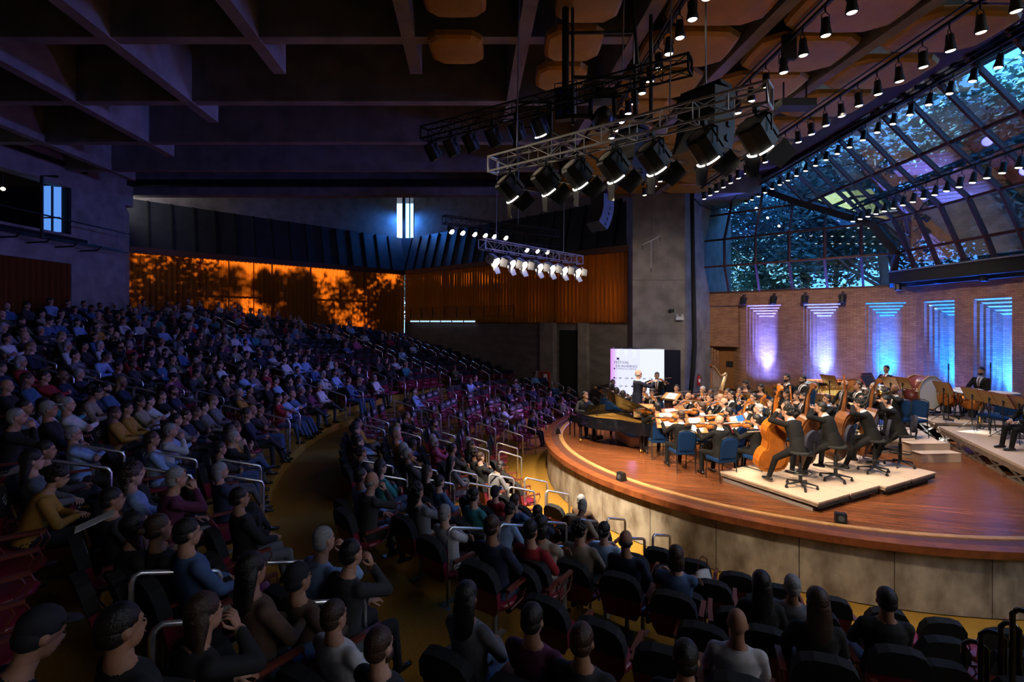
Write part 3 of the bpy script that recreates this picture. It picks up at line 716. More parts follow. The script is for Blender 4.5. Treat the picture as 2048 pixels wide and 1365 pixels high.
def drafting_stool():
    p = []
    m = MB(); m.lathe([(.17, .66), (.215, .675), (.22, .70), (.20, .72), (.1, .725)], 16); p.append(('seat', m.mesh('ds_seat', [BLACKM])))
    T = Matrix.Translation((0, -.24, .97)) @ Matrix.Rotation(math.radians(8), 4, 'X') @ Matrix.Rotation(PI / 2, 4, 'X')
    m = MB(); m.prism([(.19 * math.cos(a) * (1 if abs(math.cos(a)) < .9 else .97), .2 * math.sin(a)) for a in [i * PI / 10 for i in range(20)]], -.025, .03, 0, T)
    p.append(('backrest', m.mesh('ds_back', [mat('navy_stool_pad', (.008, .008, .022), .8)])))
    m = MB(); m.tube([(0, -.1, .66), (0, -.27, .68), (0, -.29, .79), (0, -.275, .99)], .02, 6); m.box((0, -.285, .97), (.09, .02, .03)); p.append(('back_bracket', m.mesh('ds_br', [BLACK])))
    m = MB(); m.cyl((0, 0, .1), (0, 0, .5), .035, n=10); m.cyl((0, 0, .45), (0, 0, .67), .02, n=8); p.append(('column', m.mesh('ds_col', [BLACK])))
    m = MB(); m.tube([(.2 * math.cos(a), .2 * math.sin(a), .30) for a in [i * PI / 8 for i in range(16)]], .010, 5, closed=True)
    for i in range(3):
        a = i * 2 * PI / 3; m.tube([(0, 0, .28), (.2 * math.cos(a), .2 * math.sin(a), .30)], .009, 5)
    p.append(('foot_ring', m.mesh('ds_ring', [BLACK])))
    for i in range(5):
        a = i * 2 * PI / 5 + .3; q = Vector((math.cos(a), math.sin(a), 0))
        m = MB(); m.tube([q * .02 + Vector((0, 0, .12)), q * .16 + Vector((0, 0, .095)), q * .29 + Vector((0, 0, .075))], [.026, .02, .015], 6)
        c = MB(); c.cyl((0, -.014, .03), (0, .014, .03), .03, n=8, M=Matrix.Translation((q.x * .285, q.y * .285, 0)) @ rotz(a)); c.box((0, 0, .06), (.02, .03, .04), M=Matrix.Translation((q.x * .285, q.y * .285, 0)))
        p.append(('foot', m.mesh('ds_foot', [BLACK]), None, [('caster', c.mesh('ds_cast', [BLACK]))]))
    return Kit('drafting_stool', p)
STOOL = drafting_stool()
def music_stand(h=1.02, tilt=60, paper=False, board=STANDW):
    """player's side is +Y"""
    p = []
    T = Matrix.Translation((0, 0, h)) @ Matrix.Rotation(math.radians(tilt), 4, 'X')
    m = MB(); m.box((0, 0, 0), (.52, .38, .012), 0, T); p.append(('desk', m.mesh('ms_desk', [board])))
    m = MB(); m.box((0, -.195, .028), (.52, .012, .062), 0, T); p.append(('ledge', m.mesh('ms_ledge', [board])))
    m = MB(); m.box((.265, 0, 0), (.012, .385, .022), 0, T); m.box((-.265, 0, 0), (.012, .385, .022), 0, T); m.box((0, .195, 0), (.53, .01, .02), 0, T); p.append(('edge_strip', m.mesh('ms_edge', [REDEDGE])))
    m = MB(); m.cyl((0, 0, .12), (0, 0, h - .1), .0125, n=6); m.beam((0, 0, h - .12), (0, .0, h), .03, .02); m.box((0, -.012, h - .02), (.07, .02, .07)); p.append(('pole', m.mesh('ms_pole', [BLACK])))
    for i in range(3):
        a = i * 2 * PI / 3 + .5; q = Vector((math.cos(a), math.sin(a), 0))
        m = MB(); m.tube([Vector((0, 0, .26)), q * .3 + Vector((0, 0, .01))], .008, 5); m.tube([Vector((0, 0, .12)), q * .17 + Vector((0, 0, .125))], .005, 4); p.append(('leg', m.mesh('ms_leg', [BLACK])))
    k = [Kit('music_stand', p)]
    if paper:
        m = MB(); m.box((-.122, .015, .012), (.24, .33, .006), 0, T @ Matrix.Rotation(-.06, 4, 'Y')); m.box((.122, .015, .012), (.24, .33, .006), 0, T @ Matrix.Rotation(.06, 4, 'Y'))
        for s in (-1, 1):
            for i in range(7):
                m.box((s * .122, .13 - i * .042, .0165), (.20, .012, .001), 1, T @ Matrix.Rotation(.06 * s, 4, 'Y'))
        k.append(m.mesh('sheet_music_me', [PAPER, mat('print_grey', (.5, .5, .52), .8)]))
    return k
STANDP, SHEETME = music_stand(1.0, 62, True)
STAND = STANDP
CSTAND, CSHEETME = music_stand(1.08, 28, True)
def wind(kind):
    m = MB(); k = MB()
    if kind in ('clarinet', 'oboe'):
        m.tube([(0, 0, 0), (0, .02, 0), (0, .55, 0), (0, .6, 0), (0, .65, 0)], [.006, .012, .014, .018, .036 if kind == 'clarinet' else .024], 8)
        for i in range(8): k.cyl((.013, .12 + .055 * i, 0), (.018, .12 + .055 * i, .01), .008, n=6)
    elif kind == 'flute':
        m.tube([(0, -.04, 0), (0, .63, 0)], .0105, 8)
        for i in range(9): k.cyl((0, .2 + .04 * i, .008), (0, .2 + .04 * i, .015), .008, n=6)
    elif kind == 'bassoon':
        m.tube([(0, 0, 0), (0, .65, 0), (0, 1.3, 0)], [.02, .028, .024], 8); m.tube([(.045, .0, 0), (.045, .8, 0)], .018, 8); m.tube([(.022, -.03, 0), (.022, .05, 0)], .045, 8)
        for i in range(8): k.cyl((0, .15 + .09 * i, .02), (0, .15 + .09 * i, .03), .012, n=6)
        k.tube([(.045, .8, 0), (.06, .86, .05), (.04, .84, .14)], .004, 5)
    return m, k
CLAR = Kit('clarinet', [('tube', wind('clarinet')[0].mesh('cl_t', [EBONY], True)), ('keys', wind('clarinet')[1].mesh('cl_k', [CHROME]))])
FLUTE = Kit('flute', [('tube', wind('flute')[0].mesh('fl_t', [CHROME], True)), ('keys', wind('flute')[1].mesh('fl_k', [CHROME]))])
BASSOON = Kit('bassoon', [('tube', wind('bassoon')[0].mesh('ba_t', [VARND], True)), ('keys', wind('bassoon')[1].mesh('ba_k', [CHROME]))])
def horn():
    b = MB(); n = 26
    b.tube([(.13 * math.cos(a) * (1 + .05 * math.sin(3 * a)), .0 + .02 * math.sin(a), .13 * math.sin(a)) for a in [i * 2 * PI / n for i in range(n)]], .012, 6, closed=True)
    b.tube([(.09 * math.cos(a), .02, .09 * math.sin(a)) for a in [i * 2 * PI / 16 for i in range(16)]], .009, 6, closed=True)
    b.tube([(-.13, .0, 0), (-.16, .02, .08), (-.10, .03, .17), (0, .02, .24)], .006, 6)
    v = MB()
    for i in range(3): v.cyl((-.03 + .04 * i, .03, .0), (-.03 + .04 * i, -.03, .0), .016, n=8)
    v.tube([(-.05, 0, -.05), (.05, 0, -.05), (.05, 0, .05), (-.05, 0, .05)], .006, 5, closed=True)
    bl = MB(); bl.tube([(.10, 0, -.09), (.17, -.03, -.10), (.23, -.08, -.08), (.27, -.15, -.05), (.285, -.19, -.03)], [.014, .03, .06, .12, .155], 14)
    return Kit('french_horn', [('coil', b.mesh('h_c', [BRASS], True)), ('valves', v.mesh('h_v', [CHROME], True)), ('bell', bl.mesh('h_b', [BRASS], True))])
HORN = horn()
def trombone():
    s = MB(); s.tube([(.03, 0, 0), (.03, .75, -.05), (.045, .79, -.05), (.06, .75, -.05), (.06, .12, 0)], .009, 6); s.cyl((.03, -.05, 0), (.03, 0, 0), .012, n=6)
    b = MB(); b.tube([(-.03, .1, 0), (-.03, -.28, .02), (-.055, -.33, .02), (-.08, -.28, .02), (-.08, .2, .0), (-.08, .32, 0), (-.08, .38, 0)], [.01, .01, .011, .013, .03, .06, .105], 12)
    b.tube([(-.03, .1, 0), (.06, .12, 0)], .006, 5)
    return Kit('trombone', [('slide', s.mesh('tb_s', [BRASS], True)), ('bell', b.mesh('tb_b', [BRASS], True))])
TROMB = trombone()
def trumpet_on_stand():
    t = MB(); t.tube([(0, 0, .0), (0, 0, .08), (0, 0, .32), (0, 0, .45)], [.06, .03, .012, .010], 12); t.tube([(.0, 0, .4), (.03, 0, .47), (.06, 0, .4), (.06, 0, .18), (.03, 0, .12), (.0, 0, .2)], .007, 6)
    v = MB()
    for i in range(3): v.cyl((.03, 0, .24 + .035 * i), (.03, .05, .24 + .035 * i), .011, n=8)
    st = MB(); st.cyl((0, 0, .0), (0, 0, .16), .02, n=6)
    for i in range(4):
        a = i * PI / 2; st.tube([(0, 0, .02), (.12 * math.cos(a), .12 * math.sin(a), .006)], .006, 4)
    return Kit('trumpet', [('bell_tube', t.mesh('tp_t', [BRASS], True)), ('valves', v.mesh('tp_v', [CHROME], True))]), Kit('trumpet_peg', [('peg', st.mesh('tp_s', [BLACK]))])
TRUMPET, TPEG = trumpet_on_stand()
def timpani():
    prof = [(.05, .28), (.15, .30), (.26, .38), (.33, .52), (.345, .70), (.35, .79)]
    b = MB(); b.lathe(prof, 22)
    h = MB(); h.lathe([(.352, .80), (.352, .815), (.2, .822), (.02, .823)], 22)
    r = MB(); r.tube([(.365 * math.cos(a), .365 * math.sin(a), .795) for a in [i * 2 * PI / 22 for i in range(22)]], .014, 5, closed=True)
    rods = []
    for i in range(8):
        a = i * PI / 4; q = Vector((math.cos(a), math.sin(a), 0)); m = MB(); m.tube([q * .375 + Vector((0, 0, .81)), q * .365 + Vector((0, 0, .62))], .008, 5); m.box(q * .37 + Vector((0, 0, .70)), (.03, .03, .05)); rods.append(('tension_rod', m.mesh('ti_r', [CHROME])))
    f = MB()
    for i in range(4):
        a = i * PI / 2 + .4; q = Vector((math.cos(a), math.sin(a), 0)); f.tube([q * .36 + Vector((0, 0, .72)), q * .38 + Vector((0, 0, .4)), q * .32 + Vector((0, 0, .1)), q * .40 + Vector((0, 0, .03))], .016, 5); f.cyl(q * .40 + Vector((-.015, 0, .03)), q * .40 + Vector((.015, 0, .03)), .03, n=8)
    f.cyl((0, 0, .08), (0, 0, .3), .09, n=10); f.box((.25, .25, .06), (.12, .3, .03), 0, rotz(.3))
    return Kit('timpano', [('bowl', b.mesh('ti_b', [COPPER], True)), ('drum_head', h.mesh('ti_h', [HEADSK])), ('rim', r.mesh('ti_ri', [STEEL], True))] + rods + [('base_frame', f.mesh('ti_f', [BLACK]))])
TIMP = timpani()
def bass_drum():
    T = Matrix.Translation((0, 0, .72)) @ Matrix.Rotation(PI / 2, 4, 'Y')
    R = .50
    s = MB(); s.lathe([(R, -.25), (R, .25)], 28, 0, T)
    parts = [('shell', s.mesh('bd_s', [DRUMR], True))]
    for z in (-1, 1):
        h = MB(); h.lathe([(R * .985, z * .252), (.3, z * .258), (.02, z * .258)] if z > 0 else [(.02, -.258), (.3, -.258), (R * .985, -.252)], 28, 0, T); parts.append(('drum_head', h.mesh('bd_h', [HEADSK])))
        m = MB(); m.tube([T @ Vector(((R + .012) * math.cos(a), (R + .012) * math.sin(a), z * .25)) for a in [i * 2 * PI / 28 for i in range(28)]], .022, 6, closed=True); parts.append(('hoop', m.mesh('bd_o', [STANDW], True)))
        for i in range(10):
            a = i * PI / 5 + .2; m = MB(); q = Vector((math.cos(a), math.sin(a), 0)) * (R + .03)
            m.cyl(T @ (q + Vector((0, 0, z * .27))), T @ (q + Vector((0, 0, z * .12))), .010, n=5); m.box(T @ (q + Vector((0, 0, z * .2))), (.06, .03, .03)); parts.append(('tension_claw', m.mesh('bd_c', [CHROME])))
    f = MB()
    for sx in (-.27, .27):
        f.tube([(sx, -.45, .04), (sx, -.36, .35), (sx, 0, .17), (sx, .36, .35), (sx, .45, .04)], .016, 5)
    f.tube([(-.27, -.45, .1), (.27, -.45, .1)], .014, 5); f.tube([(-.27, .45, .1), (.27, .45, .1)], .014, 5)
    for sx in (-.27, .27):
        for sy in (-.45, .45): f.cyl((sx - .012, sy, .035), (sx + .012, sy, .035), .035, n=8)
    parts.append(('cradle', f.mesh('bd_f', [BLACK])))
    return Kit('bass_drum', parts)
BDRUM = bass_drum()
def marimba():
    p = []; n = 30; W = 1.75
    for row in (0, 1):
        for i in range(n):
            if row and i % 7 in (2, 6): continue
            x = -W / 2 + W * (i + .5 * row) / n; L = .44 - .2 * i / n
            m = MB(); m.box((x, .1 + .26 * row, .90 + .03 * row), (W / n * .82, L, .02)); p.append(('bar', m.mesh('ma_b', [VARND])))
    f = MB()
    f.box((0, -.14, .86), (W + .1, .03, .09)); f.box((0, .56, .86), (W + .02, .03, .09)); f.box((0, .21, .83), (W, .03, .05)); p.append(('rail', f.mesh('ma_f', [PIANOB])))
    for s in (-1, 1):
        m = MB(); m.box((s * W / 2, .21, .86), (.05, .78, .1)); m.tube([(s * W / 2, -.1, .82), (s * W / 2, .3, .06)], .02, 5); m.tube([(s * W / 2, .5, .82), (s * W / 2, .1, .06)], .02, 5); m.box((s * W / 2, .2, .05), (.04, .75, .04)); p.append(('end_frame', m.mesh('ma_e', [BLACK])))
    m = MB()
    for i in range(n): m.cyl((-W / 2 + W * (i + .5) / n, .08, .80), (-W / 2 + W * (i + .5) / n, .08, .80 - .48 * (1 - i / n) - .08), .02, n=6)
    q = m.mesh('ma_r', [GOLD]); p.append(('resonators', q))
    return Kit('marimba', p)
MARIMBA = marimba()
def snare():
    p = []
    m = MB(); m.lathe([(.17, .66), (.17, .80)], 16); p.append(('shell', m.mesh('sn_s', [CHROME], True)))
    m = MB(); m.lathe([(.172, .80), (.172, .808), (.02, .81)], 16); p.append(('drum_head', m.mesh('sn_h', [HEADSK])))
    m = MB(); m.cyl((0, 0, .25), (0, 0, .66), .012, n=6)
    for i in range(3):
        a = i * 2 * PI / 3; m.tube([(0, 0, .35), (.25 * math.cos(a), .25 * math.sin(a), .01)], .009, 5)
    p.append(('stand', m.mesh('sn_st', [CHROME])))
    return Kit('snare_drum', p)
SNARE = snare()
def harp():
    p = []
    m = MB(); m.cyl((0, .34, .05), (0, .40, 1.78), .030, .024, 10); m.lathe([(.05, 0), (.055, .05), (.03, .09)], 10, 0, Matrix.Translation((0, .34, .05))); m.lathe([(.03, 0), (.06, .04), (.045, .08), (.06, .11), (.02, .13)], 10, 0, Matrix.Translation((0, .40, 1.72))); p.append(('column', m.mesh('hp_c', [VARND], True)))
    m = MB(); m.tube([(0, .39, 1.80), (0, .25, 1.74), (0, .10, 1.55), (0, -.04, 1.40), (0, -.18, 1.42), (0, -.28, 1.48)], [.035, .035, .036, .04, .045, .05], 8); p.append(('neck', m.mesh('hp_n', [HARPW], True)))
    m = MB(); m.loft([((0, .28, .12), (.17, 0, 0), (0, .05, .03)), ((0, .0, .75), (.11, 0, 0), (0, .045, .025)), ((0, -.28, 1.46), (.05, 0, 0), (0, .035, .02))], 10); p.append(('sound_box', m.mesh('hp_s', [HARPW], True)))
    m = MB(); m.box((0, .28, .06), (.36, .3, .12)); p.append(('base', m.mesh('hp_b', [HARPW])))
    m = MB()
    for i in range(24):
        t = (i + .5) / 24; a = Vector((0, .30, .2)).lerp(Vector((0, -.25, 1.36)), t); b_ = Vector((0, .34, 1.74)).lerp(Vector((0, -.26, 1.46)), t); b_.z -= .16 * math.sin(t * PI)
        m.cyl(a, b_, .0022, n=3, caps=False)
    p.append(('strings', m.mesh('hp_st', [PAPER])))
    return Kit('harp', p)
HARP = harp()
def piano_parts():
    """keyboard edge along X at y=0 (bass side +X... seen by the player who faces +Y), tail towards +Y"""
    # the player faces +Y, so treble is at +X and bass at -X
    out = [(-.74, 0), (.74, 0), (.76, .35), (.75, .75), (.66, 1.05), (.45, 1.35), (.24, 1.65), (.13, 1.95), (.05, 2.25), (-.12, 2.50), (-.36, 2.60), (-.60, 2.50), (-.73, 2.25), (-.75, 1.6), (-.75, .6)]
    p = []
    def inset(k):
        c = Vector((-.12, 1.1)); return [tuple(c + (Vector(q) - c) * k) for q in out]
    m = MB(); n = len(out); a = [(x, y + .27) for x, y in out]; b = [(x, y + .27) for x, y in inset(.955)]
    for lo, hi in ((.66, 1.0),):
        vs = [(x, y, lo) for x, y in a] + [(x, y, hi) for x, y in a] + [(x, y, lo) for x, y in b] + [(x, y, hi) for x, y in b]
        fs = []
        for i in range(n):
            j = (i + 1) % n
            fs += [(i, j, n + j, n + i), (n + i, n + j, 3 * n + j, 3 * n + i), (3 * n + i, 3 * n + j, 2 * n + j, 2 * n + i)]
        m.add(vs, fs)
    m.prism(a, .62, .67)
    p.append(('rim', m.mesh('pi_rim', [PIANOB])))
    m = MB(); m.prism(b, .84, .87); p.append(('sound_board', m.mesh('pi_sb', [GOLD])))
    m = MB()
    for i in range(7): m.beam((-.55 + .17 * i, .75, .90), (-.60 + .11 * i, 2.35 - .22 * i, .90), .03, .03)
    for i in range(5): m.cyl((.05 - .1 * i, 2.1 - .12 * i * i / 3, .87), (.05 - .1 * i, 2.1 - .12 * i * i / 3, .885), .035, n=8)
    p.append(('iron_frame', m.mesh('pi_fr', [GOLD])))
    m = MB(); m.box((0, .02, .66), (1.52, .34, .06)); m.box((-.74, .05, .76), (.08, .34, .2)); m.box((.74, .05, .76), (.08, .34, .2)); m.box((0, .26, .86), (1.42, .03, .26)); p.append(('key_bed', m.mesh('pi_kb', [PIANOB])))
    for i in range(52):
        k = MB(); k.box((-.68 + 1.36 * (i + .5) / 52, .0, .705), (1.36 / 52 * .93, .16, .02)); p.append(('white_key', k.mesh('pi_w', [PAPER])))
    m = MB(); T = Matrix.Translation((0, .32, 1.0)) @ Matrix.Rotation(math.radians(70), 4, 'X'); m.box((0, .11, 0), (.72, .24, .015), 0, T); p.append(('music_desk', m.mesh('pi_md', [PIANOB])))
    # lid, hinged along the straight bass side
    T = Matrix.Translation((-.75, 0, 1.01)) @ Matrix.Rotation(math.radians(-40), 4, 'Y') @ Matrix.Translation((.75, 0, 0))
    m = MB(); m.prism([(x, y) for x, y in a if y > .6] + [(-.75, .62), (.755, .62)][:0], 0, .028, 0, T); p.append(('lid', m.mesh('pi_lid', [PIANOB])))
    m = MB(); m.cyl((.55, 1.2, 1.0), T @ Vector((.62, 1.2, 0)), .012, n=6); p.append(('prop_stick', m.mesh('pi_ps', [PIANOB])))
    for x, y in ((-.62, .35), (.62, .35), (-.32, 2.35)):
        m = MB(); m.cyl((x, y, .62), (x, y, .12), .062, .042, 8); m.box((x, y, .58), (.15, .15, .1))
        c = MB(); c.cyl((x, y, .12), (x, y, .07), .04, .05, 8); c.cyl((x - .045, y, .05), (x - .012, y, .05), .05, n=10); c.cyl((x + .012, y, .05), (x + .045, y, .05), .05, n=10)
        p.append(('leg', m.mesh('pi_leg', [PIANOB]), None, [('caster', c.mesh('pi_ca', [BRASS], True))]))
    m = MB(); m.box((0, .52, .13), (.26, .12, .12)); m.beam((-.09, .5, .18), (-.05, .55, .63), .03, .03); m.beam((.09, .5, .18), (.05, .55, .63), .03, .03)
    q = MB()
    for s in (-.07, 0, .07): q.box((s, .40, .09), (.025, .14, .012))
    p.append(('pedal_lyre', m.mesh('pi_ly', [PIANOB]), None, [('pedals', q.mesh('pi_pd', [BRASS]))]))
    return Kit('grand_piano', p)
PIANO = piano_parts()
def bench():
    m = MB(); m.box((0, 0, .46), (.75, .36, .08)); l = []
    for sx in (-.32, .32):
        for sy in (-.13, .13):
            q = MB(); q.cyl((sx, sy, 0), (sx, sy, .44), .018, .025, 6); l.append(('leg', q.mesh('be_l', [PIANOB])))
    return Kit('piano_bench', [('seat', m.mesh('be_s', [BLACKM]))] + l)
BENCH = bench()
# auditorium seat, facing +Y
def hall_seat():
    p = []
    m = MB()
    m.loft([((0, -.02, .40), (.20, 0, 0), (0, .19, 0)), ((0, 0, .415), (.225, 0, 0), (0, .225, 0)), ((0, 0, .455), (.23, 0, 0), (0, .23, 0)), ((0, 0, .47), (.19, 0, 0), (0, .19, 0))], 12)
    p.append(('seat', m.mesh('hs_seat', [MAROON], True)))
    T = Matrix.Translation((0, -.2, .42)) @ Matrix.Rotation(math.radians(14), 4, 'X') @ Matrix.Rotation(PI / 2, 4, 'X')
    pr = [(-.17, 0), (.17, 0), (.22, .1), (.235, .3), (.22, .42), (.17, .50), (.08, .53), (-.08, .53), (-.17, .50), (-.22, .42), (-.235, .3), (-.22, .1)]
    m = MB(); m.prism(pr, -.01, .05, 0, T); m.prism([(x * .86, y * .9 + .02) for x, y in pr], -.03, -.009, 0, T)
    p.append(('backrest', m.mesh('hs_back', [MAROON])))
    m = MB(); m.prism([(x * 1.03, y + .008) for x, y in pr if y > .28] + [(-.24, .28), (.24, .28)][::1], -.034, .060, 0, T)
    pm = MB()
    for k, (y, w) in enumerate(((.44, .13), (.405, .15), (.37, .09))):
        n = 5 - k % 2
        for i in range(n): pm.box((-w + 2 * w * (i + .5) / n, y, -.036), (2 * w / n * .62, .018, .003), 0, T)
    p.append(('headrest_cover', m.mesh('hs_cov', [COVERB]), None, [('printed_lettering', pm.mesh('hs_print', [mat('white_print', (.6, .6, .62), .8)]))]))
    for s in (-1, 1):
        m = MB(); m.box((s * .265, .0, .655), (.05, .34, .03)); m.tube([(s * .265, .16, .645), (s * .265, .19, .58), (s * .262, .12, .46), (s * .262, -.1, .44), (s * .262, -.19, .60), (s * .265, -.16, .645)], .010, 5)
        p.append(('armrest', m.mesh('hs_arm', [ARMW])))
    m = MB(); m.cyl((0, -.02, 0.02), (0, -.02, .41), .026, n=8); m.box((0, -.02, .012), (.07, .34, .022)); p.append(('leg', m.mesh('hs_leg', [STEEL])))
    return Kit('auditorium_seat', p)
SEAT = hall_seat()
def hoop(w=.62, h=1.0):
    m = MB(); m.tube([(0, 0, 0), (0, 0, h - .06), (0, .02, h - .015), (0, .06, h), (0, w - .06, h - .17), (0, w - .02, h - .19), (0, w, h - .24), (0, w, -.24)], .022, 7)
    b = MB(); b.cyl((0, 0, 0), (0, 0, .012), .045, n=10); b.cyl((0, w, -.24), (0, w, -.228), .045, n=10)
    return Kit('handrail', [('rail', m.mesh('hr_r', [CHROME], True)), ('floor_flange', b.mesh('hr_f', [CHROME]))])
HOOP = hoop()
# ------------------------------------------------------------------ hall shell
STG = 1.05                      # stage height
SC = Vector((8.03, 14.5, 0)); SR = 7.05   # stage arc
APEX = Vector((-7.9, 36.8, 0)); RW0 = Vector((5.8, 24.2, 0)); LW0 = Vector((-19.1, 24.6, 0))
def struct(name, mb, mats, parent=None, smooth=False, M=None):
    o = mb.build(name, mats, parent, smooth, M)
    if parent is None: o['kind'] = 'structure'
    return o
def sgroup(name, M=None):
    o = empty(name, M); o['kind'] = 'structure'; return o
def interp(x, pts):
    if x <= pts[0][0]: return pts[0][1]
    for (a, va), (b, vb) in zip(pts, pts[1:]):
        if x <= b: return va + (vb - va) * (x - a) / (b - a)
    return pts[-1][1]
# seating bowl: polar about (9,16), phi from -X towards +Y
BC = Vector((9.0, 16.0, 0))
def r0(phi): return interp(phi, [(-110, 10.4), (-60, 10.3), (-30, 9.8), (-2, 9.2), (8, 8.5), (30, 8.4), (45, 8.5), (75, 8.7)])
def slope(phi): return interp(phi, [(-110, .26), (-60, .26), (0, .25), (23, .23), (40, .20), (51, .17), (58, .13), (68, .08)])
def polar(x, y):
    dx = BC.x - x; dy = y - BC.y
    return math.degrees(math.atan2(dy, dx)), math.hypot(dx, dy)
def bowl(phi, d, z=0):
    r = r0(phi) + d; a = math.radians(phi)
    return Vector((BC.x - r * math.cos(a), BC.y + r * math.sin(a), z))
TIERS = [(-.5 + .9 * k, -.5 + .9 * (k + 1), .9 * k) for k in range(5)] + [(4.0, 5.35, 4.3)] + [(5.35 + .9 * j, 5.35 + .9 * (j + 1), 5.0 + .93 * j) for j in range(22)]
def tier_of(d):
    for i, (a, b, h) in enumerate(TIERS):
        if a <= d < b: return i
    return -1 if d < 0 else len(TIERS) - 1
def floor_z(x, y):
    phi, r = polar(x, y); i = tier_of(r - r0(phi))
    return 0.0 if i < 0 else TIERS[i][2] * slope(phi)
mb = MB(); mb.add([(-30, -12, -.02), (18, -12, -.02), (18, 40, -.02), (-30, 40, -.02)], [(0, 1, 2, 3)])
floor = struct('floor', mb, [CARPET])
PHIS = [-112 + 3.0 * i for i in range(62)]
for i, (a, b, h) in enumerate(TIERS):
    if h == 0: continue
    mb = MB(); vs = []
    for ph in PHIS:
        z = h * slope(ph); zp = (TIERS[i - 1][2] if i else 0) * slope(ph)
        vs += [bowl(ph, a, zp - .02), bowl(ph, a, z - .03), bowl(ph, a + .03, z), bowl(ph, b, z)]
    fs = []
    for k in range(len(PHIS) - 1):
        for q in range(3):
            fs.append((4 * k + q, 4 * k + q + 1, 4 * k + 4 + q + 1, 4 * k + 4 + q))
    mb.add(vs, fs); struct('step', mb, [CARPET], floor)

# walls --------------------------------------------------------------
def wall_frame(p0, p1):
    p0 = Vector((p0[0], p0[1], 0)); p1 = Vector((p1[0], p1[1], 0)); u = (p1 - p0); L = u.length; u.normalize()
    n = Vector((-u.y, u.x, 0))
    return Matrix(((u.x, n.x, 0, p0.x), (u.y, n.y, 0, p0.y), (0, 0, 1, 0), (0, 0, 0, 1))), L
def slab(name, p0, p1, z0, z1, th, m, parent=None, off=0.0):
    M, L = wall_frame(p0, p1); mb = MB(); mb.box((L / 2, off + th / 2, (z0 + z1) / 2), (L, th, z1 - z0))
    return struct(name, mb, [m], parent, M=M if parent is None else parent.matrix_basis.inverted() @ M)
TOPZ = 14.4
# left wall (longitudinal) with the booth opening
wl = slab('wall_left', (-17.4, -10), (-17.4, 19.8), 0, 4.2, .5, CONC)
slab('upper_panel', (-17.4, -10), (-17.4, 19.8), 6.75, 7.9, .5, CONC, wl)
slab('upper_panel', (-17.4, -10), (-17.4, 9.0), 7.9, TOPZ, .5, CONC, wl)
slab('upper_panel', (-17.4, 9.0), (-17.4, 19.8), 9.75, TOPZ, .5, CONC, wl)
slab('mid_panel', (-17.4, -10), (-17.4, 8.0), 4.2, 6.75, .5, CONC, wl)
slab('mid_panel', (-18.4, 8.0), (-18.4, 19.8), 2.0, 7.0, .3, CONC, wl)
mb = MB(); mb.prism([(-17.45, 19.8), (-17.5, 22.6), (-18.9, 24.7), (-21.5, 24.7), (-21.5, 19.8)], 0, 9.75); pier = struct('wall_pier', mb, [CONC])
mb = MB(); mb.prism([(-17.5, 19.8), (-17.5, 23.1), (-21.5, 24.7), (-21.5, 19.8)], 9.75, TOPZ); struct('upper_panel', mb, [CONC], pier)
# booth
mb = MB(); mb.box((-20.4, 14.5, 7.7), (6, 12, .2)); mb.box((-22.8, 14.5, 9), (.2, 12, 3)); mb.box((-20.4, 8.9, 9), (6, .2, 3)); mb.box((-20.4, 14.5, 10.6), (6, 12, .2)); struct('wall_booth', mb, [BLACKM])
mb = MB(); mb.box((-20.45, 19.74, 8.3), (6, .1, 3)); struct('wall_booth_end', mb, [BLACKM])
# back wall, right wall and ceiling slab close the hall
slab('wall_rear', (18, -10), (-18, -10), 0, TOPZ, .4, CONC)
slab('wall_right', (16.2, 5.2), (16.2, -10), 0, TOPZ, .4, CONC)
# back walls under and over the curtains
wbr = slab('wall_back_right', APEX, RW0, 0, 4.42, .35, CONCD)
wbl = slab('wall_back_left', LW0, APEX, 0, 3.6, .35, CONCD)
HOODZ0 = 8.08; HOODZ1 = 10.7
nl = Vector((-.675, .738, 0)); nr = Vector((.677, .736, 0))
def slot_wall(p0, p1, n, name, apex_end):
    """concrete over the hood, stopping short of the slot window at the apex"""
    a = Vector(p0) + n * .7; b = Vector(p1) + n * .7
    u = (b - a).normalized()
    if apex_end: b = b - u * .25
    else: a = a + u * .25
    return slab(name, a, b, HOODZ1 - .05, TOPZ, .4, CONC)
slot_wall(LW0, APEX + Vector((-.0, .0, 0)), nl, 'wall_upper_left', True)
slot_wall(APEX, RW0 + Vector((1.4, -1.3, 0)), nr, 'wall_upper_right', False)
# slot window
mb = MB(); mb.box((-7.75, 37.95, 12.3), (.62, .03, 3.6)); w0 = sgroup('window_1'); struct('pane', mb, [CLEAR], w0)
mb = MB(); mb.box((-7.75, 37.9, 12.3), (.08, .08, 3.6)); mb.box((-7.75, 37.9, 10.62), (.75, .1, .06)); mb.box((-8.17, 37.85, 12.3), (.22, .25, 3.8)); mb.box((-7.33, 37.85, 12.3), (.22, .25, 3.8)); struct('mullion', mb, [BLUEMET], w0)
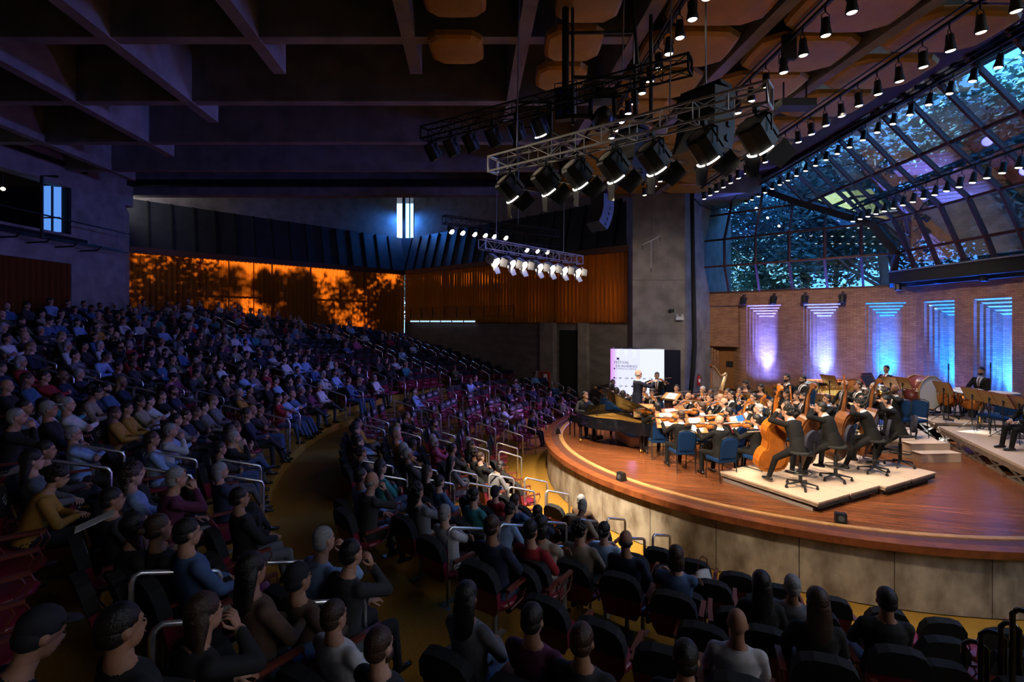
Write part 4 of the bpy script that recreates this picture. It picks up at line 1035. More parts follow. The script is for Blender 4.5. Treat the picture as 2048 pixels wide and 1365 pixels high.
# hood panels of dark sheet metal with ribs
for nm, p0, p1, n, cnt in (('trim_1', LW0, APEX, nl, 16), ('trim_2', APEX, RW0, nr, 18)):
    p0 = Vector(p0); p1 = Vector(p1); g = sgroup(nm)
    for k in range(cnt):
        a = p0.lerp(p1, k / cnt); b = p0.lerp(p1, (k + 1) / cnt)
        vs = [a + Vector((0, 0, HOODZ0)), b + Vector((0, 0, HOODZ0)), b + n * .7 + Vector((0, 0, HOODZ1)), a + n * .7 + Vector((0, 0, HOODZ1))]
        vs2 = [v + n * .05 for v in vs]
        mb = MB(); mb.add(vs + vs2, [(0, 1, 2, 3), (7, 6, 5, 4), (0, 4, 5, 1), (2, 6, 7, 3), (1, 5, 6, 2), (0, 3, 7, 4)]); struct('panel', mb, [BLUEMET], g)
        mb = MB(); mb.beam(vs[0] - n * .02, vs[3] - n * .02, .07, .12); struct('rib', mb, [BLACK], g)
    mb = MB(); mb.beam(p0 + Vector((0, 0, HOODZ0 - .05)) - n * .05, p1 + Vector((0, 0, HOODZ0 - .05)) - n * .05, .25, .3); struct('curtain_rail', mb, [mat('rail_wood', (.12, .05, .03), .6)], g)
cor = [APEX + Vector((0, 0, HOODZ0)), APEX + nr * .72 + Vector((0, 0, HOODZ1)), APEX + Vector((0, .95, HOODZ1)), APEX + nl * .72 + Vector((0, 0, HOODZ1))]
mb = MB(); mb.add(cor + [c + Vector((0, .06, 0)) for c in cor], [(0, 1, 2, 3), (7, 6, 5, 4), (0, 4, 5, 1), (1, 5, 6, 2), (2, 6, 7, 3), (3, 7, 4, 0)]); struct('trim_8', mb, [BLUEMET])
# stage pillar, going out past the glass
mb = MB(); mb.prism([(5.62, 23.3), (8.05, 23.3), (12.2, 27.85), (9.5, 30.0), (5.62, 24.6)], 0, 10.45); pil = struct('wall_pillar', mb, [CONC])
mb = MB(); mb.box((6.83, 23.285, 3.9), (2.43, .03, .03)); mb.box((6.83, 23.285, 6.4), (2.43, .03, .03)); struct('form_joint', mb, [CONCD], pil)
# curtain windows: glass wall outside the curtains
def window_wall(name, p0, p1, z0, z1, n, step, off):
    g = sgroup(name); M, L = wall_frame(Vector(p0) + n * off, Vector(p1) + n * off); k = max(1, round(L / step))
    for i in range(k):
        mb = MB(); mb.box((L * (i + .5) / k, 0, (z0 + z1) / 2), (L / k - .06, .012, z1 - z0)); struct('pane', mb, [CLEAR], g, M=M)
        mb = MB(); mb.box((L * i / k, 0, (z0 + z1) / 2), (.07, .12, z1 - z0)); struct('mullion', mb, [BLACK], g, M=M)
    for z in (z0, z0 + (z1 - z0) * .52, z1):
        mb = MB(); mb.box((L / 2, 0, z), (L, .1, .09)); struct('transom', mb, [BLACK], g, M=M)
    return g
window_wall('window_2', LW0, APEX, 3.6, 8.2, nl, 2.4, .45)
window_wall('window_3', APEX, RW0, 4.42, 8.2, nr, 2.4, .45)
# curtains
def curtain(p0, p1, z0, z1, label, group, seed, amp=.085):
    rnd = random.Random(seed); M, L = wall_frame(p0, p1); n = int(L / .045); mb = MB(); vs = []; ph = 0.0
    for i in range(n + 1):
        ph += .045 * 2 * PI / rnd.uniform(.20, .30)
        for t in (0, .5, 1):
            vs.append((L * i / n, amp * math.sin(ph) * (1.0 - .2 * t) + .012 * rnd.uniform(-1, 1), z0 + (z1 - z0) * t))
    mb.add(vs, [(3 * i + q, 3 * i + 3 + q, 3 * i + 4 + q, 3 * i + 1 + q) for i in range(n) for q in (0, 1)])
    o = mb.build('curtain', [CURT], None, True, M); tag(o, label, 'curtain', group); return o
cuts = [0, .20, .365, .55, .5535, .80, .9985]
names = ['glowing orange curtain panel beside the concrete pier', 'glowing orange curtain panel, second from the concrete pier', 'sunlit orange curtain panel with bright branch shadows', None, 'orange curtain panel with shadow patches, second from the back corner', 'dim orange curtain panel meeting the back corner under the slot window']
names[4] = 'orange curtain panel just past the narrow gap, dappled by tree shadow'
names[5] = 'dim orange curtain panel ending at the back corner below the slot window'
A_ = Vector(LW0); B_ = Vector(APEX)
for i in range(6):
    if names[i] is None: continue
    curtain(A_.lerp(B_, cuts[i] - (.001 if i != 4 else 0)), A_.lerp(B_, cuts[i + 1] + (.001 if i not in (2, 5) else 0)), 3.35, 8.05, names[i], 'orange curtains', i)
cr = [.008, .25, .5, .75, 1.0]
nm = ['dark orange curtain panel starting at the back corner, with a few sun spots', 'dark orange curtain panel behind the balcony rail, second from the back corner', 'dark brown curtain panel above the red hydrant cabinet', 'dark brown curtain panel touching the concrete stage pillar']
for i in range(4):
    curtain(Vector(APEX).lerp(Vector(RW0), cr[i] - .002) - nr * .06, Vector(APEX).lerp(Vector(RW0), cr[i + 1] + .002) - nr * .06, 4.36, 8.05, nm[i], 'orange curtains', 20 + i)
curtain((-17.36, 8.2), (-17.36, 19.7), 2.4, 6.72, 'dim brown curtain hanging below the projection booth on the side wall', 'orange curtains', 40)
# right back wall: pilasters, dark doorway, cabinet, balcony rail, lit slit
M, L = wall_frame(APEX, RW0)
mb = MB(); mb.box((13.6, -.15, 2.2), (.9, .4, 4.4)); struct('pilaster', mb, [CONC], wbr, M=None)
mb = MB(); mb.box((15.9, -.12, 2.2), (.55, .3, 4.4)); struct('pilaster', mb, [CONC], wbr)
mb = MB(); mb.box((14.9, -.02, 2.0), (1.2, .1, 4.0)); d0 = struct('door_2', mb, [BLACKM], None, M=M)
mb = MB(); mb.box((0, 0, .55), (.62, .2, 1.05)); cab = mb.build('hydrant_cabinet', [REDM], None, False, M @ Matrix.Translation((13.55, -.45, .65))); tag(cab, 'dark red fire hydrant cabinet with white notice on the wall column', 'cabinet')
mb = MB(); mb.box((.16, -.105, .75), (.24, .01, .42)); mb.build('notice', [PAPER], cab)
mb = MB(); mb.box((0, 0, 0), (.3, .02, .36)); o = mb.build('notice_sheet', [PAPER], None, False, M @ Matrix.Translation((12.75, -.03, 1.5))); tag(o, 'small pale notice sheet on the dark wall beside the hydrant cabinet', 'notice')
rl = empty('balcony_rail', M, 'black balcony railing in front of the dark curtain', 'railing')
for k in range(6):
    mb = MB(); mb.tube([(1.2 + .0, -.35, 4.75 + .13 * k), (11.2, -.35, 4.75 + .13 * k)], .014, 5); mb.build('bar', [BLACK], rl)
for k in range(9):
    mb = MB(); mb.box((1.2 + 1.25 * k, -.35, 5.05), (.05, .03, .75)); mb.build('post', [BLACK], rl)
for k in range(6):
    mb = MB(); mb.box((1.5 + 1.15 * k, -.20, 4.46), (1.02, .03, .09)); struct('slit_pane', mb, [mat('daylit_slit', (.8, .9, 1), .5, emit=(.45, .72, 1.0), estr=1.3)], wbr)
# left-wall metal brackets and booth window
win = sgroup('window_4')
a = P(86, 372, 19.6); b = P(121, 464, 19.6)
mb = MB(); mb.box(((a.x + b.x) / 2, 19.62, (a.z + b.z) / 2), (b.x - a.x, .03, a.z - b.z)); struct('pane', mb, [mat('booth_daylight', (.5, .7, 1), .4, emit=(.10, .30, .85), estr=1.0)], win)
mb = MB(); mb.box(((a.x + b.x) / 2 + .05, 19.57, (a.z + b.z) / 2), (.05, .06, a.z - b.z)); mb.box(((a.x + b.x) / 2, 19.57, b.z + .55), (b.x - a.x, .06, .05)); struct('mullion', mb, [BLACK], win)
wk = empty('service_walkway', Matrix.Identity(4), 'black metal service walkway with brackets under the projection booth', 'walkway')
for k in range(6):
    y = 14.6 + 1.1 * k
    mb = MB(); mb.tube([(-17.35, y, 7.3), (-16.7, y + .05, 7.34), (-16.55, y + .06, 7.5)], .03, 5); mb.build('bracket', [BLACK], wk)
for z, x in ((7.45, -16.6), (7.55, -16.9), (8.25, -16.55)):
    mb = MB(); mb.tube([(x, 14.4, z), (x, 21.6, z)], .03, 5); mb.build('rail', [BLACK], wk)
mb = MB(); mb.tube([(-16.55, 17.6, 7.4), (-16.55, 17.6, 9.6), (-16.55, 18.2, 9.75)], .05, 6); mb.build('pipe', [BLACK], wk)

# ceiling --------------------------------------------------------------
DX = -.084
def bx(x0, y): return x0 + DX * (y - 9.11)
mb = MB(); mb.box((-3, 6.5, 12.6), (30, 33.6, .3)); ceil = struct('ceiling', mb, [CONCD])
mb = MB(); mb.box((-4, 32.5, 14.5), (36, 19, .3)); struct('apse_slab', mb, [CONCD], ceil)
LB = EYE + 5.85
for x0, y1 in ((-14.85, 20.85), (-11.43, 17.8), (-8.33, 14.75), (-5.27, 11.85), (-2.04, 11.85), (.35, 14.75), (2.7, 17.8), (5.14, 23.3), (7.8, 23.3)):
    mb = MB(); w = .14
    y0 = -9.9
    bot = LB
    pts = [(bx(x0, y0) - w, y0), (bx(x0, y0) + w, y0), (bx(x0, y1) + w, y1), (bx(x0, y1) - w, y1)]
    mb.prism(pts, bot, 12.5); struct('beam', mb, [CONC], ceil)
for y in (1.2, 4.25, 7.3, 10.33, 13.35, 16.4, 19.45):
    mb = MB(); x1 = bx(2.7, y); mb.box(((-17.4 + x1) / 2, y + .14, (LB + 12.5) / 2 + .01), (x1 + 17.4, .28, 12.5 - LB - .02)); struct('beam', mb, [CONC], ceil)
    mb = MB(); mb.box(((11.5 + x1) / 2, y + .14, 11.95), (11.5 - x1, .28, 1.1)); struct('beam', mb, [CONC], ceil)
mb = MB(); mb.box((-6.0, 23.5, (LB + TOPZ) / 2), (23.6, .5, TOPZ - LB)); struct('beam', mb, [CONC], ceil)
mb = MB(); mb.box((-6.0, 22.9, LB + .45), (23.6, .35, .25)); struct('duct', mb, [BLACKM], ceil)
mb = MB(); mb.prism([(5.6, 23.25), (11.6, 23.25), (11.6, 26.5), (5.6, 26.5)], LB + .1, 12.5); struct('beam', mb, [CONC], ceil)
# dark red edge of the ceiling beside the glass vault
mb = MB(); mb.prism([(bx(10.35, -8), -8), (12.6, -8), (11.9, 25.5), (bx(10.35, 25.5), 25.5)], EYE + 6.82, EYE + 7.1); mb.prism([(12.3, -8), (12.7, -8), (11.9, 25.5), (11.6, 25.5)], EYE + 6.6, EYE + 6.83); struct('trim_3', mb, [STEELRED])
mb = MB(); mb.beam((12.12, 6.5, EYE + 6.55), (11.72, 18, EYE + 6.55), .04, .02); struct('trim_4', mb, [CHROME])
# acoustic panels
def apanel(cx, cy, z, sx, sy):
    mb = MB(); q = []
    for t, zz in ((1.0, .0), (.97, -.10), (.86, -.15), (.55, -.17)):
        ring = []
        for a in range(16):
            an = 2 * PI * (a + .5) / 16; c, s_ = math.cos(an), math.sin(an); k = (abs(c) ** 5 + abs(s_) ** 5) ** (-.2)
            ring.append((c * k * sx / 2 * t, s_ * k * sy / 2 * t, zz))
        q.append(ring)
    vs = [v for r in q for v in r]; fs = [(i * 16 + j, (i + 1) * 16 + j, (i + 1) * 16 + (j + 1) % 16, i * 16 + (j + 1) % 16) for i in range(3) for j in range(16)]
    fs += [tuple(range(16)), tuple(48 + j for j in range(15, -1, -1))]
    mb.add(vs, fs); mb.cyl((sx * .3, 0, 0), (sx * .3, 0, 1.6), .012, n=4); mb.cyl((-sx * .3, 0, 0), (-sx * .3, 0, 1.6), .012, n=4)
    return mb.mesh('acoustic_panel', [PANELY], False)
PA = apanel(0, 0, 0, 2.15, 1.52); PB = apanel(0, 0, 0, 1.95, 1.45); PC = apanel(0, 0, 0, 1.15, 1.15)
for x0, me, z, ys in ((9.0, PA, EYE + 6.0, [6.8 + 1.72 * i for i in range(10)]), (6.45, PA, EYE + 5.95, [6.2 + 1.6 * i for i in range(11)]), (3.92, PB, EYE + 5.95, [6.0 + 1.6 * i for i in range(11)]),
                      (1.3, PC, EYE + 5.6, [7.2, 8.65, 10.0, 11.35]), (-1.05, PC, EYE + 5.85, [8.9, 10.6])):
    for y in ys:
        place('acoustic_panel', me, ceil, Matrix.Translation((bx(x0, y), y, z)))

# stage --------------------------------------------------------------
def arc(r, a0, a1, n): return [(SC.x + r * math.cos(math.radians(a0 + (a1 - a0) * i / n)), SC.y + r * math.sin(math.radians(a0 + (a1 - a0) * i / n))) for i in range(n + 1)]
RI = SR - .52
outl = arc(RI, 148, 285, 40) + [(16.1, 9.42), (16.1, 19.95), (10.0, 25.6), (8.3, 23.6), (5.6, 23.5)]
def clip(poly, n, c, keep):
    out = []
    for i in range(len(poly)):
        a = poly[i]; b = poly[(i + 1) % len(poly)]
        da = (a[0] * n[0] + a[1] * n[1] - c) * keep; db = (b[0] * n[0] + b[1] * n[1] - c) * keep
        if da >= 0: out.append(a)
        if da * db < 0:
            t = da / (da - db); out.append((a[0] + (b[0] - a[0]) * t, a[1] + (b[1] - a[1]) * t))
    return out
mb = MB(); mb.prism(outl, STG - .2, STG - .012); stage = struct('floor_stage', mb, [mat('stage_base', (.05, .02, .012), .6)])
ang = math.radians(-17); nrm = (-math.sin(ang), math.cos(ang)); PW = .17
cs = [p[0] * nrm[0] + p[1] * nrm[1] for p in outl]; c = min(cs) - .02
Rp = Matrix.Rotation(ang, 4, 'Z'); Ri = Matrix.Rotation(-ang, 4, 'Z')
while c < max(cs):
    q = clip(clip(outl, nrm, c + .002, 1), nrm, c + PW - .002, -1)
    if len(q) >= 3:
        loc = [tuple((Ri @ Vector((x, y, 0)))[:2]) for x, y in q]
        mb = MB(); mb.prism(loc, STG - .03, STG); struct('plank', mb, [PLANK], stage, M=Rp)
    c += PW
ap = sgroup('wall_apron')
for i in range(13):
    a0 = 146 + 10.7 * i; a1 = a0 + 10.6
    mb = MB(); mb.prism(arc(SR - .06, a0, a1, 5) + list(reversed(arc(SR - .4, a0, a1, 5))), 0, STG - .08); struct('panel', mb, [APRON], ap)
nose = sgroup('trim_5')
ua_ = Vector((.966, .259, 0)); qa_ = Vector((.259, -.966, 0))
def straight(r0_, r1_, s0, s1):
    a = SC + qa_ * r0_ + ua_ * s0; b = SC + qa_ * r0_ + ua_ * s1; c_ = SC + qa_ * r1_ + ua_ * s1; d = SC + qa_ * r1_ + ua_ * s0
    return [(v.x, v.y) for v in (a, b, c_, d)]
for i in range(5):
    mb = MB(); mb.prism(straight(SR - .06, SR - .4, 1.25 * i + .01, 1.25 * i + 1.24), 0, STG - .08); struct('panel', mb, [APRON], ap)
    for ro, ri, z0, z1, m, nm_ in ((SR + .03, SR - .19, STG - .12, STG + .0, NOSE, 'nosing_board'), (SR - .195, SR - .40, STG - .1, STG - .006, BLACKM, 'channel_board'), (SR - .405, SR - .525, STG - .1, STG + .012, NOSE2, 'edge_board')):
        mb = MB(); mb.prism(straight(ro, ri, 1.25 * i, 1.25 * i + 1.245), z0, z1); struct(nm_, mb, [m], nose)
for i in range(25):
    a0 = 146 + 5.56 * i; a1 = a0 + 5.53
    for ro, ri, z0, z1, m, nm_ in ((SR + .03, SR - .19, STG - .12, STG + .0, NOSE, 'nosing_board'), (SR - .195, SR - .40, STG - .1, STG - .006, mat('groove_wood', (.11, .035, .02), .4), 'channel_board'), (SR - .405, SR - .525, STG - .1, STG + .012, NOSE2, 'edge_board')):
        mb = MB(); mb.prism(arc(ro, a0, a1, 3) + list(reversed(arc(ri, a0, a1, 3))), z0, z1); struct(nm_, mb, [m], nose)
# brick walls with stepped niches
A0 = Vector((9.8, 25.77, 0)); A1 = Vector((16.12, 19.95, 0)); B1 = Vector((15.4, 5.2, 0))
def wallx(p0, p1, px, off=0.0):
    u = (p1 - p0).normalized(); n = Vector((-u.y, u.x, 0)); q = p0 + n * off; k = (px - 1024) / 1000.0
    return (k * q.y - q.x) / (u.x - k * u.y)
def brick_wall(name, p0, p1, niches, top, ztop, door=None):
    M, L = wall_frame(p0, p1); mb = MB(); x = 0.0; ins = .105; dep = .12
    items = sorted(list(niches))
    for a, b in items:
        mb.add([(x, 0, STG), (a, 0, STG), (a, 0, ztop), (x, 0, ztop)], [(0, 1, 2, 3)])
        mb.add([(a, 0, top + .05), (b, 0, top + .05), (b, 0, ztop), (a, 0, ztop)], [(0, 1, 2, 3)])
        for s in range(5):
            l, r, t, y = a + ins * s, b - ins * s, top - .125 * s, dep * s; y2 = y + dep; l2, r2, t2 = l + ins, r - ins, t - .125
            mb.add([(l, y, STG), (l, y2, STG), (l, y2, t), (l, y, t)], [(0, 1, 2, 3)])
            mb.add([(r, y, STG), (r, y2, STG), (r, y2, t), (r, y, t)], [(3, 2, 1, 0)])
            mb.add([(l, y, t + .05), (r, y, t + .05), (r, y2, t), (l, y2, t)], [(3, 2, 1, 0)])
            if s < 4:
                mb.add([(l, y2, STG), (l2, y2, STG), (l2, y2, t), (l, y2, t)], [(0, 1, 2, 3)])
                mb.add([(r2, y2, STG), (r, y2, STG), (r, y2, t), (r2, y2, t)], [(0, 1, 2, 3)])
                mb.add([(l2, y2, t2 + .05), (r2, y2, t2 + .05), (r2, y2, t), (l2, y2, t)], [(0, 1, 2, 3)])
            else:
                mb.add([(l, y2, STG), (r, y2, STG), (r, y2, t), (l, y2, t)], [(0, 1, 2, 3)])
        x = b
    mb.add([(x, 0, STG), (L, 0, STG), (L, 0, ztop), (x, 0, ztop)], [(0, 1, 2, 3)])
    mb.add([(0, 0, ztop), (L, 0, ztop), (L, .9, ztop), (0, .9, ztop)], [(0, 1, 2, 3)]); mb.add([(0, .9, 0), (L, .9, 0), (L, .9, ztop), (0, .9, ztop)], [(3, 2, 1, 0)])
    o = struct(name, mb, [BRICK], M=M)
    return o, M, L
NA = [(wallx(A0, A1, a), wallx(A0, A1, b)) for a, b in ((1493, 1562), (1607, 1681), (1731, 1812))]
NBp = [(wallx(A1, B1, a), wallx(A1, B1, b)) for a, b in ((1848, 1909), (1947, 2024))]
NBp.append((NBp[1][1] + .9, NBp[1][1] + 2.3))
# door alcove in wall A
dA = (wallx(A0, A1, 1414), wallx(A0, A1, 1480))
WA, MA, LA = brick_wall('wall_stage_back', A0, A1, [dA] + NA, 5.2, EYE + 1.38)
WB, MB_, LB_ = brick_wall('wall_stage_side', A1, B1, NBp, 5.2, EYE + 1.50)
mb = MB(); a, b = wallx(A0, A1, 1426, .5), wallx(A0, A1, 1478, .5); mb.box(((a + b) / 2, .56, (STG + 3.13) / 2), (b - a, .06, 3.13 - STG)); dr = struct('door_1', mb, [DOORM], None, M=MA)
mb = MB(); mb.box(((a + b) / 2 + .18, .52, 2.30), (.34, .02, .3)); struct('vision_panel', mb, [BLACKM], dr)
mb = MB(); mb.box((a - .04, .53, 2.1), (.06, .1, 2.1)); mb.box((b + .04, .53, 2.1), (.06, .1, 2.1)); mb.box(((a + b) / 2, .53, 3.16), (b - a + .14, .1, .06)); struct('door_frame', mb, [mat('door_frame_wood', (.16, .07, .03), .5)], dr)
mb = MB(); mb.box(((dA[0] + dA[1]) / 2, .3, 4.2), (dA[1] - dA[0] - .22, .45, 2.0)); struct('lintel', mb, [BRICK], WA)

# glass vault --------------------------------------------------------
UA = (Vector((15.6, 20.5, 0)) - A0).normalized(); NAo = Vector((-UA.y, UA.x, 0))
ZA = [1.42, 2.68, 3.98, 5.35, 6.85]; OA = [.02, -.62, -.62, .1, .75]
ZB = [1.98, 2.72, 3.96, 5.35, 6.82]; IB = [0, .30, .87, 2.4, 3.85]
def XB(z): return 15.6 - interp(z, list(zip(ZB, IB)))
def shipA(i): return (XB(max(ZA[i], 1.98)) - A0.x - NAo.x * OA[i]) / UA.x
def PAv(s, i, t=0.0, e=0.0):
    z = ZA[i] + (ZA[i + 1] - ZA[i]) * t if t else ZA[i]; o = OA[i] + (OA[i + 1] - OA[i]) * t if t else OA[i]
    return A0 + UA * s + NAo * (o + e) + Vector((0, 0, EYE + z))
sm = [wallx(A0, A0 + UA, px, -.62) for px in (1391, 1449, 1511, 1578, 1649, 1722)]
sm.append(8.05)
WG = sgroup('window_5')
def quad_pane(pts, g, nm='pane', m=None, th=.012):
    c = (pts[1] - pts[0]).cross(pts[-1] - pts[0]).normalized() * th; n = len(pts)
    mb = MB(); mb.add(pts + [p + c for p in pts], [tuple(range(n)), tuple(range(2 * n - 1, n - 1, -1))] + [(i, n + i, n + (i + 1) % n, (i + 1) % n) for i in range(n)]); return struct(nm, mb, [m or GLASS], g)
for i in range(4):
    h0, h1 = shipA(i), shipA(i + 1)
    mb = MB(); mb.beam(PAv(sm[0], i), PAv(min(h0, 8.0), i), .09, .09); struct('transom', mb, [STEELRED], WG)
    for j in range(6):
        s0, s1 = sm[j], sm[j + 1]
        poly = [(s0, 0), (s1, 0), (s1, 1), (s0, 1)]
        # keep s <= h0 + (h1-h0) t
        poly = clip(poly, (1, -(h1 - h0)), h0, -1)
        if len(poly) >= 3: quad_pane([PAv(s, i, t) if t < 1 else PAv(s, i + 1) for s, t in poly], WG)
        if s0 < h0:
            t = 1.0 if s0 <= h1 else (h0 - s0) / max(h0 - h1, 1e-6)
            q = PAv(s0, i + 1) if t >= 1 else PAv(s0, i, t)
            mb = MB(); mb.beam(PAv(s0, i), q, .085, .12); struct('mullion', mb, [STEELRED], WG)
hip = [PAv(min(shipA(i), 8.0), i) for i in range(5)]
for a, b in zip(hip, hip[1:]):
    mb = MB(); mb.beam(a, b + (b - a) * .02, .22, .28); struct('hip_beam', mb, [mat('hip_steel', (.02, .012, .014), .5)], WG)
WV = sgroup('window_6')
YH = [h.y for h in hip]; YH[0] = 20.5; YH[1] = 20.45
ym = [20.5 - 1.1 * k for k in range(-4, 13)]
def PBv(y, i): return Vector((15.6 - IB[i] + .03 * (y - 17), y, EYE + ZB[i]))
for i in range(4):
    h0, h1 = YH[i], YH[i + 1]
    mb = MB(); mb.beam(PBv(h0, i), PBv(7.0, i), .09, .09); struct('transom', mb, [STEELRED], WV)
    for y, y2 in zip(ym, ym[1:]):
        poly = clip([(y, 0), (y, 1), (y2, 1), (y2, 0)], (1, -(h1 - h0)), h0, -1)
        if len(poly) >= 3: quad_pane([PBv(q, i).lerp(PBv(q, i + 1), t) for q, t in poly], WV)
        t0 = 0.0 if y <= h0 else (y - h0) / max(h1 - h0, 1e-6)
        if t0 < .98:
            mb = MB(); mb.beam(PBv(y, i).lerp(PBv(y, i + 1), t0), PBv(y, i + 1), .085, .14); struct('mullion', mb, [STEELRED], WV)
slab('sill_cap', (15.9, 20.6), (15.3, 5.2), EYE + 1.38, EYE + 1.97, 1.2, BLACKM, WB)
slab('vault_end', (18.5, 6.9), (11.5, 6.9), EYE + .5, EYE + 8, .2, CONC, WB)
mb = MB(); mb.box((15.45, 13.6, EYE + 1.73), (.30, 13.4, .44)); struct('trim_6', mb, [BLACKM])
mb = MB(); mb.box((15.28, 13.6, EYE + 1.98), (.06, 13.4, .05)); struct('trim_7', mb, [STEEL])
# ------------------------------------------------------------------ trusses, lamps, speakers
def truss(name, p0, p1, w, label, mat_=ALU, step=.42):
    p0 = Vector(p0); p1 = Vector(p1); d = p1 - p0; L = d.length; u = d / L; sd = Vector((0, 0, 1)).cross(u).normalized(); up = u.cross(sd)
    M = Matrix(((sd.x, u.x, up.x, p0.x), (sd.y, u.y, up.y, p0.y), (sd.z, u.z, up.z, p0.z), (0, 0, 0, 1)))
    r = empty(name, M, label, 'truss'); h = w / 2
    cs = [(-h, -h), (h, -h), (h, h), (-h, h)]
    for x, z in cs:
        m = MB(); m.cyl((x, 0, z), (x, L, z), .018, n=6); m.build('chord', [mat_], r)
    n = max(2, int(L / step))
    for k in range(n):
        y0, y1 = L * k / n, L * (k + 1) / n
        m = MB()
        for i in range(4):
            a, b = cs[i], cs[(i + 1) % 4]
            if k % 2: a, b = b, a
            m.cyl((a[0], y0, a[1]), (b[0], y1, b[1]), .009, n=4, caps=False)
            m.cyl((a[0], y0, a[1]), (b[0], y0, b[1]), .009, n=4, caps=False)
        m.build('lattice', [mat_], r)
    for y in (0, L):
        m = MB(); m.tube([(x, y, z) for x, z in cs], .022, 5, closed=True); m.box((0, y, -h), (w, .03, .04)); m.box((0, y, h), (w, .03, .04)); m.build('end_plate', [mat_], r)
    return r
def fresnel(R=.2, Ln=.42, barn=True, body=BLACK):
    """lamp hanging at its clamp (origin), beam towards -Z before tilting; built pointing along +Y"""
    p = []
    m = MB(); m.lathe([(R * .55, -Ln * .5), (R * .9, -Ln * .5), (R, -Ln * .42), (R, Ln * .38), (R * 1.02, Ln * .5)], 8, 0, Matrix.Rotation(-PI / 2, 4, 'X') @ rotz(PI / 8))
    m.box((R * .75, 0, R * .75), (R * .3, Ln * .8, R * .3))
    p.append(('housing', m.mesh('fr_h', [body])))
    m = MB(); m.lathe([(R * .60, -Ln * .505), (R * .3, -Ln * .52), (R * .1, -Ln * .525)], 8, 0, Matrix.Rotation(-PI / 2, 4, 'X') @ rotz(PI / 8)); p.append(('rear_cap', m.mesh('fr_r', [mat('lamp_rear_grey', (.30, .28, .25), .5)])))
    m = MB(); m.lathe([(R * .9, Ln * .50), (R * .6, Ln * .53), (.02, Ln * .545)], 14, 0, Matrix.Rotation(-PI / 2, 4, 'X')); p.append(('lens', m.mesh('fr_l', [LAMP], True)))
    m = MB(); m.tube([(R * 1.03 * math.cos(a), Ln * .46, R * 1.03 * math.sin(a)) for a in [-2.5 + .16 * i for i in range(7)]], .012, 5); m.tube([(R * 1.03 * math.cos(a), Ln * .46, R * 1.03 * math.sin(a)) for a in [-1.35 + .16 * i for i in range(7)]], .012, 5); p.append(('glow_gap', m.mesh('fr_g', [LAMPS])))
    if barn:
        for k in range(4):
            T = Matrix.Rotation(k * PI / 2 + .35, 4, 'Y') @ Matrix.Translation((0, Ln * .54, R * 1.0)) @ Matrix.Rotation(math.radians(28 if k % 2 else 38), 4, 'X')
            m = MB(); w = R * (.95 if k % 2 else .7); m.prism([(-w, 0), (w, 0), (w * .8, R * 1.25), (-w * .8, R * 1.25)], -.004, .004, 0, T); p.append(('barn_door', m.mesh('fr_b', [body])))
    return p
def yoke(R, drop, body=BLACK):
    m = MB(); m.tube([(-R * 1.12, 0, -drop), (-R * 1.12, 0, -drop * .35), (-R * .7, 0, -drop * .18), (R * .7, 0, -drop * .18), (R * 1.12, 0, -drop * .35), (R * 1.12, 0, -drop)], .014, 5); m.cyl((0, 0, -drop * .18), (0, 0, .03), .02, n=6); m.box((0, 0, .02), (.06, .06, .08))
    return m.mesh('yoke', [body])
FRES = fresnel(.185, .38); YOKE = yoke(.185, .30)
PAR = fresnel(.13, .34, False, BLACK); PYOKE = yoke(.13, .26)
SHAPE_CACHE = {}
def hang_lamp(name, loc, aim, label, group, parts=FRES, yk=YOKE, drop=.30, off=False, sc=1.0, swap=None):
    loc = Vector(loc); r = empty(name, Matrix.Translation(loc) @ rotz(math.atan2(-(aim[0] - loc.x), aim[1] - loc.y)) @ Matrix.Scale(sc, 4), label, 'stage light', group)
    d = Vector(aim) - loc; pitch = math.atan2(d.z + drop, math.hypot(d.x, d.y))
    place('yoke', yk, r)
    T = Matrix.Translation((0, 0, -drop)) @ Matrix.Rotation(pitch, 4, 'X')
    for nm, me in parts:
        o = place(nm, me, r, T)
        if nm in ('lens', 'glow_gap') and off:
            o.material_slots[0].link = 'OBJECT'; o.material_slots[0].material = mat('unlit_lens', (.05, .09, .14), .15)
        if swap and nm in swap:
            o.material_slots[0].link = 'OBJECT'; o.material_slots[0].material = swap[nm]
    return r
cone = (6, 12.5, 1)
# near truss with seven fresnel lamps
T0 = Vector((-.34, 8.95, 7.28)); T1 = Vector((3.17, 6.15, 7.28))
truss('lighting_truss', T0, T1, .26, 'pale aluminium lighting truss carrying seven big barn-door lamps')
for i, px in enumerate((1018, 1090, 1153, 1224, 1305, 1408, 1512)):
    k = (px - 1024) / 1000; t = (k * T0.y - T0.x) / ((T1.x - T0.x) - k * (T1.y - T0.y)); q = T0.lerp(T1, t)
    hang_lamp('fresnel_lamp', q + Vector((0, 0, -.16)), (q.x + 3.4, q.y + 2.0, 3.3), ORD[i] + ' lit barn-door lamp on the near truss, counted from its free end', 'big lamps on the near truss')
# second truss, higher and further, with small unlit lamps
U0 = Vector((-1.84, 10.5, 8.42)); U1 = Vector((2.72, 7.64, 8.42))
truss('lighting_truss', U0, U1, .24, 'black upper lighting truss crossing behind the hanging pipe frame', BLACK)
for i, px in enumerate((864, 902, 940, 985, 1032, 1078)):
    k = (px - 1024) / 1000; t = (k * U0.y - U0.x) / ((U1.x - U0.x) - k * (U1.y - U0.y)); q = U0.lerp(U1, t)
    hang_lamp('spot_lamp', q + Vector((0, 0, -.14)), (q.x + 3, q.y + 3.5, 2), ORD[i] + ' dark unlit lamp under the black upper truss, counted from its free end', 'small lamps on the upper truss', PAR, PYOKE, .26, off=(i < 5))
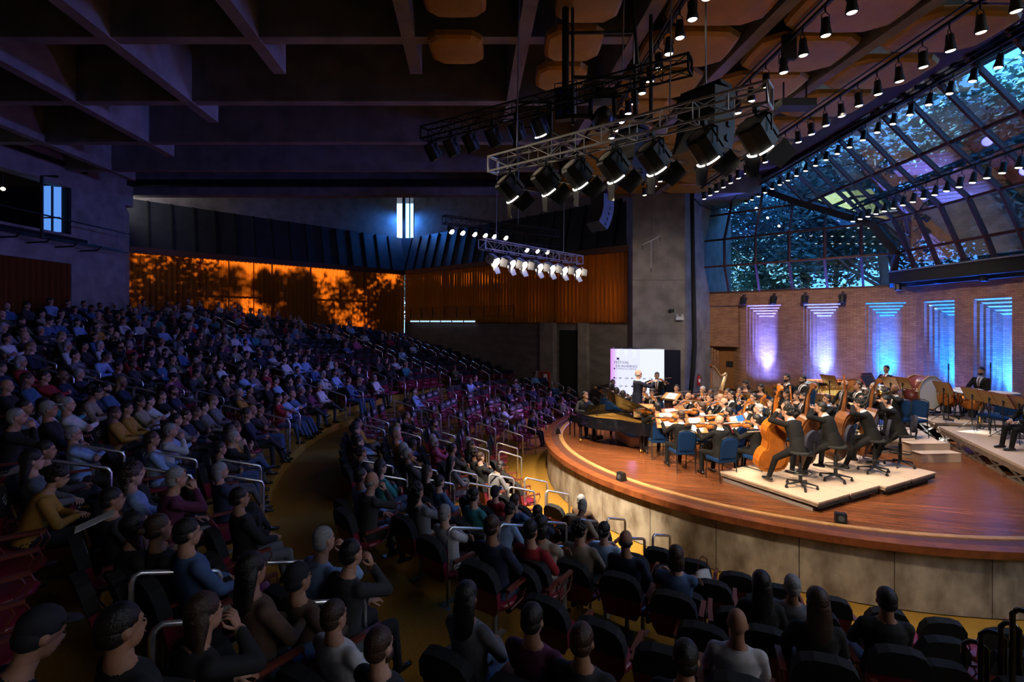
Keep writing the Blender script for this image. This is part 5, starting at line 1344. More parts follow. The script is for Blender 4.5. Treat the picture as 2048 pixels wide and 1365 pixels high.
# blinder with six lenses and hanging pipe frame
bl = empty('blinder_light', Matrix.Translation((.97, 9.05, 8.42)) @ rotz(-.3), 'black six-lens blinder lamp hanging from the upper truss', 'stage light')
m = MB(); m.box((0, 0, 0), (.36, .16, .58)); m.build('housing', [BLACK], bl)
for ix in (-1, 1):
    for iz in (-1, 0, 1):
        m = MB(); m.ell((ix * .085, -.09, iz * .17), (.065, .03, .065), 10, 6); m.build('lens', [mat('blue_lens', (.02, .05, .25), .08)], bl, True)
m = MB(); m.tube([(-.2, 0, 0), (-.2, 0, .4), (.2, 0, .4), (.2, 0, 0)], .014, 5); m.build('yoke', [BLACK], bl)
fr = empty('pipe_frame', Matrix.Identity(4), 'black rectangular pipe frame hanging from the roof beams among the trusses', 'frame')
FY = 8.7
def pipe(x0, y0, x1, y1, r=.03, Y0=FY, Y1=None):
    m = MB(); m.cyl(P(x0, y0, Y0), P(x1, y1, Y1 or Y0), r, n=6); m.build('pipe', [BLACK], fr)
for a in ((1131, -30, 1131, 178, .06), (1145, -30, 1146, 250, .03), (1302, 30, 1302, 245, .035), (1262, -30, 1276, 130, .03), (1131, 66, 1266, 64, .03), (1146, 155, 1300, 158, .035), (1143, 233, 1302, 236, .045), (1270, 130, 1272, 236, .04)): pipe(*a)
for a in ((1029, 240, 1029, 380, .03), (1035, 240, 1035, 380, .03), (1096, 205, 1096, 372, .03), (1102, 205, 1102, 372, .03), (1030, 205, 1102, 205, .03), (1030, 256, 1100, 256, .025), (1084, 256, 1084, 282, .025), (1102, 262, 1195, 320, .03)): pipe(*a, Y0=9.6)
mv = empty('moving_head_light', Matrix.Translation(P(1205, 205, 8.6)), 'bulky black moving-head fixture between the two near trusses', 'stage light')
m = MB(); m.box((0, 0, .1), (.36, .3, .18)); m.tube([(-.2, 0, .05), (-.21, 0, -.25), (-.16, 0, -.3)], .04, 6); m.tube([(.2, 0, .05), (.21, 0, -.25), (.16, 0, -.3)], .04, 6); m.build('yoke', [BLACK], mv)
m = MB(); m.ell((0, 0, -.28), (.18, .28, .18), 12, 8); m.build('head', [BLACK], mv, True)
m = MB(); m.cyl((0, .2, -.28), (0, .29, -.28), .13, n=12); m.build('lens', [mat('blue_lens', (.02, .05, .25), .08)], mv)
# far trusses over the back of the stage
V0 = Vector((-1.02, 17.0, 7.12)); V1 = Vector((2.92, 21.6, 7.12))
truss('lighting_truss', V0, V1, .34, 'far lower lighting truss with seven glaring white lamps before the curtains')
WB_ = mat('white_lamp_metal', (.55, .55, .55), .45, .2)
FARL = [(n_, me) for n_, me in fresnel(.19, .40, True, WB_)]
for i, px in enumerate((985, 1017, 1041, 1073, 1098, 1123, 1150)):
    k = (px - 1024) / 1000; t = (k * V0.y - V0.x) / ((V1.x - V0.x) - k * (V1.y - V0.y)); q = V0.lerp(V1, t)
    hang_lamp('fresnel_lamp', q + Vector((0, 0, -.2)), (q.x + 3.2, q.y - 2.2 - .9 * i * .3, 4.2), ORD[i] + ' white barn-door lamp on the far lower truss, counted from its bright end', 'white lamps on the far truss', FARL)
W0_ = Vector((-2.58, 19.0, 8.35)); W1_ = Vector((2.0, 22.2, 8.35))
truss('lighting_truss', W0_, W1_, .3, 'far upper lighting truss with small lit lamps against the dark hood', BLACK)
for i, px in enumerate((901, 923, 947, 968, 986, 1009, 1051, 1072, 1092)):
    k = (px - 1024) / 1000; t = (k * W0_.y - W0_.x) / ((W1_.x - W0_.x) - k * (W1_.y - W0_.y)); q = W0_.lerp(W1_, t)
    hang_lamp('spot_lamp', q + Vector((0, 0, -.16 - (.42 if i > 5 else 0))), (q.x + 3.4, q.y - 4, 4), ORD[i] + ' small lit lamp under the far upper truss, counted from the audience end', 'small lamps on the far upper truss', PAR, PYOKE, .26, sc=.8)
m = MB(); q = W0_.lerp(W1_, .84); u_ = (W1_ - W0_).normalized(); m.cyl(q - u_ * 1.0 + Vector((0, 0, -.55)), q + u_ * 1.0 + Vector((0, 0, -.55)), .03, n=6); m.cyl(q - u_ * .9 + Vector((0, 0, -.55)), q - u_ * .9 + Vector((0, 0, -.1)), .02, n=5); m.cyl(q + u_ * .9 + Vector((0, 0, -.55)), q + u_ * .9 + Vector((0, 0, -.1)), .02, n=5); o = m.build('lamp_bar', [BLACK]); tag(o, 'short black bar holding the last three lamps of the far upper truss', 'bar')
# suspension of the trusses
for nm, a, b, lab in (('steel_cable', T0.lerp(T1, .12), 10.4, 'thin cable holding the free end of the near truss'), ('chain_hoist', T0.lerp(T1, .72), 10.4, 'chain holding the near truss at its lamp end'), ('chain_hoist', U0.lerp(U1, .8), 10.4, 'chain holding the black upper truss'), ('chain_hoist', V0.lerp(V1, .12), 12.4, 'chain rising from the bright end of the far lower truss'), ('chain_hoist', V0.lerp(V1, .8), 12.4, 'chain rising from the dark end of the far lower truss'), ('chain_hoist', W0_.lerp(W1_, .62), 12.4, 'chain holding the far upper truss')):
    m = MB(); m.cyl(a + Vector((0, 0, .1)), (a.x + .05, a.y, b), .012, n=5); o = m.build(nm, [STEEL]); tag(o, lab, 'chain')
# line arrays
def line_array(loc, yaw, n, w, h, d, label, curve, ztop):
    r = empty('line_array', Matrix.Translation(loc) @ rotz(yaw), label, 'speaker')
    z = 0; y = 0; a = 0
    for i in range(n):
        hh = h * (1.9 if i == 0 else 1)
        T = Matrix.Translation((0, y, z)) @ Matrix.Rotation(a, 4, 'X')
        m = MB(); m.add([(-w / 2, 0, 0), (w / 2, 0, 0), (w * .42, d, -hh * .1), (-w * .42, d, -hh * .1), (-w / 2, 0, -hh), (w / 2, 0, -hh), (w * .42, d, -hh * .9), (-w * .42, d, -hh * .9)], [(0, 1, 2, 3), (7, 6, 5, 4), (0, 4, 5, 1), (1, 5, 6, 2), (2, 6, 7, 3), (3, 7, 4, 0)], 0, T)
        c = m.build('cabinet', [mat('speaker_paint', (.03, .032, .036), .5)], r)
        g = MB(); g.box((0, -.012, -hh / 2), (w * .94, .02, hh * .9), 0, T); g.build('grille', [mat('speaker_grille', (.05, .055, .065), .55)], c)
        for sx_ in (-1, 1):
            hnd = MB(); hnd.box((sx_ * w / 2 * .985, d * .35, -hh * .5), (.02, d * .14, hh * .34), 0, T); hnd.build('handle', [BLACK], c)
        q = T @ Vector((0, 0, -hh)); z = q.z; y = q.y; a += curve
    m = MB(); m.box((0, d * .4, .04), (w * .9, d * .7, .06)); m.build('rigging_frame', [BLACK], r)
    m = MB(); m.cyl((0, d * .4, .06), (0, d * .4, ztop - loc[2]), .016, n=5); m.build('chain', [STEEL], r)
    return r
line_array(P(1420, 158, 8.6) + Vector((0, -.1, -.36)), 2.25, 4, .80, .27, .52, 'big black line-array speaker hanging behind the near truss', .14, 12.4)
line_array(P(1212, 392, 20), 2.2, 5, .85, .26, .5, 'distant black line-array speaker hanging in front of the dark hood', .15, 12.4)
line_array(P(1278, 270, 8.9), 2.3, 4, .5, .19, .42, 'curved grey line-array speaker half hidden behind the fourth near truss lamp', .16, 12.4)
# ceiling spot tracks
def track_kit():
    p = []
    m = MB(); m.lathe([(.055, .0), (.065, -.03), (.075, -.16), (.095, -.26), (.10, -.30)], 12); p.append(('housing', m.mesh('tk_h', [BLACK], True)))
    m = MB(); m.lathe([(.088, -.290), (.06, -.315), (.01, -.325)], 12); p.append(('lens', m.mesh('tk_l', [LAMP], True)))
    m = MB(); m.tube([(-.09, 0, -.13), (-.09, 0, .05), (0, 0, .10), (.09, 0, .05), (.09, 0, -.13)], .009, 5); m.cyl((0, 0, .1), (0, 0, .2), .015, n=6); p.append(('yoke', m.mesh('tk_y', [BLACK])))
    return p
TK = track_kit()
def track(a, b, n, tilt, where, lab):
    a = Vector(a); b = Vector(b)
    m = MB(); m.beam(a + Vector((0, 0, .22)), b + Vector((0, 0, .22)), .06, .06); m.beam(a + Vector((0, 0, .36)), b + Vector((0, 0, .36)), .025, .025); o = m.build('light_track', [BLACK]); tag(o, lab, 'light track')
    for i in range(n):
        q = a.lerp(b, (i + .5) / n); r = empty('track_spotlight', Matrix.Translation(q) @ Matrix.Rotation(tilt, 4, 'Y') @ Matrix.Rotation(.12, 4, 'X') @ rotz(.3 * (i % 3)), ORD[n - 1 - i] + ' small black spotlight ' + where + ', counted from the pillar', 'spotlight', 'ceiling spotlights')
        for nm, me in TK: place(nm, me, r)
track((8.27, 7.9, 9.9), (8.0, 21.2, 9.9), 22, -.15, 'on the ceiling track nearest the glass', 'black ceiling track of spotlights between the last two roof beams')
track((5.60, 7.9, 9.9), (5.35, 20.6, 9.9), 19, -.1, 'on the middle ceiling track', 'black ceiling track of spotlights over the stage front')
track((3.08, 7.6, 9.9), (2.75, 14.2, 9.9), 12, -.05, 'on the ceiling track over the near truss', 'short black ceiling track of spotlights above the near truss')
track((11.15, 9.8, 10.62), (11.6, 25.0, 10.62), 23, .1, 'on the track along the vault edge', 'black track of spotlights along the top edge of the glass vault')
track((13.35, 12.0, 8.85), (13.95, 20.6, 8.85), 18, .1, 'on the low track inside the glass vault', 'low black track of spotlights hanging inside the glass vault')
fl = MB(); q = P(1578, 95, 10.2); fl.box((q.x, q.y, q.z), (.28, .08, .5), 0); o = fl.build('flood_light', [BLACK]); tag(o, 'dark flood light panel hanging between the ceiling tracks', 'stage light')
sp = empty('ceiling_projector', Matrix.Translation(P(1590, 210, 11.0)), 'flat black box fixed under the roof beam near the ceiling tracks', 'box')
m = MB(); m.box((0, 0, 0), (.75, .35, .16)); m.build('case', [BLACK], sp); m = MB(); m.cyl((-.25, 0, .08), (-.25, 0, .5), .02, n=5); m.cyl((.25, 0, .08), (.25, 0, .5), .02, n=5); m.build('bracket', [BLACK], sp)
# lamps hanging from the brick wall top
for i, (px, py, p0, p1) in enumerate(((1487, 592, A0, A1), (1547, 590, A0, A1), (1610, 588, A0, A1), (1685, 586, A0, A1), (1796, 560, A0, A1), (1875, 545, A1, B1), (1968, 538, A1, B1))):
    s = wallx(p0, p1, px, -.35); u = (p1 - p0).normalized(); n = Vector((-u.y, u.x, 0)); q = p0 + u * s - n * .35
    q.z = EYE - (py - HOR) * q.y / 1000
    hang_lamp('wall_lamp', q, q - n * .15 + Vector((0, 0, -2)), ORD[i] + ' small black lamp hanging over the brick wall niches, counted from the pillar', 'lamps over the niches', PAR, PYOKE, .26, off=True, sc=.95)
    m = MB(); m.beam(q + Vector((0, 0, .05)), q + n * .5 + Vector((0, 0, .05)), .04, .04); o = m.build('wall_bracket', [BLACK]); tag(o, 'black bracket holding the ' + ORD[i] + ' lamp over the brick niches', 'bracket')
# blue LED floodlights at the feet of the niches
def uplight(M, k, label, watts, col):
    r = empty('led_floodlight', M, label, 'floodlight', 'floodlights at the niches')
    m = MB(); m.box((0, 0, .12), (.5, .12, .16)); m.build('housing', [BLACK], r)
    m = MB(); m.box((0, .02, .205), (.46, .08, .012)); m.build('lens', [mat('blue_led', (.1, .2, 1), .3, emit=(.05, .2, 1.0), estr=6)], r)
    m = MB(); m.tube([(-.28, 0, .02), (-.28, 0, .14), (.28, 0, .14), (.28, 0, .02)], .012, 5); m.build('bracket', [BLACK], r)
NCOL = [((.09, .15, 1.0), 480), ((.06, .15, 1.0), 520), ((.0, .12, 1.0), 620), ((.0, .12, 1.0), 600), ((.01, .13, 1.0), 640), ((.01, .13, 1.0), 400)]
ni = 0
for Mw, ns in ((MA, NA), (MB_, NBp)):
    for (a, b) in ns:
        c, w = NCOL[ni]; cx = (a + b) / 2
        uplight(Mw @ Matrix.Translation((cx, .12, STG)), ni, 'low blue floodlight at the foot of the ' + ORD[ni] + ' brick niche from the pillar', w, c)
        spot('niche_beam', Mw @ Vector((cx, .22, STG + .25)), Mw @ Vector((cx, .60, STG + 4.3)), w * 34, c, 40, 1.0, .1)
        spot('niche_wash', Mw @ Vector((cx, -.1, STG + .3)), Mw @ Vector((cx, .60, STG + 2.4)), w * 1.2, c, 110, .9, .15)
        spot('pier_beam', Mw @ Vector((cx, -.9, STG + .25)), Mw @ Vector((cx + .7, .0, STG + 2.6)), w * .35, (.16, .16, 1.0), 110, .9, .2)
        ni += 1
# LED screen beside the pillar
sw, sh = 2.22, 2.35
SP = P(1221, 698, 21.6); yaw = math.radians(-17)
SM = Matrix.Translation((SP.x, SP.y, SP.z - sh)) @ rotz(yaw)
scr = empty('video_wall', SM, 'bright white festival video wall standing before the concrete pillar', 'screen')
m = MB(); m.box((sw / 2 + .0, .42, sh / 2), (sw, .8, sh + .02)); m.build('cabinet', [BLACKM], scr)
m = MB(); m.box((sw + .33, .40, sh / 2 - .03), (.66, .1, sh)); m.build('side_drape', [mat('navy_drape', (.010, .012, .03), .9)], scr)
m = MB(); m.box((sw / 2, .3, -(SP.z - sh - STG) / 2), (sw, .5, SP.z - sh - STG)); m.build('plinth', [BLACKM], scr)
SCRM = bpy.data.materials.new('screen_image'); SCRM.use_nodes = True
nt = SCRM.node_tree; nt.nodes.clear(); o_ = nt.nodes.new('ShaderNodeOutputMaterial'); em = nt.nodes.new('ShaderNodeEmission'); tc = nt.nodes.new('ShaderNodeTexCoord'); sx = nt.nodes.new('ShaderNodeSeparateXYZ'); cr = nt.nodes.new('ShaderNodeValToRGB'); mrr = nt.nodes.new('ShaderNodeMapRange')
nt.links.new(tc.outputs['Object'], sx.inputs[0]); nt.links.new(sx.outputs[0], mrr.inputs[0]); mrr.inputs[2].default_value = sw; nt.links.new(mrr.outputs[0], cr.inputs[0])
cr.color_ramp.elements[0].color = (.75, .25, .9, 1); cr.color_ramp.elements[1].color = (.78, .82, 1.0, 1); cr.color_ramp.elements[1].position = .14
em.inputs[1].default_value = 1.15; nt.links.new(cr.outputs[0], em.inputs[0]); nt.links.new(em.outputs[0], o_.inputs[0])
m = MB(); m.box((sw / 2, .0, sh / 2), (sw, .03, sh)); m.build('display', [SCRM], scr)
INK = mat('screen_ink', (.01, .0, .05), .5, emit=(.06, .02, .16), estr=.5)
LINE = mat('screen_lines', (.2, .1, .3), .5, emit=(.50, .38, .75), estr=.8)
m = MB()
for i in range(22): m.box((.05 + .055 * i, -.018, sh * .56 + .25 * math.sin(i)), (.006 + .004 * max(0, 8 - i) / 8, .004, sh * .85 - .5 * abs(math.sin(i)) * .5), 0)
m.build('line_pattern', [LINE], scr)
def words_on(txt, size, x, z, par, mtl, name='lettering', M=None):
    cu = bpy.data.curves.new(name, 'FONT'); cu.body = txt; cu.size = size; cu.extrude = .002
    o = bpy.data.objects.new(name, cu); COL.objects.link(o); dg = bpy.context.evaluated_depsgraph_get()
    me = bpy.data.meshes.new_from_object(o.evaluated_get(dg)); bpy.data.objects.remove(o)
    me.materials.clear(); me.materials.append(mtl)
    return place(name, me, par, (M or Matrix.Translation((x, -.022, z))) @ Matrix.Rotation(PI / 2, 4, 'X'))
words_on('FESTIVAL', .155, .16, 1.72, scr, INK); words_on('DE INVERNO', .155, .22, 1.56, scr, INK); words_on('CAMPOS DO JORDÃO', .085, .24, 1.47, scr, INK)
m = MB(); m.cyl((.31, -.02, 1.93), (.31, -.025, 1.93), .05, n=10); m.box((.36, -.022, 1.90), (.015, .005, .16)); m.cyl((.17, -.02, 1.50), (.17, -.025, 1.50), .035, n=8); m.build('note_emblem', [INK], scr)
rr = random.Random(5)
for row, z in enumerate((1.10, .76, .40)):
    for k in range(8 if row < 2 else 3):
        x = .16 + .25 * k
        m = MB(); t = (k + row) % 4
        if t == 0: m.box((x, -.022, z), (.06, .005, .075)); m.box((x + .07, -.022, z), (.05, .005, .02))
        elif t == 1: m.box((x, -.022, z + .01), (.13, .005, .022)); m.box((x, -.022, z - .02), (.10, .005, .012))
        elif t == 2: m.tube([(x + .04 * math.cos(a), -.022, z + .04 * math.sin(a)) for a in [i * PI / 5 for i in range(10)]], .007, 4, closed=True); m.box((x + .07, -.022, z), (.05, .005, .03))
        else: m.box((x - .02, -.022, z), (.03, .005, .06)); m.box((x + .03, -.022, z), (.04, .005, .035))
        m.build('sponsor_mark', [INK], scr)
spot('screen_glow', SM @ Vector((sw / 2, -.3, sh * .6)), SM @ Vector((sw / 2 - 5, -4.5, -.5)), 1500, (.50, .22, 1.0), 125, 1, .8)
# things on the pillar
ex = empty('fire_extinguisher', Matrix.Translation(P(1393, 771, 24.2) + Vector((.05, -.16, 0))), 'red fire extinguisher on the bluish side of the stage pillar', 'extinguisher')
m = MB(); m.lathe([(.06, 0), (.085, .02), (.085, .40), (.05, .48), (.03, .5)], 12); m.build('cylinder', [REDM], ex, True)
m = MB(); m.box((0, 0, .53), (.05, .1, .05)); m.tube([(0, -.04, .52), (.1, -.06, .45), (.1, -.06, .2)], .014, 5); m.build('hose', [BLACK], ex)
m = MB(); m.box((-.0, -.087, .25), (.09, .005, .16)); m.build('paper_label', [PAPER], ex)
el = empty('emergency_light', Matrix.Translation(P(1359, 637, 23.15)), 'white twin-head emergency light on the concrete pillar', 'emergency light')
m = MB(); m.box((0, 0, 0), (.36, .1, .16)); m.build('case', [WHITEP], el)
for s in (-.12, .12):
    m = MB(); m.ell((s, -.02, .13), (.06, .06, .06), 8, 6); m.build('lamp_head', [WHITEP], el, True)
o = MB(); o.box((0, 0, 0), (.22, .06, .14)); o = o.build('junction_box', [BLACK], None, False, Matrix.Translation(P(1343, 622, 23.25))); tag(o, 'small black junction box on the concrete pillar above the emergency light', 'box')
mc = empty('hanging_microphone', Matrix.Identity(4), 'thin microphone bar hanging before the concrete pillar', 'microphone')
m = MB(); m.cyl(P(1310, 250, 20), P(1302, 480, 20), .006, n=4); m.build('cable', [BLACK], mc)
m = MB(); m.tube([P(1285, 490, 20), P(1302, 482, 20), P(1321, 472, 20)], .012, 5); m.cyl(P(1302, 482, 20), P(1302, 542, 20), .008, n=5); m.build('bar', [STEEL], mc)
for px, py in ((1285, 495), (1320, 478), (1302, 540)):
    q = P(px, py, 20); m = MB(); m.cyl(q + Vector((0, 0, .07)), q - Vector((0, 0, .09)), .016, n=6); m.build('capsule', [BLACK], mc)
cb = MB(); cb.tube([P(1384, 385, 23.0), P(1386, 520, 23.1), P(1389, 690, 23.1), P(1386, 740, 22.9), P(1381, 792, 22.6)], [.10, .10, .12, .12, .10], 8); cb = cb.build('cable_bundle', [BLACKM], None, True); tag(cb, 'thick black cable bundle running down the corner of the pillar', 'cable')
cb = MB(); cb.tube([P(1386, 395, 22.8), P(1400, 410, 22.5), P(1425, 421, 22.3), P(1455, 412, 22.2), P(1475, 390, 22)], .022, 5); cb = cb.build('loop_cable', [BLACK], None, True); tag(cb, 'black cable looping across the top of the glass wall', 'cable')
q = P(6, 378, 17.75); bl_ = empty('booth_lamp', Matrix.Translation(q), 'small glowing lamp in the dark projection booth', 'lamp')
m = MB(); m.ell((0, 0, 0), (.07, .07, .07), 8, 6); m.build('bulb', [mat('booth_bulb', (1, .9, .8), .4, emit=(1.0, .7, .5), estr=2.5)], bl_, True); m = MB(); m.cyl((0, 0, .05), (0, 0, 1.5), .015, n=5); m.build('stem', [BLACK], bl_)
# floor monitors on the nosing
for px, py, lb in ((1117, 868, 'behind the piano, farthest round the stage edge'), (1243, 961, 'on the wooden stage edge near the orange aisle'), (1681, 1046, 'on the wooden stage edge before the double basses')):
    q = G(px, py, STG); yaw = math.atan2(-(q.x - SC.x), q.y - SC.y) ; r = empty('monitor_speaker', Matrix.Translation(q) @ rotz(yaw), 'small black monitor speaker ' + lb, 'speaker')
    m = MB(); m.add([(-.085, -.08, 0), (.085, -.08, 0), (.085, .08, 0), (-.085, .08, 0), (-.085, -.04, .17), (.085, -.04, .17), (.085, .06, .17), (-.085, .06, .17)], [(3, 2, 1, 0), (4, 5, 6, 7), (0, 1, 5, 4), (1, 2, 6, 5), (2, 3, 7, 6), (3, 0, 4, 7)]); m.build('cabinet', [BLACK], r)
    m = MB(); m.cyl((0, .075, .09), (0, .085, .09), .05, n=10); m.build('cone', [mat('speaker_grille', (.05, .055, .065), .55)], r)

# ------------------------------------------------------------------ trees outside
def leaf_cloud(seed, n, r, cz, size, spread=1.0, holes=0):
    rnd = random.Random(seed); mb = MB(); blobs = [(Vector((rnd.gauss(0, .45), rnd.gauss(0, .45), rnd.uniform(-.8, .8))) * r, rnd.uniform(.25, .5) * r) for _ in range(14)]
    vs = []; fs = []
    for i in range(n):
        c, rr_ = blobs[i % len(blobs)]
        d = Vector((rnd.gauss(0, 1), rnd.gauss(0, 1), rnd.gauss(0, 1))).normalized() * rr_ * rnd.random() ** .4
        p = c + d + Vector((0, 0, cz)); a = Vector((rnd.gauss(0, 1), rnd.gauss(0, 1), rnd.gauss(0, .5))).normalized(); b = a.orthogonal().normalized(); s_ = size * rnd.uniform(.6, 1.4)
        k = len(vs); vs += [p - a * s_, p + b * s_ * .45, p + a * s_, p - b * s_ * .45]; fs.append((k, k + 1, k + 2, k + 3))
    mb.add(vs, fs); return mb
def trunk(seed, h, r):
    rnd = random.Random(seed); mb = MB(); pts = [Vector((0, 0, 0))]
    for i in range(5): pts.append(pts[-1] + Vector((rnd.uniform(-.3, .3), rnd.uniform(-.3, .3), h / 5)))
    mb.tube(pts, [r, r * .85, r * .7, r * .55, r * .4, r * .2], 8)
    for i in range(7):
        t = rnd.uniform(.35, .95); p = pts[0].lerp(pts[-1], t); a = rnd.uniform(0, 2 * PI); L = rnd.uniform(1.2, 2.8)
        q = p + Vector((math.cos(a) * L * .5, math.sin(a) * L * .5, L * .35)); q2 = p + Vector((math.cos(a) * L, math.sin(a) * L, L * .9)); mb.tube([p, q, q2], [r * .3, r * .2, r * .06], 5)
    return mb
TREEK = []; CTREE = leaf_cloud(9, 6500, 3.8, 7.2, .17).mesh('foliage', [LEAF])
for sd in range(4):
    TREEK.append((leaf_cloud(sd, 9000, 3.6, 7.4, .125).mesh('foliage', [LEAF if sd % 2 else LEAF2]), trunk(sd, 8.5, .24).mesh('trunk', [BARK], True)))
mb = MB(); mb.add([(12.5, 0, -.04), (60, 0, -.04), (60, 70, -.04), (-60, 70, -.04), (-60, 26, -.04), (-8, 40, -.04), (9, 27, -.04)], [(0, 1, 2, 3, 4, 5, 6)]); struct('ground', mb, [SOIL])
def tree(x, y, z, k, s, label, grp, fol=None):
    r = empty('tree', TR(x, y, z, k * 1.3) @ Matrix.Scale(s, 4), label, 'tree', grp)
    place('foliage', fol or TREEK[k % 4][0], r); place('trunk', TREEK[k % 4][1], r)
VT = [(14.2, 31.0), (17.0, 29.0), (19.5, 25.8), (22.5, 22.8), (21.0, 19.0), (22.8, 15.5), (20.8, 12.4), (22.0, 9.2), (26.5, 26.0), (15.0, 35.0), (21.0, 32.5), (27, 18.5), (27.5, 12.5), (25.5, 22.0)]
vl = ['just past the concrete fin outside the glass gable', 'behind the middle panes of the glass gable', 'behind the last upright panes of the glass gable', 'behind the dark hip beam of the vault', 'with forked trunk behind the first vault bays', 'with pale trunk behind the middle vault bays', 'behind the vault bays over the timpani', 'behind the vault bays at the edge of view', 'farther off, showing between the trees by the hip beam', 'tall, far behind the concrete fin', 'tall, far behind the gable panes', 'far off behind the pale-trunked tree', 'far off behind the timpani bays', 'between the hip beam tree and the forked tree']
for i, (x, y) in enumerate(VT): tree(x, y, -.3, i, 1.15 + .2 * (i % 3), 'dark leafy tree outside ' + vl[i], 'trees outside the vault')
CT = [(-24.5, 35.5), (-19.5, 39.5), (-15.0, 42.5), (-28.0, 32.0), (-10.5, 45.5), (-4.0, 46.0), (3.0, 41.5), (-22, 41), (-22.9, 31.4), (-12.5, 44)]
cl_ = ['nearest the concrete pier', 'shading the third curtain panel', 'shading the panel past the curtain gap', 'beyond the concrete pier corner', 'near the slot window corner', 'behind the dark curtains by the corner', 'behind the dark curtains near the stage pillar', 'farther out behind the third curtain panel', 'close behind the panel by the concrete pier', 'between the corner trees']
for i, (x, y) in enumerate(CT): tree(x, y, .8, i + 1, 1.05, 'tree outside the curtained windows, ' + cl_[i], 'trees outside the curtains', CTREE)
# ------------------------------------------------------------------ orchestra
def deck(name, poly, z, label, th=.05, legs=True, lattice=None):
    r = empty(name, Matrix.Identity(4), label, 'platform')
    m = MB(); m.prism(poly, z - th, z); m.build('deck_board', [DECK], r)
    n = len(poly)
    m = MB()
    for i in range(n):
        a = Vector((*poly[i], z - th - .06)); b = Vector((*poly[(i + 1) % n], z - th - .06)); m.beam(a, b, .05, .12)
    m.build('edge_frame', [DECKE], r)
    if legs:
        for i in range(n):
            a = Vector((*poly[i], 0)); b = Vector((*poly[(i + 1) % n], 0)); c = sum((Vector((*q, 0)) for q in poly), Vector()) / n
            L = (b - a).length; k = max(1, int(L / .9))
            for j in range(k):
                p0 = a.lerp(b, (j + .08) / k) * .985 + c * .015; p1 = a.lerp(b, (j + .92) / k) * .985 + c * .015
                m = MB(); m.beam(p0 + Vector((0, 0, STG)), p1 + Vector((0, 0, z - th - .1)), .03, .045); m.beam(p1 + Vector((0, 0, STG)), p0 + Vector((0, 0, z - th - .1)), .03, .045); m.beam(p0 + Vector((0, 0, STG + .025)), p1 + Vector((0, 0, STG + .025)), .05, .05); m.build('scissor_support', [mat('support_metal', (.22, .19, .16), .5, .4)], r)
    return r
RA = [(9.3, 13.1), (10.9, 12.75), (11.6, 14.3), (9.9, 15.3), (9.2, 14.7)]
RB = [(10.55, 10.2), (12.3, 14.45), (15.3, 13.95), (15.4, 9.9)]
RC = [(12.65, 16.3), (12.3, 14.5), (15.5, 14.0), (15.8, 17.6), (14.0, 18.6)]
RD = [(7.9, 15.4), (9.1, 14.9), (9.9, 15.9), (9.3, 17.0), (8.6, 17.0)]
RE = [(9.75, 16.0), (11.3, 15.5), (13.3, 18.2), (11.3, 20.0)]
deck('stage_riser', RA, 1.42, 'low beige riser behind the two-step box, under the brass players')
deck('stage_riser', RB, 1.46, 'long beige riser with trumpets and music stands above scissor supports')
deck('stage_riser', RC, 1.54, 'back beige riser carrying the bass drum and timpani')
deck('stage_riser', RD, 1.45, 'small riser under the two horn players before the first niches')
deck('stage_riser', RE, 1.60, 'riser under the marimba and the percussion')
ub = Vector((.908, .42, 0)); vb = Vector((-.52, .855, 0)); b0 = Vector((5.46, 8.92, 0))
for k in range(4):
    o_ = b0 + ub * (1.02 * k) + vb * (.05 * (k % 2)); M = Matrix(((ub.x, vb.x, 0, o_.x), (ub.y, vb.y, 0, o_.y), (0, 0, 1, STG), (0, 0, 0, 1)))
    r = empty('bass_riser', M, ORD[k] + ' low beige platform panel under the double basses, counted from the stage edge', 'platform', 'panels under the basses')
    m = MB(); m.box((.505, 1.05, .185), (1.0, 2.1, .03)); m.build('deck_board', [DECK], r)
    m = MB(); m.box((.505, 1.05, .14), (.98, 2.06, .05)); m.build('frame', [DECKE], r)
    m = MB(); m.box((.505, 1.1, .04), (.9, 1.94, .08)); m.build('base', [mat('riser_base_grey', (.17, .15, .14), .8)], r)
    m = MB(); m.box((.505, .03, .095), (.92, .05, .03)); m.build('rubber_strip', [BLACKM], r)
st = empty('step_box', TR(9.95, 12.15, STG, .04), 'beige two-step box in front of the brass riser', 'steps')
for nm, yy, h in (('lower_step', .15, .2), ('upper_step', .45, .37)):
    m = MB(); m.box((.5, yy, h / 2), (1.0, .3, h)); m.box((.5, yy, h + .008), (1.02, .31, .016)); m.build(nm, [DECK], st)
pod = empty('podium', TR(3.68, 14.2, STG, .18), 'wooden conductor podium with grey carpet top', 'podium')
m = MB(); m.box((0, 0, .14), (1.15, 1.1, .26)); m.build('box', [PLY], pod)
m = MB(); m.box((0, 0, .28), (1.13, 1.08, .025)); m.build('carpet_top', [mat('grey_carpet', (.10, .11, .14), .95)], pod)
m = MB(); m.box((0, 0, .012), (1.1, 1.05, .02)); m.build('plinth', [BLACKM], pod)
FOC = Vector((3.68, 14.2))
def face(x, y, to=FOC): return math.atan2(-(to[0] - x), to[1] - y)
def seat_at(px, py, pose, z0, fac=None, Yo=None, sc=1.0):
    b = POSES[pose]; h = b.headM.translation * sc
    Y = Yo or FPX * (EYE - z0 - h.z) / (py - HOR); x = (px - 1024) * Y / FPX
    a = face(x, Y) if fac is None else fac
    q = Matrix.Rotation(a, 3, 'Z') @ Vector((h.x, h.y, 0))
    if Yo: pass
    return TR(x - q.x, Y - q.y, z0, a), Vector((x, Y))
def basis(d, n, o):
    y = Vector(d).normalized(); z = Vector(n); z = (z - y * z.dot(y)).normalized(); x = y.cross(z)
    return Matrix(((x.x, y.x, z.x, o[0]), (x.y, y.y, z.y, o[1]), (x.z, y.z, z.z, o[2]), (0, 0, 0, 1)))
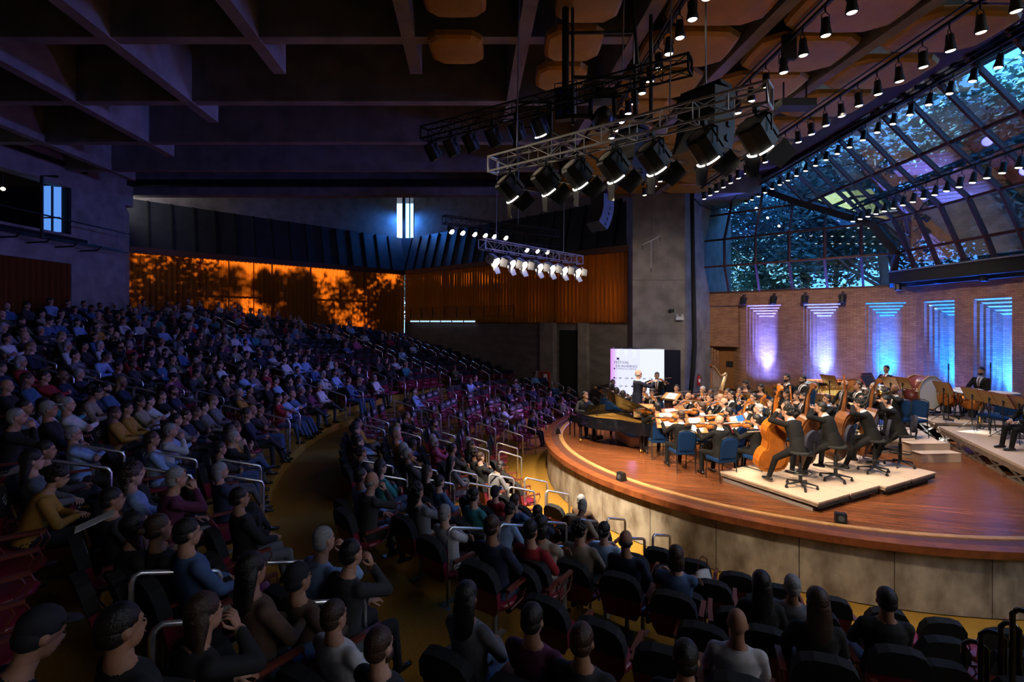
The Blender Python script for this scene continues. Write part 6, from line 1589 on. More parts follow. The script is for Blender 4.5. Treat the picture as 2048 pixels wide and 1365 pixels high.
VM = basis((-.56, .80, -.10), (-.36, -.24, .9), (-.055, .115, 1.135)); VBM = basis((-.82, -.52, .10), (.2, .1, -1), (.15, .46, 1.135))
CM = basis((-.12, -.27, .95), (0.05, 1, .28), (.03, .52, .30)); CBM = basis((-1, .03, .06), (0, -1, .1), (.34, .60, .72))
BM = basis((-.06, -.20, .97), (.30, 1, .24), (.0, .60, .13)); BBM = basis((-1, -.02, .05), (0, -1, 0), (.26, .80, .92))
players = []
def player(px, py, role, who, z0=STG, hair='short', hm=None, skin=0, beard=False, glasses=False, chair=True, fac=None, Yo=None, inst=True, sc=1.0, tie=None, shirt=None, top=None, bassk=None):
    pose = {'violin': 'violin', 'viola': 'violin', 'cello': 'cello', 'bass': 'bass', 'clarinet': 'wind', 'oboe': 'wind', 'bassoon': 'wind', 'flute': 'flute', 'horn': 'horn', 'trombone': 'trombone', 'rest': 'rest', 'violinw': 'violinw', 'restw': 'restw', 'hornw': 'horn'}[role]
    M, hp = seat_at(px, py, pose, z0, fac, Yo, sc)
    w = role in ('violinw', 'restw', 'hornw')
    person(pose, M, who, hair, hm, skin, DRESS if w and pose != 'horn' else top, DRESS if w else None, shirt if not (w and pose == 'horn') else DRESS, tie if not w else DRESS, 'musicians of the orchestra', beard, glasses, sc)
    short = who.split(',')[0]
    if chair: CHAIR.put(M @ Matrix.Translation((0, .0, 0)), 'blue chair of the ' + short.replace('person ', 'musician '), 'chair', 'blue chairs of the orchestra')
    if not inst: return M
    t = ' held by the ' + short.replace('person ', 'musician ')
    if role in ('violin', 'violinw'):
        VIOLIN.put(M @ VM, 'orange-brown violin' + t, 'violin', 'violins'); BOW.put(M @ VBM, 'thin bow' + t, 'bow', 'bows')
    elif role == 'viola':
        VIOLA.put(M @ VM, 'reddish viola' + t, 'viola', 'violas'); BOW.put(M @ VBM, 'thin bow' + t, 'bow', 'bows')
    elif role == 'cello':
        CELLO.put(M @ CM, 'brown cello' + t, 'cello', 'cellos'); BOW.put(M @ CBM, 'thin bow' + t, 'bow', 'bows')
    elif role == 'bass':
        (bassk or BASS).put(M @ BM, 'large double bass' + t, 'double bass', 'double basses'); BOW.put(M @ BBM, 'thin bow' + t, 'bow', 'bows')
    elif role in ('clarinet', 'oboe'): CLAR.put(M @ basis((0, .6, -.8), (0, .8, .6), (0, .14, 1.20)), 'black clarinet' + t, 'clarinet')
    elif role == 'bassoon': BASSOON.put(M @ basis((-.22, .22, .95), (0, 1, -.2), (.24, .18, .34)), 'dark red bassoon' + t, 'bassoon')
    elif role == 'flute': FLUTE.put(M @ basis((1, -.1, -.12), (0, 0, 1), (-.02, .16, 1.19)), 'silver flute' + t, 'flute')
    elif role in ('horn', 'hornw'): HORN.put(M @ Matrix.Translation((.05, .36, .92)) @ rotz(-.3), 'coiled brass french horn' + t, 'horn', 'french horns')
    elif role == 'trombone': TROMB.put(M @ Matrix.Translation((0, .19, 1.20)) @ Matrix.Rotation(-.1, 4, 'X'), 'brass trombone' + t, 'trombone')
    return M
D, Bn, Gy = HAIRD, HAIRB, HAIRG
# violas and violins nearest the stage edge, seen from behind
player(1314, 812, 'viola', 'person with trimmed dark hair playing beside the piano tail', hair='crop', Yo=12.7)
player(1361, 835, 'viola', 'person with brown hair playing, backrest of chair facing the stage edge', hair='short', hm=Bn, Yo=11.6)
player(1438, 838, 'viola', 'bald person playing on a blue chair near the stage edge', hair=None, Yo=10.95)
player(1511, 843, 'viola', 'person with dark hair playing behind the nearest double bass', hair='short', Yo=11.1)
# second desk row
player(1402, 815, 'viola', 'person with cropped hair and white collar, third desk from the stage edge', hair='crop', hm=Bn, Yo=12.7)
player(1456, 833, 'viola', 'person with thick black hair and beard behind the bald violist', hair='short', beard=True, Yo=12.0)
player(1447, 810, 'clarinet', 'person with receding hair playing a long pipe amid violas', hair='fringe', Yo=13.4)
player(1420, 800, 'violin', 'dark-haired person playing near the wooden stand on a red edge', hair='short', Yo=14.1)
player(1440, 803, 'violin', 'person with receding brown hair among the middle violins', hair='fringe', hm=Bn, Yo=14.2)
player(1376, 797, 'violin', 'balding person playing under the conductor stand', hair='fringe', Yo=14.4, skin=1)
player(1353, 778, 'violin', 'dark person playing behind the conductor stand', hair='crop', Yo=16.2)
# behind the piano and the conductor
player(1225, 775, 'violin', 'person with long curly hair beyond the piano lid', hair='curly', Yo=16.4, fac=-.9)
player(1234, 783, 'violin', 'person with side-parted dark hair beyond the piano lid', Yo=15.6, fac=-.9)
player(1247, 799, 'violin', 'person with tan face bent over behind the piano', hair='crop', skin=1, Yo=14.9, fac=-.8)
player(1226, 767, 'rest', 'dark-haired person half hidden by the white screen corner', Yo=17.6, inst=False)
player(1288, 783, 'violin', 'bearded person playing just past the conductor', beard=True, Yo=15.9, fac=2.4)
player(1304, 788, 'violin', 'person with thick dark hair bowing before the wooden stand', hair='curly', Yo=15.2, fac=2.4)
player(1314, 764, 'viola', 'dark-haired person sitting high before the lower edge of the screen', Yo=17.2, z0=1.35)
player(1405, 783, 'violin', 'person in grey cap-like hair under the harp', hair='crop', hm=Gy, Yo=15.8)
player(1421, 788, 'violin', 'dark-skinned person playing in front of the harp base', hair='crop', skin=2, Yo=15.2)
player(1454, 787, 'violin', 'young person with short dark hair playing before the harp', hair='short', Yo=15.3, skin=1)
player(1479, 784, 'violin', 'pale person with tilted head playing under the harpist', hair='short', skin=3, Yo=15.7)
player(1506, 797, 'violin', 'person in glasses playing with bow level, mid orchestra', glasses=True, Yo=14.3)
player(1516, 822, 'cello', 'person with grey hair and dark frames playing the outermost cello', hair='crop', hm=Gy, glasses=True, Yo=12.5)
player(1543, 802, 'cello', 'person in round glasses playing cello mid orchestra', glasses=True, Yo=13.3)
player(1571, 807, 'cello', 'brown-haired person playing cello beside the first bass neck', hm=Bn, Yo=12.9)
player(1462, 800, 'rest', 'person with bowed head between the violins and the cellos', hair='crop', Yo=14.7, inst=False)
# harpist and winds
player(1490, 766, 'restw', 'woman with long curly hair by the brick pier near the harp', hair='longcurly', Yo=17.2, inst=False)
player(1521, 777, 'restw', 'woman with straight dark hair before the first lit niche', hair='long', Yo=16.4, inst=False)
player(1573, 757, 'horn', 'bearded person in dark tie on the horn riser, nearer the harp', z0=1.45, beard=True, hair='crop', inst=False, top=SUIT, tie=mat('wine_tie', (.15, .02, .03), .6))
player(1605, 760, 'rest', 'person in glasses and beard on the horn riser beside the marimba', z0=1.45, beard=True, glasses=True, hair='crop', inst=False)
player(1572, 782, 'hornw', 'woman with curly dark hair below the horn riser', hair='longcurly', skin=1, Yo=15.0)
player(1593, 785, 'restw', 'woman with brown hair and bare shoulders beside the horn player', hair='long', hm=Bn, skin=3, Yo=14.7, inst=False)
player(1606, 786, 'bassoon', 'bearded person in profile playing beside the bare-shouldered woman', beard=True, Yo=14.4)
player(1653, 795, 'oboe', 'person in pale blue shirt front behind the second bass', shirt=mat('pale_blue_shirt', (.32, .5, .8), .7), tie=mat('blue_tie', (.02, .12, .5), .5), hair='crop', skin=1, Yo=14.0)
player(1686, 803, 'rest', 'person with short dark hair in profile behind the second bass scroll', hair='crop', Yo=13.3, inst=False)
player(1689, 770, 'rest', 'person in glasses and receding hair on the brass riser', z0=1.42, hair='fringe', glasses=True, inst=False)
player(1715, 772, 'bassoon', 'person with brown fringe on the brass riser', z0=1.42, hair='short', hm=Bn)
player(1747, 775, 'oboe', 'grey-haired person in profile on the brass riser', z0=1.42, hair='crop', hm=Gy)
player(1788, 789, 'trombone', 'dark-skinned bald person with brass instrument at the riser front', z0=1.42, hair='fringe', skin=2, Yo=13.3, fac=1.75)
# timpanist and percussion
player(1962, 743, 'rest', 'bearded person with folded hands behind the timpani', z0=1.54, beard=True, inst=False, Yo=15.9, fac=1.9, chair=False, sc=1.08, shirt=mat('pale_shirt', (.45, .5, .6), .7))
player(1772, 746, 'rest', 'dark-haired person hidden behind the percussion stands', z0=1.60, inst=False, Yo=17.0)
player(2062, 792, 'rest', 'person in black at the edge of view behind the last stands', z0=1.46, inst=False, Yo=11.7, fac=1.4)
# double basses
BP = [((1598, 975), 'person in dark suit on the first high stool from the stage edge, curly black hair', 'curly', 0, BASS, (1594, 820)), ((1668, 960), 'person with short black hair on the second high stool, head tipped up', 'crop', 1, BASSV and BASS2, (1665, 815)), ((1745, 945), 'person with mop of dark hair on the third high stool', 'curly', 0, BASS2, (1738, 822)), ((1797, 932), 'person with dark hair bent on the fourth high stool', 'short', 0, BASS2, (1768, 815))]
for i, ((fx, fy), who, hr, sk, kit, hd) in enumerate(BP):
    q = G(fx, fy, STG + .2); a = face(q.x, q.y, (4.2, 14.5)) + .12
    M = TR(q.x, q.y, STG + .2, a)
    person('bass', M, who, hr, HAIRD, sk, group='musicians of the orchestra')
    STOOL.put(M @ Matrix.Translation((0, -.03, 0)), 'black swivel stool with navy round backrest, ' + ORD[i] + ' from the stage edge', 'stool', 'stools of the bass players')
    kit.put(M @ BM, ('orange-brown' if i == 0 else 'dark brown') + ' double bass played on the ' + ORD[i] + ' stool from the stage edge', 'double bass', 'double basses')
    BOW.put(M @ BBM, 'bow in the hand of the bass player on the ' + ORD[i] + ' stool', 'bow', 'bows')
# conductor and pianist
M = TR(3.58, 14.3, STG + .295, -1.38)
person('conduct', M, 'conductor with bald grey head in navy suit, arms raised on the podium', 'fringe', HAIRG, 3, SUITB, SUITB, None, SHIRT, 'musicians of the orchestra', sc=.99)
bt = MB(); bt.tube([(0, 0, 0), (0, .36, .03)], [.004, .0015], 5); bt.ell((0, -.01, 0), (.01, .02, .01), 6, 4); bt = bt.build('baton', [PAPER], None, False, M @ Matrix.Translation((.12, .55, 1.47)) @ rotz(.5)); tag(bt, 'thin white baton in the hand of the conductor', 'baton')
pa = Vector((.41, -.912, 0)); PKp = Vector((2.31, 14.73, STG)); pyaw = math.atan2(-pa.x, pa.y)
PIANO.put(Matrix.Translation(PKp) @ rotz(pyaw) @ Matrix.Scale(.84, 4), 'black concert grand piano with raised lid at the stage edge', 'piano')
Mp = Matrix.Translation(PKp - pa * .50) @ rotz(pyaw)
person('piano', Mp, 'pianist in black with bowed head behind the grand piano', 'crop', HAIRD, 1, DRESS, TROU, DRESS, DRESS, 'musicians of the orchestra')
BENCH.put(Mp, 'black piano bench under the pianist', 'bench')
# music stands
def stand(px, py, label, z0=STG, Y=None, paper=False, fac=None, kit=STAND, sheet=SHEETME, h=1.0):
    Y = Y or FPX * (EYE - z0 - h) / (py - HOR); x = (px - 1024) * Y / FPX
    a = face(x, Y) if fac is None else fac
    M = TR(x, Y, z0, a); kit.put(M, label, 'music stand', 'wooden music stands')
    if paper: o = place('sheet_music', sheet, None, M); tag(o, 'open white sheet music on the ' + label.replace('wooden music stand', 'stand'), 'sheet music', 'sheet music')
stand(1342, 790, 'flat wooden conductor stand holding a big white score', kit=CSTAND, sheet=CSHEETME, paper=True, Y=15.6, h=1.1, fac=-.82)
for i, (px, py, z0, Y, pap, lb) in enumerate([
        (1287, 817, STG, 13.6, 0, 'wooden music stand seen from behind next to the conductor legs'), (1362, 818, STG, 13.4, 0, 'wooden music stand with red edge in the middle of the strings'),
        (1343, 840, STG, 12.9, 1, 'wooden music stand in front of the violist beside the piano tail'), (1333, 858, STG, 12.3, 1, 'wooden music stand tipped before the brown-haired violist'),
        (1392, 868, STG, 11.7, 1, 'wooden music stand before the bald violist'), (1472, 866, STG, 11.9, 1, 'wooden music stand with blue folder behind the bald violist'),
        (1538, 848, STG, 10.9, 1, 'wooden music stand showing a big white page beside the first bass'), (1497, 834, STG, 12.4, 1, 'wooden music stand before the grey-haired cellist'),
        (1456, 785, STG, 16.2, 0, 'tall wooden music stand before the harp base'), (1492, 792, STG, 16.0, 0, 'wooden music stand below the curly-haired woman'), (1523, 797, STG, 14.5, 0, 'wooden music stand behind the violinist in glasses'),
        (1537, 797, STG, 14.6, 0, 'wooden music stand beside the round-glasses cellist'), (1563, 777, 1.30, 15.8, 0, 'wooden music stand before the bearded horn player'), (1533, 775, STG, 17.4, 0, 'wide tilted wooden music stand before the first lit niche'),
        (1465, 818, STG, 12.9, 0, 'wooden music stand with red edge behind the clarinet player'), (1488, 829, STG, 12.6, 0, 'small wooden music stand before the bearded violist'),
        (1639, 790, STG, 15.6, 0, 'wooden music stand between the bearded bassoonist and blue shirt player'), (1667, 793, STG, 15.3, 0, 'wooden music stand behind the second bass scroll'),
        (1619, 824, STG, 12.0, 0, 'wooden music stand between the first and second bass'), (1700, 800, STG, 12.9, 0, 'wooden music stand before the brass riser'), (1725, 806, STG, 12.6, 0, 'wooden music stand behind the third bass player'),
        (1659, 747, 1.60, 15.9, 0, 'wooden music stand above the marimba bars'), (1781, 759, 1.60, 15.4, 0, 'wooden music stand before the hidden percussionist'), (1805, 759, 1.60, 15.3, 0, 'wooden music stand beside the bass drum, one step nearer the niche'),
        (1887, 767, 1.54, 14.6, 0, 'wooden music stand overlapping the bass drum and timpani'), (1944, 786, 1.46, 13.9, 0, 'wooden music stand turned sideways before the timpani'), (1978, 797, 1.46, 13.3, 0, 'wooden music stand at the riser edge before the trumpets'),
        (2006, 803, 1.46, 12.8, 1, 'wooden music stand with white page edge, second from the view limit'), (2038, 806, 1.46, 12.4, 1, 'wooden music stand with white page edge at the view limit'), (1395, 800, STG, 14.7, 0, 'wooden music stand below the conductor stand')]):
    stand(px, py, lb, z0, Y, bool(pap))
for px, py, Y, lb in ((1738, 746, 16.4, 'black music stand among the drums, nearer the marimba'), (1737, 760, 15.7, 'black music stand with dark red edge before the drums')):
    z = 1.60; M = TR((px - 1024) * Y / 1000, Y, z, .4); STAND.put(M, lb, 'music stand', 'wooden music stands', swap={'desk': music_stand(1.0, 62, False, BLACK)[0].parts[0][1], 'ledge': music_stand(1.0, 62, False, BLACK)[0].parts[1][1]})
tb = MB(); tb.box((0, 0, 0), (.26, .34, .02)); tb = tb.build('blue_folder', [mat('blue_card', (.03, .16, .5), .6)], None, False, TR((1472 - 1024) * 11.9 / 1000 + .12, 11.84, 2.09, face(5.3, 11.9)) @ Matrix.Rotation(math.radians(62), 4, 'X')); tag(tb, 'blue folder leaning on the stand behind the bald violist', 'folder')
# empty chairs
for px, py, z0, Y, fac, lb in ((1826, 846, 1.42, 13.25, 1.9, 'empty blue chair alone on the low riser behind the step box'), (1985, 838, 1.46, 13.6, 1.5, 'empty blue chair behind the stands on the long riser, nearer the timpani'), (2012, 842, 1.46, 13.2, 1.5, 'empty blue chair behind the white-paged stands on the long riser'), (2044, 838, 1.46, 13.0, 1.5, 'empty blue chair at the view limit on the long riser')):
    CHAIR.put(TR((px - 1024) * Y / 1000, Y, z0, fac), lb, 'chair', 'blue chairs of the orchestra')
# percussion, harp, trumpets
BDRUM.put(TR(12.95, 15.75, 1.54, math.radians(-76)), 'big maroon bass drum with pale head on the back riser', 'drum')
for (x, y), lb in (((13.55, 15.55), 'copper timpano nearest the bass drum'), ((13.75, 14.95), 'copper timpano in the middle behind the tall stand'), ((14.35, 15.75), 'copper timpano set back before the timpanist'), ((14.75, 15.0), 'copper timpano farthest from the bass drum')):
    TIMP.put(TR(x, y, 1.54, x), lb, 'timpano', 'timpani')
MARIMBA.put(TR(10.75, 16.35, 1.60, .18), 'long black marimba on legs before the second niche', 'marimba')
for (x, y, z), lb in (((11.6, 16.4, 1.60), 'chrome snare drum under the black stands'), ((12.15, 17.0, 1.60), 'chrome snare drum beside the hidden percussionist'), ((11.95, 16.2, 1.60), 'chrome snare drum next to the bass drum')):
    SNARE.put(TR(x, y, z, x), lb, 'drum', 'snare drums')
cy = empty('suspended_cymbal', TR(11.95, 15.85, 1.60), 'brass cymbal on a thin stand beside the bass drum', 'cymbal')
m = MB(); m.lathe([(.22, 0), (.06, .02), (.02, .04)], 16, 0, Matrix.Translation((0, 0, .95))); m.build('plate', [BRASS], cy, True); m = MB(); m.cyl((0, 0, .1), (0, 0, 1.0), .012, n=6)
for i in range(3): m.tube([(0, 0, .3), (.25 * math.cos(i * 2.1), .25 * math.sin(i * 2.1), .01)], .01, 5)
m.build('stand', [CHROME], cy)
for px, Y, lb in ((1897, 14.9, 'thin black microphone stand before the timpani, nearer the bass drum'), (1981, 15.3, 'thin black microphone stand beside the timpanist')):
    r = empty('microphone_stand', TR((px - 1024) * Y / 1000, Y, 1.54), lb, 'microphone stand')
    m = MB(); m.cyl((0, 0, .02), (0, 0, 1.55), .012, n=6); m.build('pole', [BLACK], r); m = MB(); m.cyl((0, 0, 1.5), (0, 0, 1.68), .02, n=6); m.build('microphone', [BLACK], r); m = MB(); m.cyl((0, 0, 0), (0, 0, .03), .13, n=12); m.build('base', [BLACK], r)
for px, py, lb in ((1960, 858, 'brass trumpet standing upright on its peg, nearer the timpani'), (2020, 866, 'brass trumpet standing upright on its peg near the view limit')):
    q = G(px, py, 1.46); TRUMPET.put(TR(q.x, q.y, 1.60, .6), lb, 'trumpet', 'trumpets on pegs'); TPEG.put(TR(q.x, q.y, 1.46), 'black peg under the ' + lb, 'instrument stand')
hq = Vector(((1440 - 1024) * 18.6 / 1000, 18.6, STG)); HARP.put(Matrix.Translation(hq) @ rotz(1.85), 'golden wooden concert harp beside the stage door', 'harp')
cs_ = MB(); cs_.add([(-.35, -.2, 0), (.35, -.2, 0), (.35, .2, 0), (-.35, .2, 0), (-.3, -.15, .72), (.3, -.15, .72), (.3, .15, .72), (-.3, .15, .72)], [(3, 2, 1, 0), (4, 5, 6, 7), (0, 1, 5, 4), (1, 2, 6, 5), (2, 3, 7, 6), (3, 0, 4, 7)])
cs_ = cs_.build('instrument_case', [BLACKM], None, False, TR(6.35, 17.7, STG, .3)); tag(cs_, 'dark instrument case behind the violins before the pillar', 'case')
# ------------------------------------------------------------------ audience
TOPC = [('black', (.010, .010, .012)), ('navy', (.012, .018, .05)), ('charcoal', (.03, .03, .034)), ('white', (.55, .55, .58)), ('pale blue', (.25, .38, .62)), ('red', (.32, .012, .02)), ('teal', (.03, .22, .24)), ('grey', (.16, .16, .18)), ('beige', (.36, .29, .22)), ('plum', (.12, .02, .07)), ('denim blue', (.06, .12, .26)), ('mustard', (.40, .20, .03)), ('pink', (.42, .07, .17)), ('brown', (.09, .05, .03)), ('olive', (.08, .09, .04))]
GARM = ['sweater', 'shirt', 'jacket', 'top']
TOPM = [(n, mat('cloth_' + n.replace(' ', '_'), c, .85, noise=.2, scale=25)) for n, c in TOPC]
TOPW = [20, 12, 9, 11, 8, 5, 4, 8, 6, 3, 6, 2, 2, 4, 3]
TRM = [mat('cloth_dark_trousers', (.012, .012, .015), .85), mat('cloth_jeans', (.04, .07, .15), .85), mat('cloth_khaki', (.24, .20, .15), .85), mat('cloth_grey_trousers', (.09, .09, .10), .85)]
HOPT = [('short dark hair', 'short', HAIRD, 20), ('short brown hair', 'short', HAIRB, 10), ('short grey hair', 'crop', HAIRG, 12), ('long dark hair', 'long', HAIRD, 11), ('long brown hair', 'long', HAIRB, 7), ('a grey bob', 'bob', HAIRG, 5), ('a dark bob', 'bob', HAIRD, 6), ('curly dark hair', 'curly', HAIRD, 5), ('long curly hair', 'longcurly', HAIRB, 4), ('a dark bun', 'bun', HAIRD, 4), ('thin grey hair', 'fringe', HAIRG, 8), ('no hair', None, None, 3), ('a dark cap', 'cap', CAPM, 3), ('blonde hair', 'long', HAIRL, 3)]
LOOK = Vector((5.2, 15.5))
def seat_yaw(x, y):
    phi, r = polar(x, y); t = Vector((BC.x, BC.y)).lerp(LOOK, .6)
    return math.atan2(-(t.x - x), t.y - y)
AISLES = [-98, -84, -47, -32, -13, 3, 19, 33, 45, 56]
rnd = random.Random(11)
seats = []   # (dist, x, y, z, yaw, occupied, tier name, row word, aisle index, seat number)
def inside(x, y):
    if x < -16.5 or y < -7 or math.hypot(x, y) < 2.0: return False
    n = Vector((.677, .736)); d = (Vector((x, y)) - Vector((APEX.x, APEX.y))).dot(n)
    if d > -1.3: return False
    n = Vector((-.675, .738)); d = (Vector((x, y)) - Vector((APEX.x, APEX.y))).dot(n)
    return d < -1.5
def view(x, y, z):
    if y < .4: return None
    return 1024 + 1000 * x / y, HOR - 1000 * (z - EYE) / y
# individually placed people near the camera: head pixel, description
NEAR = [(88, 1262, 'aud_lean', 'cap', CAPM, 0, 'hooded person filling the dark corner below the paper reader'), (245, 1268, 'aud_lap', 'short', HAIRD, 0, 'person in black, barely lit, in the nearest dark row'), (412, 1232, 'aud_chin', 'long', HAIRB, 0, 'person with hand at chin in the nearest row'),
        (598, 1165, 'aud_lap', 'cap', CAPM, 13, 'person in dark cap and brown jacket in the nearest row'), (705, 1112, 'aud_chin', 'short', HAIRD, 2, 'person resting a hand on the face past the capped person'), (505, 1150, 'aud_woman', 'long', HAIRD, 13, 'person with long dark hair before the person in denim'), (376, 1072, 'aud_lap', 'short', HAIRD, 10, 'person in denim jacket with collar up'),
        (318, 1062, 'aud_woman', 'bun', HAIRB, 0, 'person with tied hair beside the denim jacket'), (276, 1058, 'aud_phone', 'long', HAIRD, 0, 'person with long dark hair looking down, two from the denim jacket'), (225, 1005, 'aud_lap', 'short', HAIRD, 2, 'young person in dark top behind the looped rails'), (355, 960, 'aud_chin', 'crop', HAIRG, 9, 'white-haired person holding the cheek beside the walkway rails'),
        (480, 1000, 'aud_lap', 'short', HAIRD, 0, 'dark person in profile on the walkway side'), (650, 1083, 'aud_chin', 'crop', HAIRG, 4, 'grey-haired person in pale blue with hands at the mouth'), (935, 1200, 'aud_woman', 'long', HAIRD, 7, 'person with long black hair and patterned grey top'), (1066, 1245, 'aud_lap', 'short', HAIRD, 9, 'person in plum top beside the patterned top'), (1165, 1290, 'aud_lap', 'short', HAIRB, 2, 'person with brown hair at the lower frame edge'),
        (1372, 1325, 'aud_lap', 'short', HAIRD, 0, 'dark head alone at the lower frame edge'), (985, 1057, 'aud_lap', 'short', HAIRB, 1, 'person in navy jacket and scarf at the walkway end of the row'), (1062, 1065, 'aud_lap', 'short', HAIRD, 5, 'person in red jacket beside the navy jacket'), (1082, 1055, 'aud_fold', 'bob', HAIRD, 8, 'person in beige sleeve leaning past the red jacket'),
        (1160, 1065, 'aud_lap', 'curly', HAIRD, 8, 'person with bushy black hair in beige top'), (1252, 1086, 'aud_lap', 'fringe', HAIRD, 1, 'person with shaved head in navy jacket'), (1352, 1118, 'aud_fold', 'bob', HAIRB, 10, 'person in light denim jacket with handbag'), (1522, 1172, 'aud_woman', 'long', HAIRD, 0, 'person with long black hair in the front rows by the apron'), (1634, 1212, 'aud_woman', 'long', HAIRB, 0, 'person with long brown hair in the front rows by the apron'), (1772, 1206, 'aud_lap', 'short', HAIRD, 0, 'person with round dark head in the front rows by the apron'),
        (835, 985, 'aud_fold', 'longcurly', HAIRD, 7, 'person with long dark hair beside the tall walkway rail'), (722, 955, 'aud_lap', 'crop', HAIRD, 4, 'person in pale blue shirt looking at a phone'), (745, 965, 'aud_chin', 'fringe', HAIRG, 2, 'white-haired person with hand at chin beside the blue shirt'), (905, 900, 'aud_fold', 'short', HAIRD, 2, 'person in dark jacket at the aisle rail facing the stage edge'),
        (36, 838, 'aud_chin', 'crop', HAIRG, 0, 'grey-bearded person with hand raised at the far end of the row'), (98, 822, 'aud_lap', 'cap', HAIRG, 0, 'person in flat cap beside the grey-bearded person'), (135, 812, 'aud_fold', 'crop', HAIRG, 3, 'person in white sleeves and dark vest with grey hair')]
def head_floor(px, py, hz=1.20):
    Y = 1.2
    while Y < 40:
        x = (px - 1024) * Y / FPX; z = EYE - (py - HOR) * Y / FPX
        if z <= floor_z(x, Y) + hz: return x, Y
        Y += .03
    return None
taken = []
nearp = []
for (px, py, pose, hr, hm, ti, lb) in NEAR:
    q = head_floor(px, py)
    if not q: continue
    x, Y = q; z = floor_z(x, Y); a = seat_yaw(x, Y)
    h = POSES[pose].headM.translation; o = Matrix.Rotation(a, 3, 'Z') @ Vector((h.x, h.y, 0)); x -= o.x; Y -= o.y
    taken.append((x, Y)); nearp.append((x, Y, z, a, pose, hr, hm, ti, lb))
ri = 0
for t, (a, b, h) in enumerate(TIERS):
    if t == 5: continue
    lower = t < 5; rows = t if lower else t - 6
    d = a + .62
    ph = -100.0; nseat = 0; ai = 0
    while ph < 66:
        r = r0(ph) + d
        p = bowl(ph, d)
        near = min(AISLES, key=lambda q: abs(q - ph))
        if abs(near - ph) * PI / 180 * r < .56:
            ph = near + .57 / r * 180 / PI; nseat = 0; ai = AISLES.index(near) + 1; continue
        nseat += 1
        z = h * slope(ph)
        if inside(p.x, p.y) and not any((p.x - x) ** 2 + (p.y - y) ** 2 < .26 for x, y in taken):
            v = view(p.x, p.y, z + 1.0)
            if v and -60 < v[0] < 2110 and 540 < v[1] < 1420:
                occ = .92
                if lower: occ = interp(ph, [(-75, .06), (-58, .10), (-48, .3), (-40, .6), (-25, .8), (-12, .62), (-6, .04), (22, .05), (32, .5), (40, .6)])
                elif ph > 8: occ = interp(ph, [(8, .7), (24, .45), (36, .22), (50, .15)]) * (1.25 if rows > 6 else .75)
                if lower and t == 0: occ *= .35
                if lower and t == 0 and -35 < ph < -8: occ = 0
                if p.y < 5.2 and not lower: occ *= .35
                seats.append((math.hypot(p.x, p.y), p.x, p.y, z, seat_yaw(p.x, p.y), rnd.random() < occ, ('lower' if lower else 'upper') + ' row ' + ORD[rows], ai, nseat, v))
        ph += .555 / r * 180 / PI
seats.sort()
def pick(opts, w): return rnd.choices(range(len(opts)), w)[0]
ns = np_ = 0
stairs = ['the first', 'the second', 'the third', 'the fourth', 'the fifth', 'the sixth', 'the seventh', 'the eighth', 'the ninth', 'the tenth', 'the eleventh', 'the twelfth']
NUM = 'one two three four five six seven eight nine ten eleven twelve thirteen fourteen fifteen sixteen seventeen eighteen nineteen twenty'.split()
for k, (x, Y, z, a, pose, hr, hm, ti, lb) in enumerate(nearp):
    M = TR(x, Y, z, a); person(pose, M, lb, hr, hm, k % 2, TOPM[ti][1], TRM[k % 4], TOPM[ti][1], TOPM[ti][1], 'seated audience', sc=.97)
    SEAT.put(M, 'maroon seat under the ' + ' '.join(lb.split()[:11]), 'seat', 'auditorium seats'); ns += 1; np_ += 1
far_p = []; far_s = []
AP = ['aud_lap', 'aud_fold', 'aud_chin', 'aud_cross', 'aud_lean', 'aud_phone', 'aud_woman', 'aud_womanx']
for (dist, x, y, z, a, occ, row, ai, num, v) in seats:
    M = TR(x, y, z, a + rnd.uniform(-.06, .06))
    where = row + ', seat ' + NUM[min(num, 20) - 1] + (' of the outer wedge' if ai == 0 else ' past stair ' + NUM[ai - 1])
    if occ:
        hi = pick(HOPT, [q[3] for q in HOPT]); ti = pick(TOPC, TOPW); sk = pick([0] * 4, [5, 4, 2, 4]); pi_ = pick(AP, [5, 4, 2, 2, 2, 1, 4, 3]); tr = pick(TRM, [5, 3, 1, 2])
        fem = HOPT[hi][1] in ('long', 'bob', 'longcurly', 'bun')
        if fem and pi_ < 3: pi_ = 6 + pi_ % 2
        if not fem and pi_ > 5: pi_ -= 6
        if np_ < 300:
            np_ += 1
            person(AP[pi_], M, 'person with ' + HOPT[hi][0] + ' in ' + TOPM[ti][0] + ', ' + where, HOPT[hi][1], HOPT[hi][2], sk, TOPM[ti][1], TRM[tr], TOPM[ti][1], TOPM[ti][1], 'seated audience', beard=(not fem and rnd.random() < .18 and hi < 3), glasses=(dist < 14 and rnd.random() < .3), sc=rnd.uniform(.89, .98))
        else: far_p.append((M, hi, ti, sk, tr))
    if ns < 300:
        ns += 1
        SEAT.put(M, ('occupied' if occ else 'empty') + ' maroon seat with black cover, ' + where, 'seat', 'auditorium seats')
    else: far_s.append((M, occ))
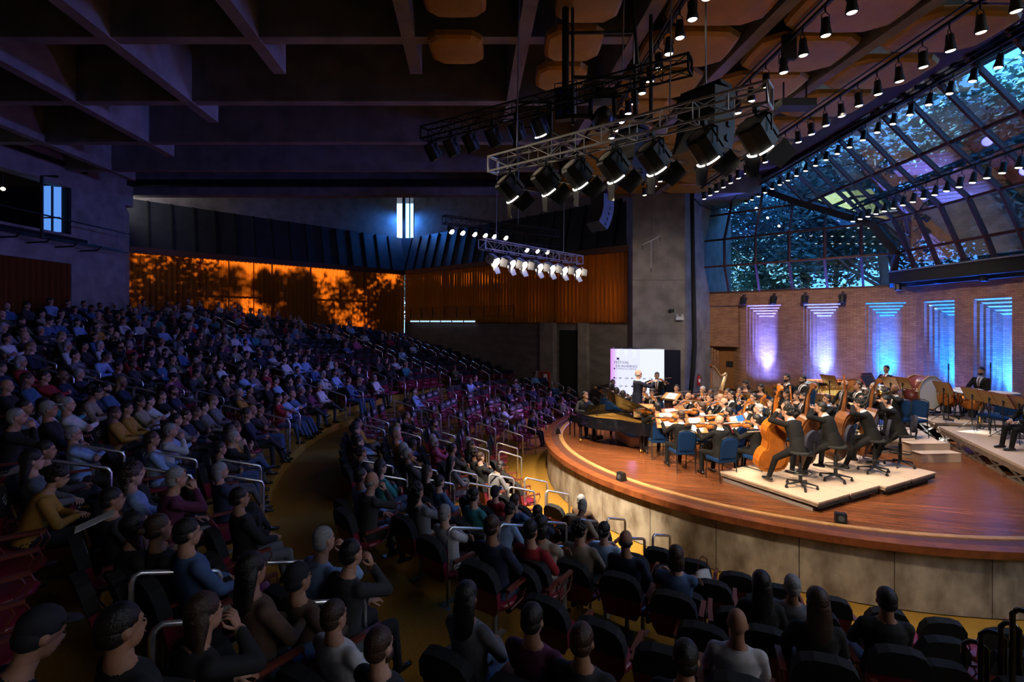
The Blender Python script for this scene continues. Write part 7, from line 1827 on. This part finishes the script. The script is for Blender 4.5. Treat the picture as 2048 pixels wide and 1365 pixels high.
# everyone and every seat past the first three hundred, as one object each
def bulk(name, items, mats, label, cat):
    V = []; F = []; MI = []; off = 0
    for M, mb, mp in items:
        v = np.array(mb.v); R = np.array(M)
        V.append(v @ R[:3, :3].T + R[:3, 3]); F += [tuple(i + off for i in f) for f in mb.f]; MI += [mp[m] for m in mb.m]; off += len(v)
    me = bpy.data.meshes.new(name); me.from_pydata(np.concatenate(V).tolist(), [], F)
    for m in mats: me.materials.append(m)
    me.polygons.foreach_set('material_index', MI); me.polygons.foreach_set('use_smooth', [True] * len(F)); me.update()
    o = place(name, me); tag(o, label, cat, kind='stuff'); return o
if far_p:
    mats = SKIN + [q[1] for q in TOPM] + TRM + [SHOE, HAIRD, HAIRB, HAIRG, HAIRL]; ix = {m.name: i for i, m in enumerate(mats)}
    lowh = {}
    for nm_, parts in (('short', [((0, -.022, .05), (.086, .1, .094)), ((0, -.05, .0), (.08, .07, .075))]), ('long', [((0, -.022, .05), (.088, .1, .096)), ((0, -.06, -.1), (.09, .06, .15))]), ('fringe', [((0, -.042, -.005), (.084, .076, .055))])):
        m = MB()
        for c, r in parts: m.ell(c, r, 8, 5)
        lowh[nm_] = m
    items = []; pn = ['low_aud_lap', 'low_aud_fold', 'low_aud_chin']
    for i, (M, hi, ti, sk, tr) in enumerate(far_p):
        b = POSES[pn[i % 3]]; t = ix[TOPM[ti][1].name]; s_ = ix[SKIN[sk].name]
        items.append((M, b.np, {0: s_, 1: t, 2: ix[TRM[tr].name], 3: ix[SHOE.name], 4: t, 5: t, 6: s_, 7: s_}))
        hk = HOPT[hi][1]
        if hk: items.append((M @ b.headM, lowh['long' if hk in ('long', 'bob', 'longcurly') else 'fringe' if hk == 'fringe' else 'short'], {0: ix.get(HOPT[hi][2].name, ix[HAIRD.name])}))
    bulk('far_audience_crowd', items, mats, 'distant rows of seated audience under the curtains, too small to tell apart', 'crowd')
if far_s:
    m = MB(); m.box((0, 0, .435), (.45, .43, .07), 0); T = Matrix.Translation((0, -.2, .42)) @ Matrix.Rotation(math.radians(14), 4, 'X')
    m.box((0, 0, .17), (.46, .05, .34), 0, T); m.box((0, 0, .43), (.45, .075, .22), 1, T); m.box((0, -.04, .43), (.3, .004, .06), 2, T); m.box((.265, 0, .655), (.05, .34, .03), 3); m.box((-.265, 0, .655), (.05, .34, .03), 3); m.box((0, 0, .2), (.06, .06, .4), 4)
    bulk('far_auditorium_seats', [(M, m, {0: 0, 1: 1, 2: 2, 3: 3, 4: 4}) for M, _ in far_s], [MAROON, COVERB, mat('white_print', (.6, .6, .62), .8), ARMW, STEEL], 'distant rows of maroon seats with black covers, too small to tell apart', 'seats')
print('AUD', len(seats), np_, len(far_p), ns, len(far_s))
# chrome handrails beside the stairs
hn = 0
hl = []
for ai, ph in enumerate(AISLES):
    for t, (a, b, h) in enumerate(TIERS):
        if t == 5: continue
        for sd in (-1, 1):
            d = b - .18; r = r0(ph) + d; p2 = ph + sd * .46 / r * 180 / PI; p = bowl(p2, d)
            if not inside(p.x, p.y) or p.y < .5: continue
            v = view(p.x, p.y, h * slope(p2) + .6)
            if not v or not (-40 < v[0] < 2090) or v[1] > 1400: continue
            hl.append((math.hypot(p.x, p.y), p, h * slope(p2), ph, ai, t, sd))
hl.sort(key=lambda q: q[0])
for dist, p, z, ph, ai, t, sd in hl[:300]:
    rr_ = math.radians(ph); inw = Vector((math.cos(rr_), -math.sin(rr_)))
    M = TR(p.x, p.y, z, math.atan2(-inw.x, inw.y))
    HOOP.put(M, 'chrome hoop handrail at the ' + ('lower' if t < 5 else 'upper') + ' block row ' + ORD[t if t < 5 else t - 6] + ', stair ' + NUM[ai] + (' near side' if sd < 0 else ' far side'), 'handrail', 'chrome stair handrails')
# tall black-chrome hoops at the lower corner of the frame
for i, (px, py, Y, w) in enumerate(((1950, 1285, 4.6, .16), (1985, 1265, 4.5, .16), (2020, 1248, 4.4, .12), (2044, 1222, 4.25, .12))):
    q = P(px, py, Y); z0 = floor_z(q.x, q.y); m = MB(); t = q.z
    m.tube([(-w / 2, 0, 0), (-w / 2, 0, t - z0 - .04), (-w / 4, 0, t - z0), (w / 4, 0, t - z0), (w / 2, 0, t - z0 - .04), (w / 2, 0, 0)], .022, 8)
    r = m.build('rail_hoop', [mat('black_chrome', (.06, .06, .065), .12, 1.0)], None, True, TR(q.x, q.y, z0, -.5)); tag(r, ORD[i] + ' tall narrow dark hoop rail in the front corner aisle, counted toward the frame edge', 'handrail', 'dark hoop rails')
# small things in the rows
pp = MB(); pp.add([(-.1, 0, 0), (.1, 0, 0), (.1, .28, .1), (-.1, .28, .1), (-.1, 0, .004), (.1, 0, .004), (.1, .28, .104), (-.1, .28, .104)], [(3, 2, 1, 0), (4, 5, 6, 7), (0, 1, 5, 4), (1, 2, 6, 5), (2, 3, 7, 6), (3, 0, 4, 7)])
q = head_floor(150, 1075, .75); pp = pp.build('programme_sheet', [PAPER], None, False, TR(q[0], q[1], floor_z(*q) + .80, -.9)); tag(pp, 'pale folded programme held up in the dark lower corner row', 'programme')
bg = empty('handbag', TR(0, 0, 0), 'pale handbag beside the light denim jacket', 'bag'); q = head_floor(1405, 1165, .55); bg.matrix_world = TR(q[0], q[1], floor_z(*q) + .46, .4)
m = MB(); m.loft([((0, 0, 0), (.15, 0, 0), (0, .07, 0)), ((0, 0, .12), (.16, 0, 0), (0, .075, 0)), ((0, 0, .26), (.11, 0, 0), (0, .03, 0))], 12); m.build('body', [mat('bag_leather', (.5, .47, .45), .5)], bg, True); m = MB(); m.tube([(-.09, 0, .24), (-.08, 0, .40), (0, 0, .46), (.08, 0, .40), (.09, 0, .24)], .008, 5); m.build('strap', [ARMW], bg)
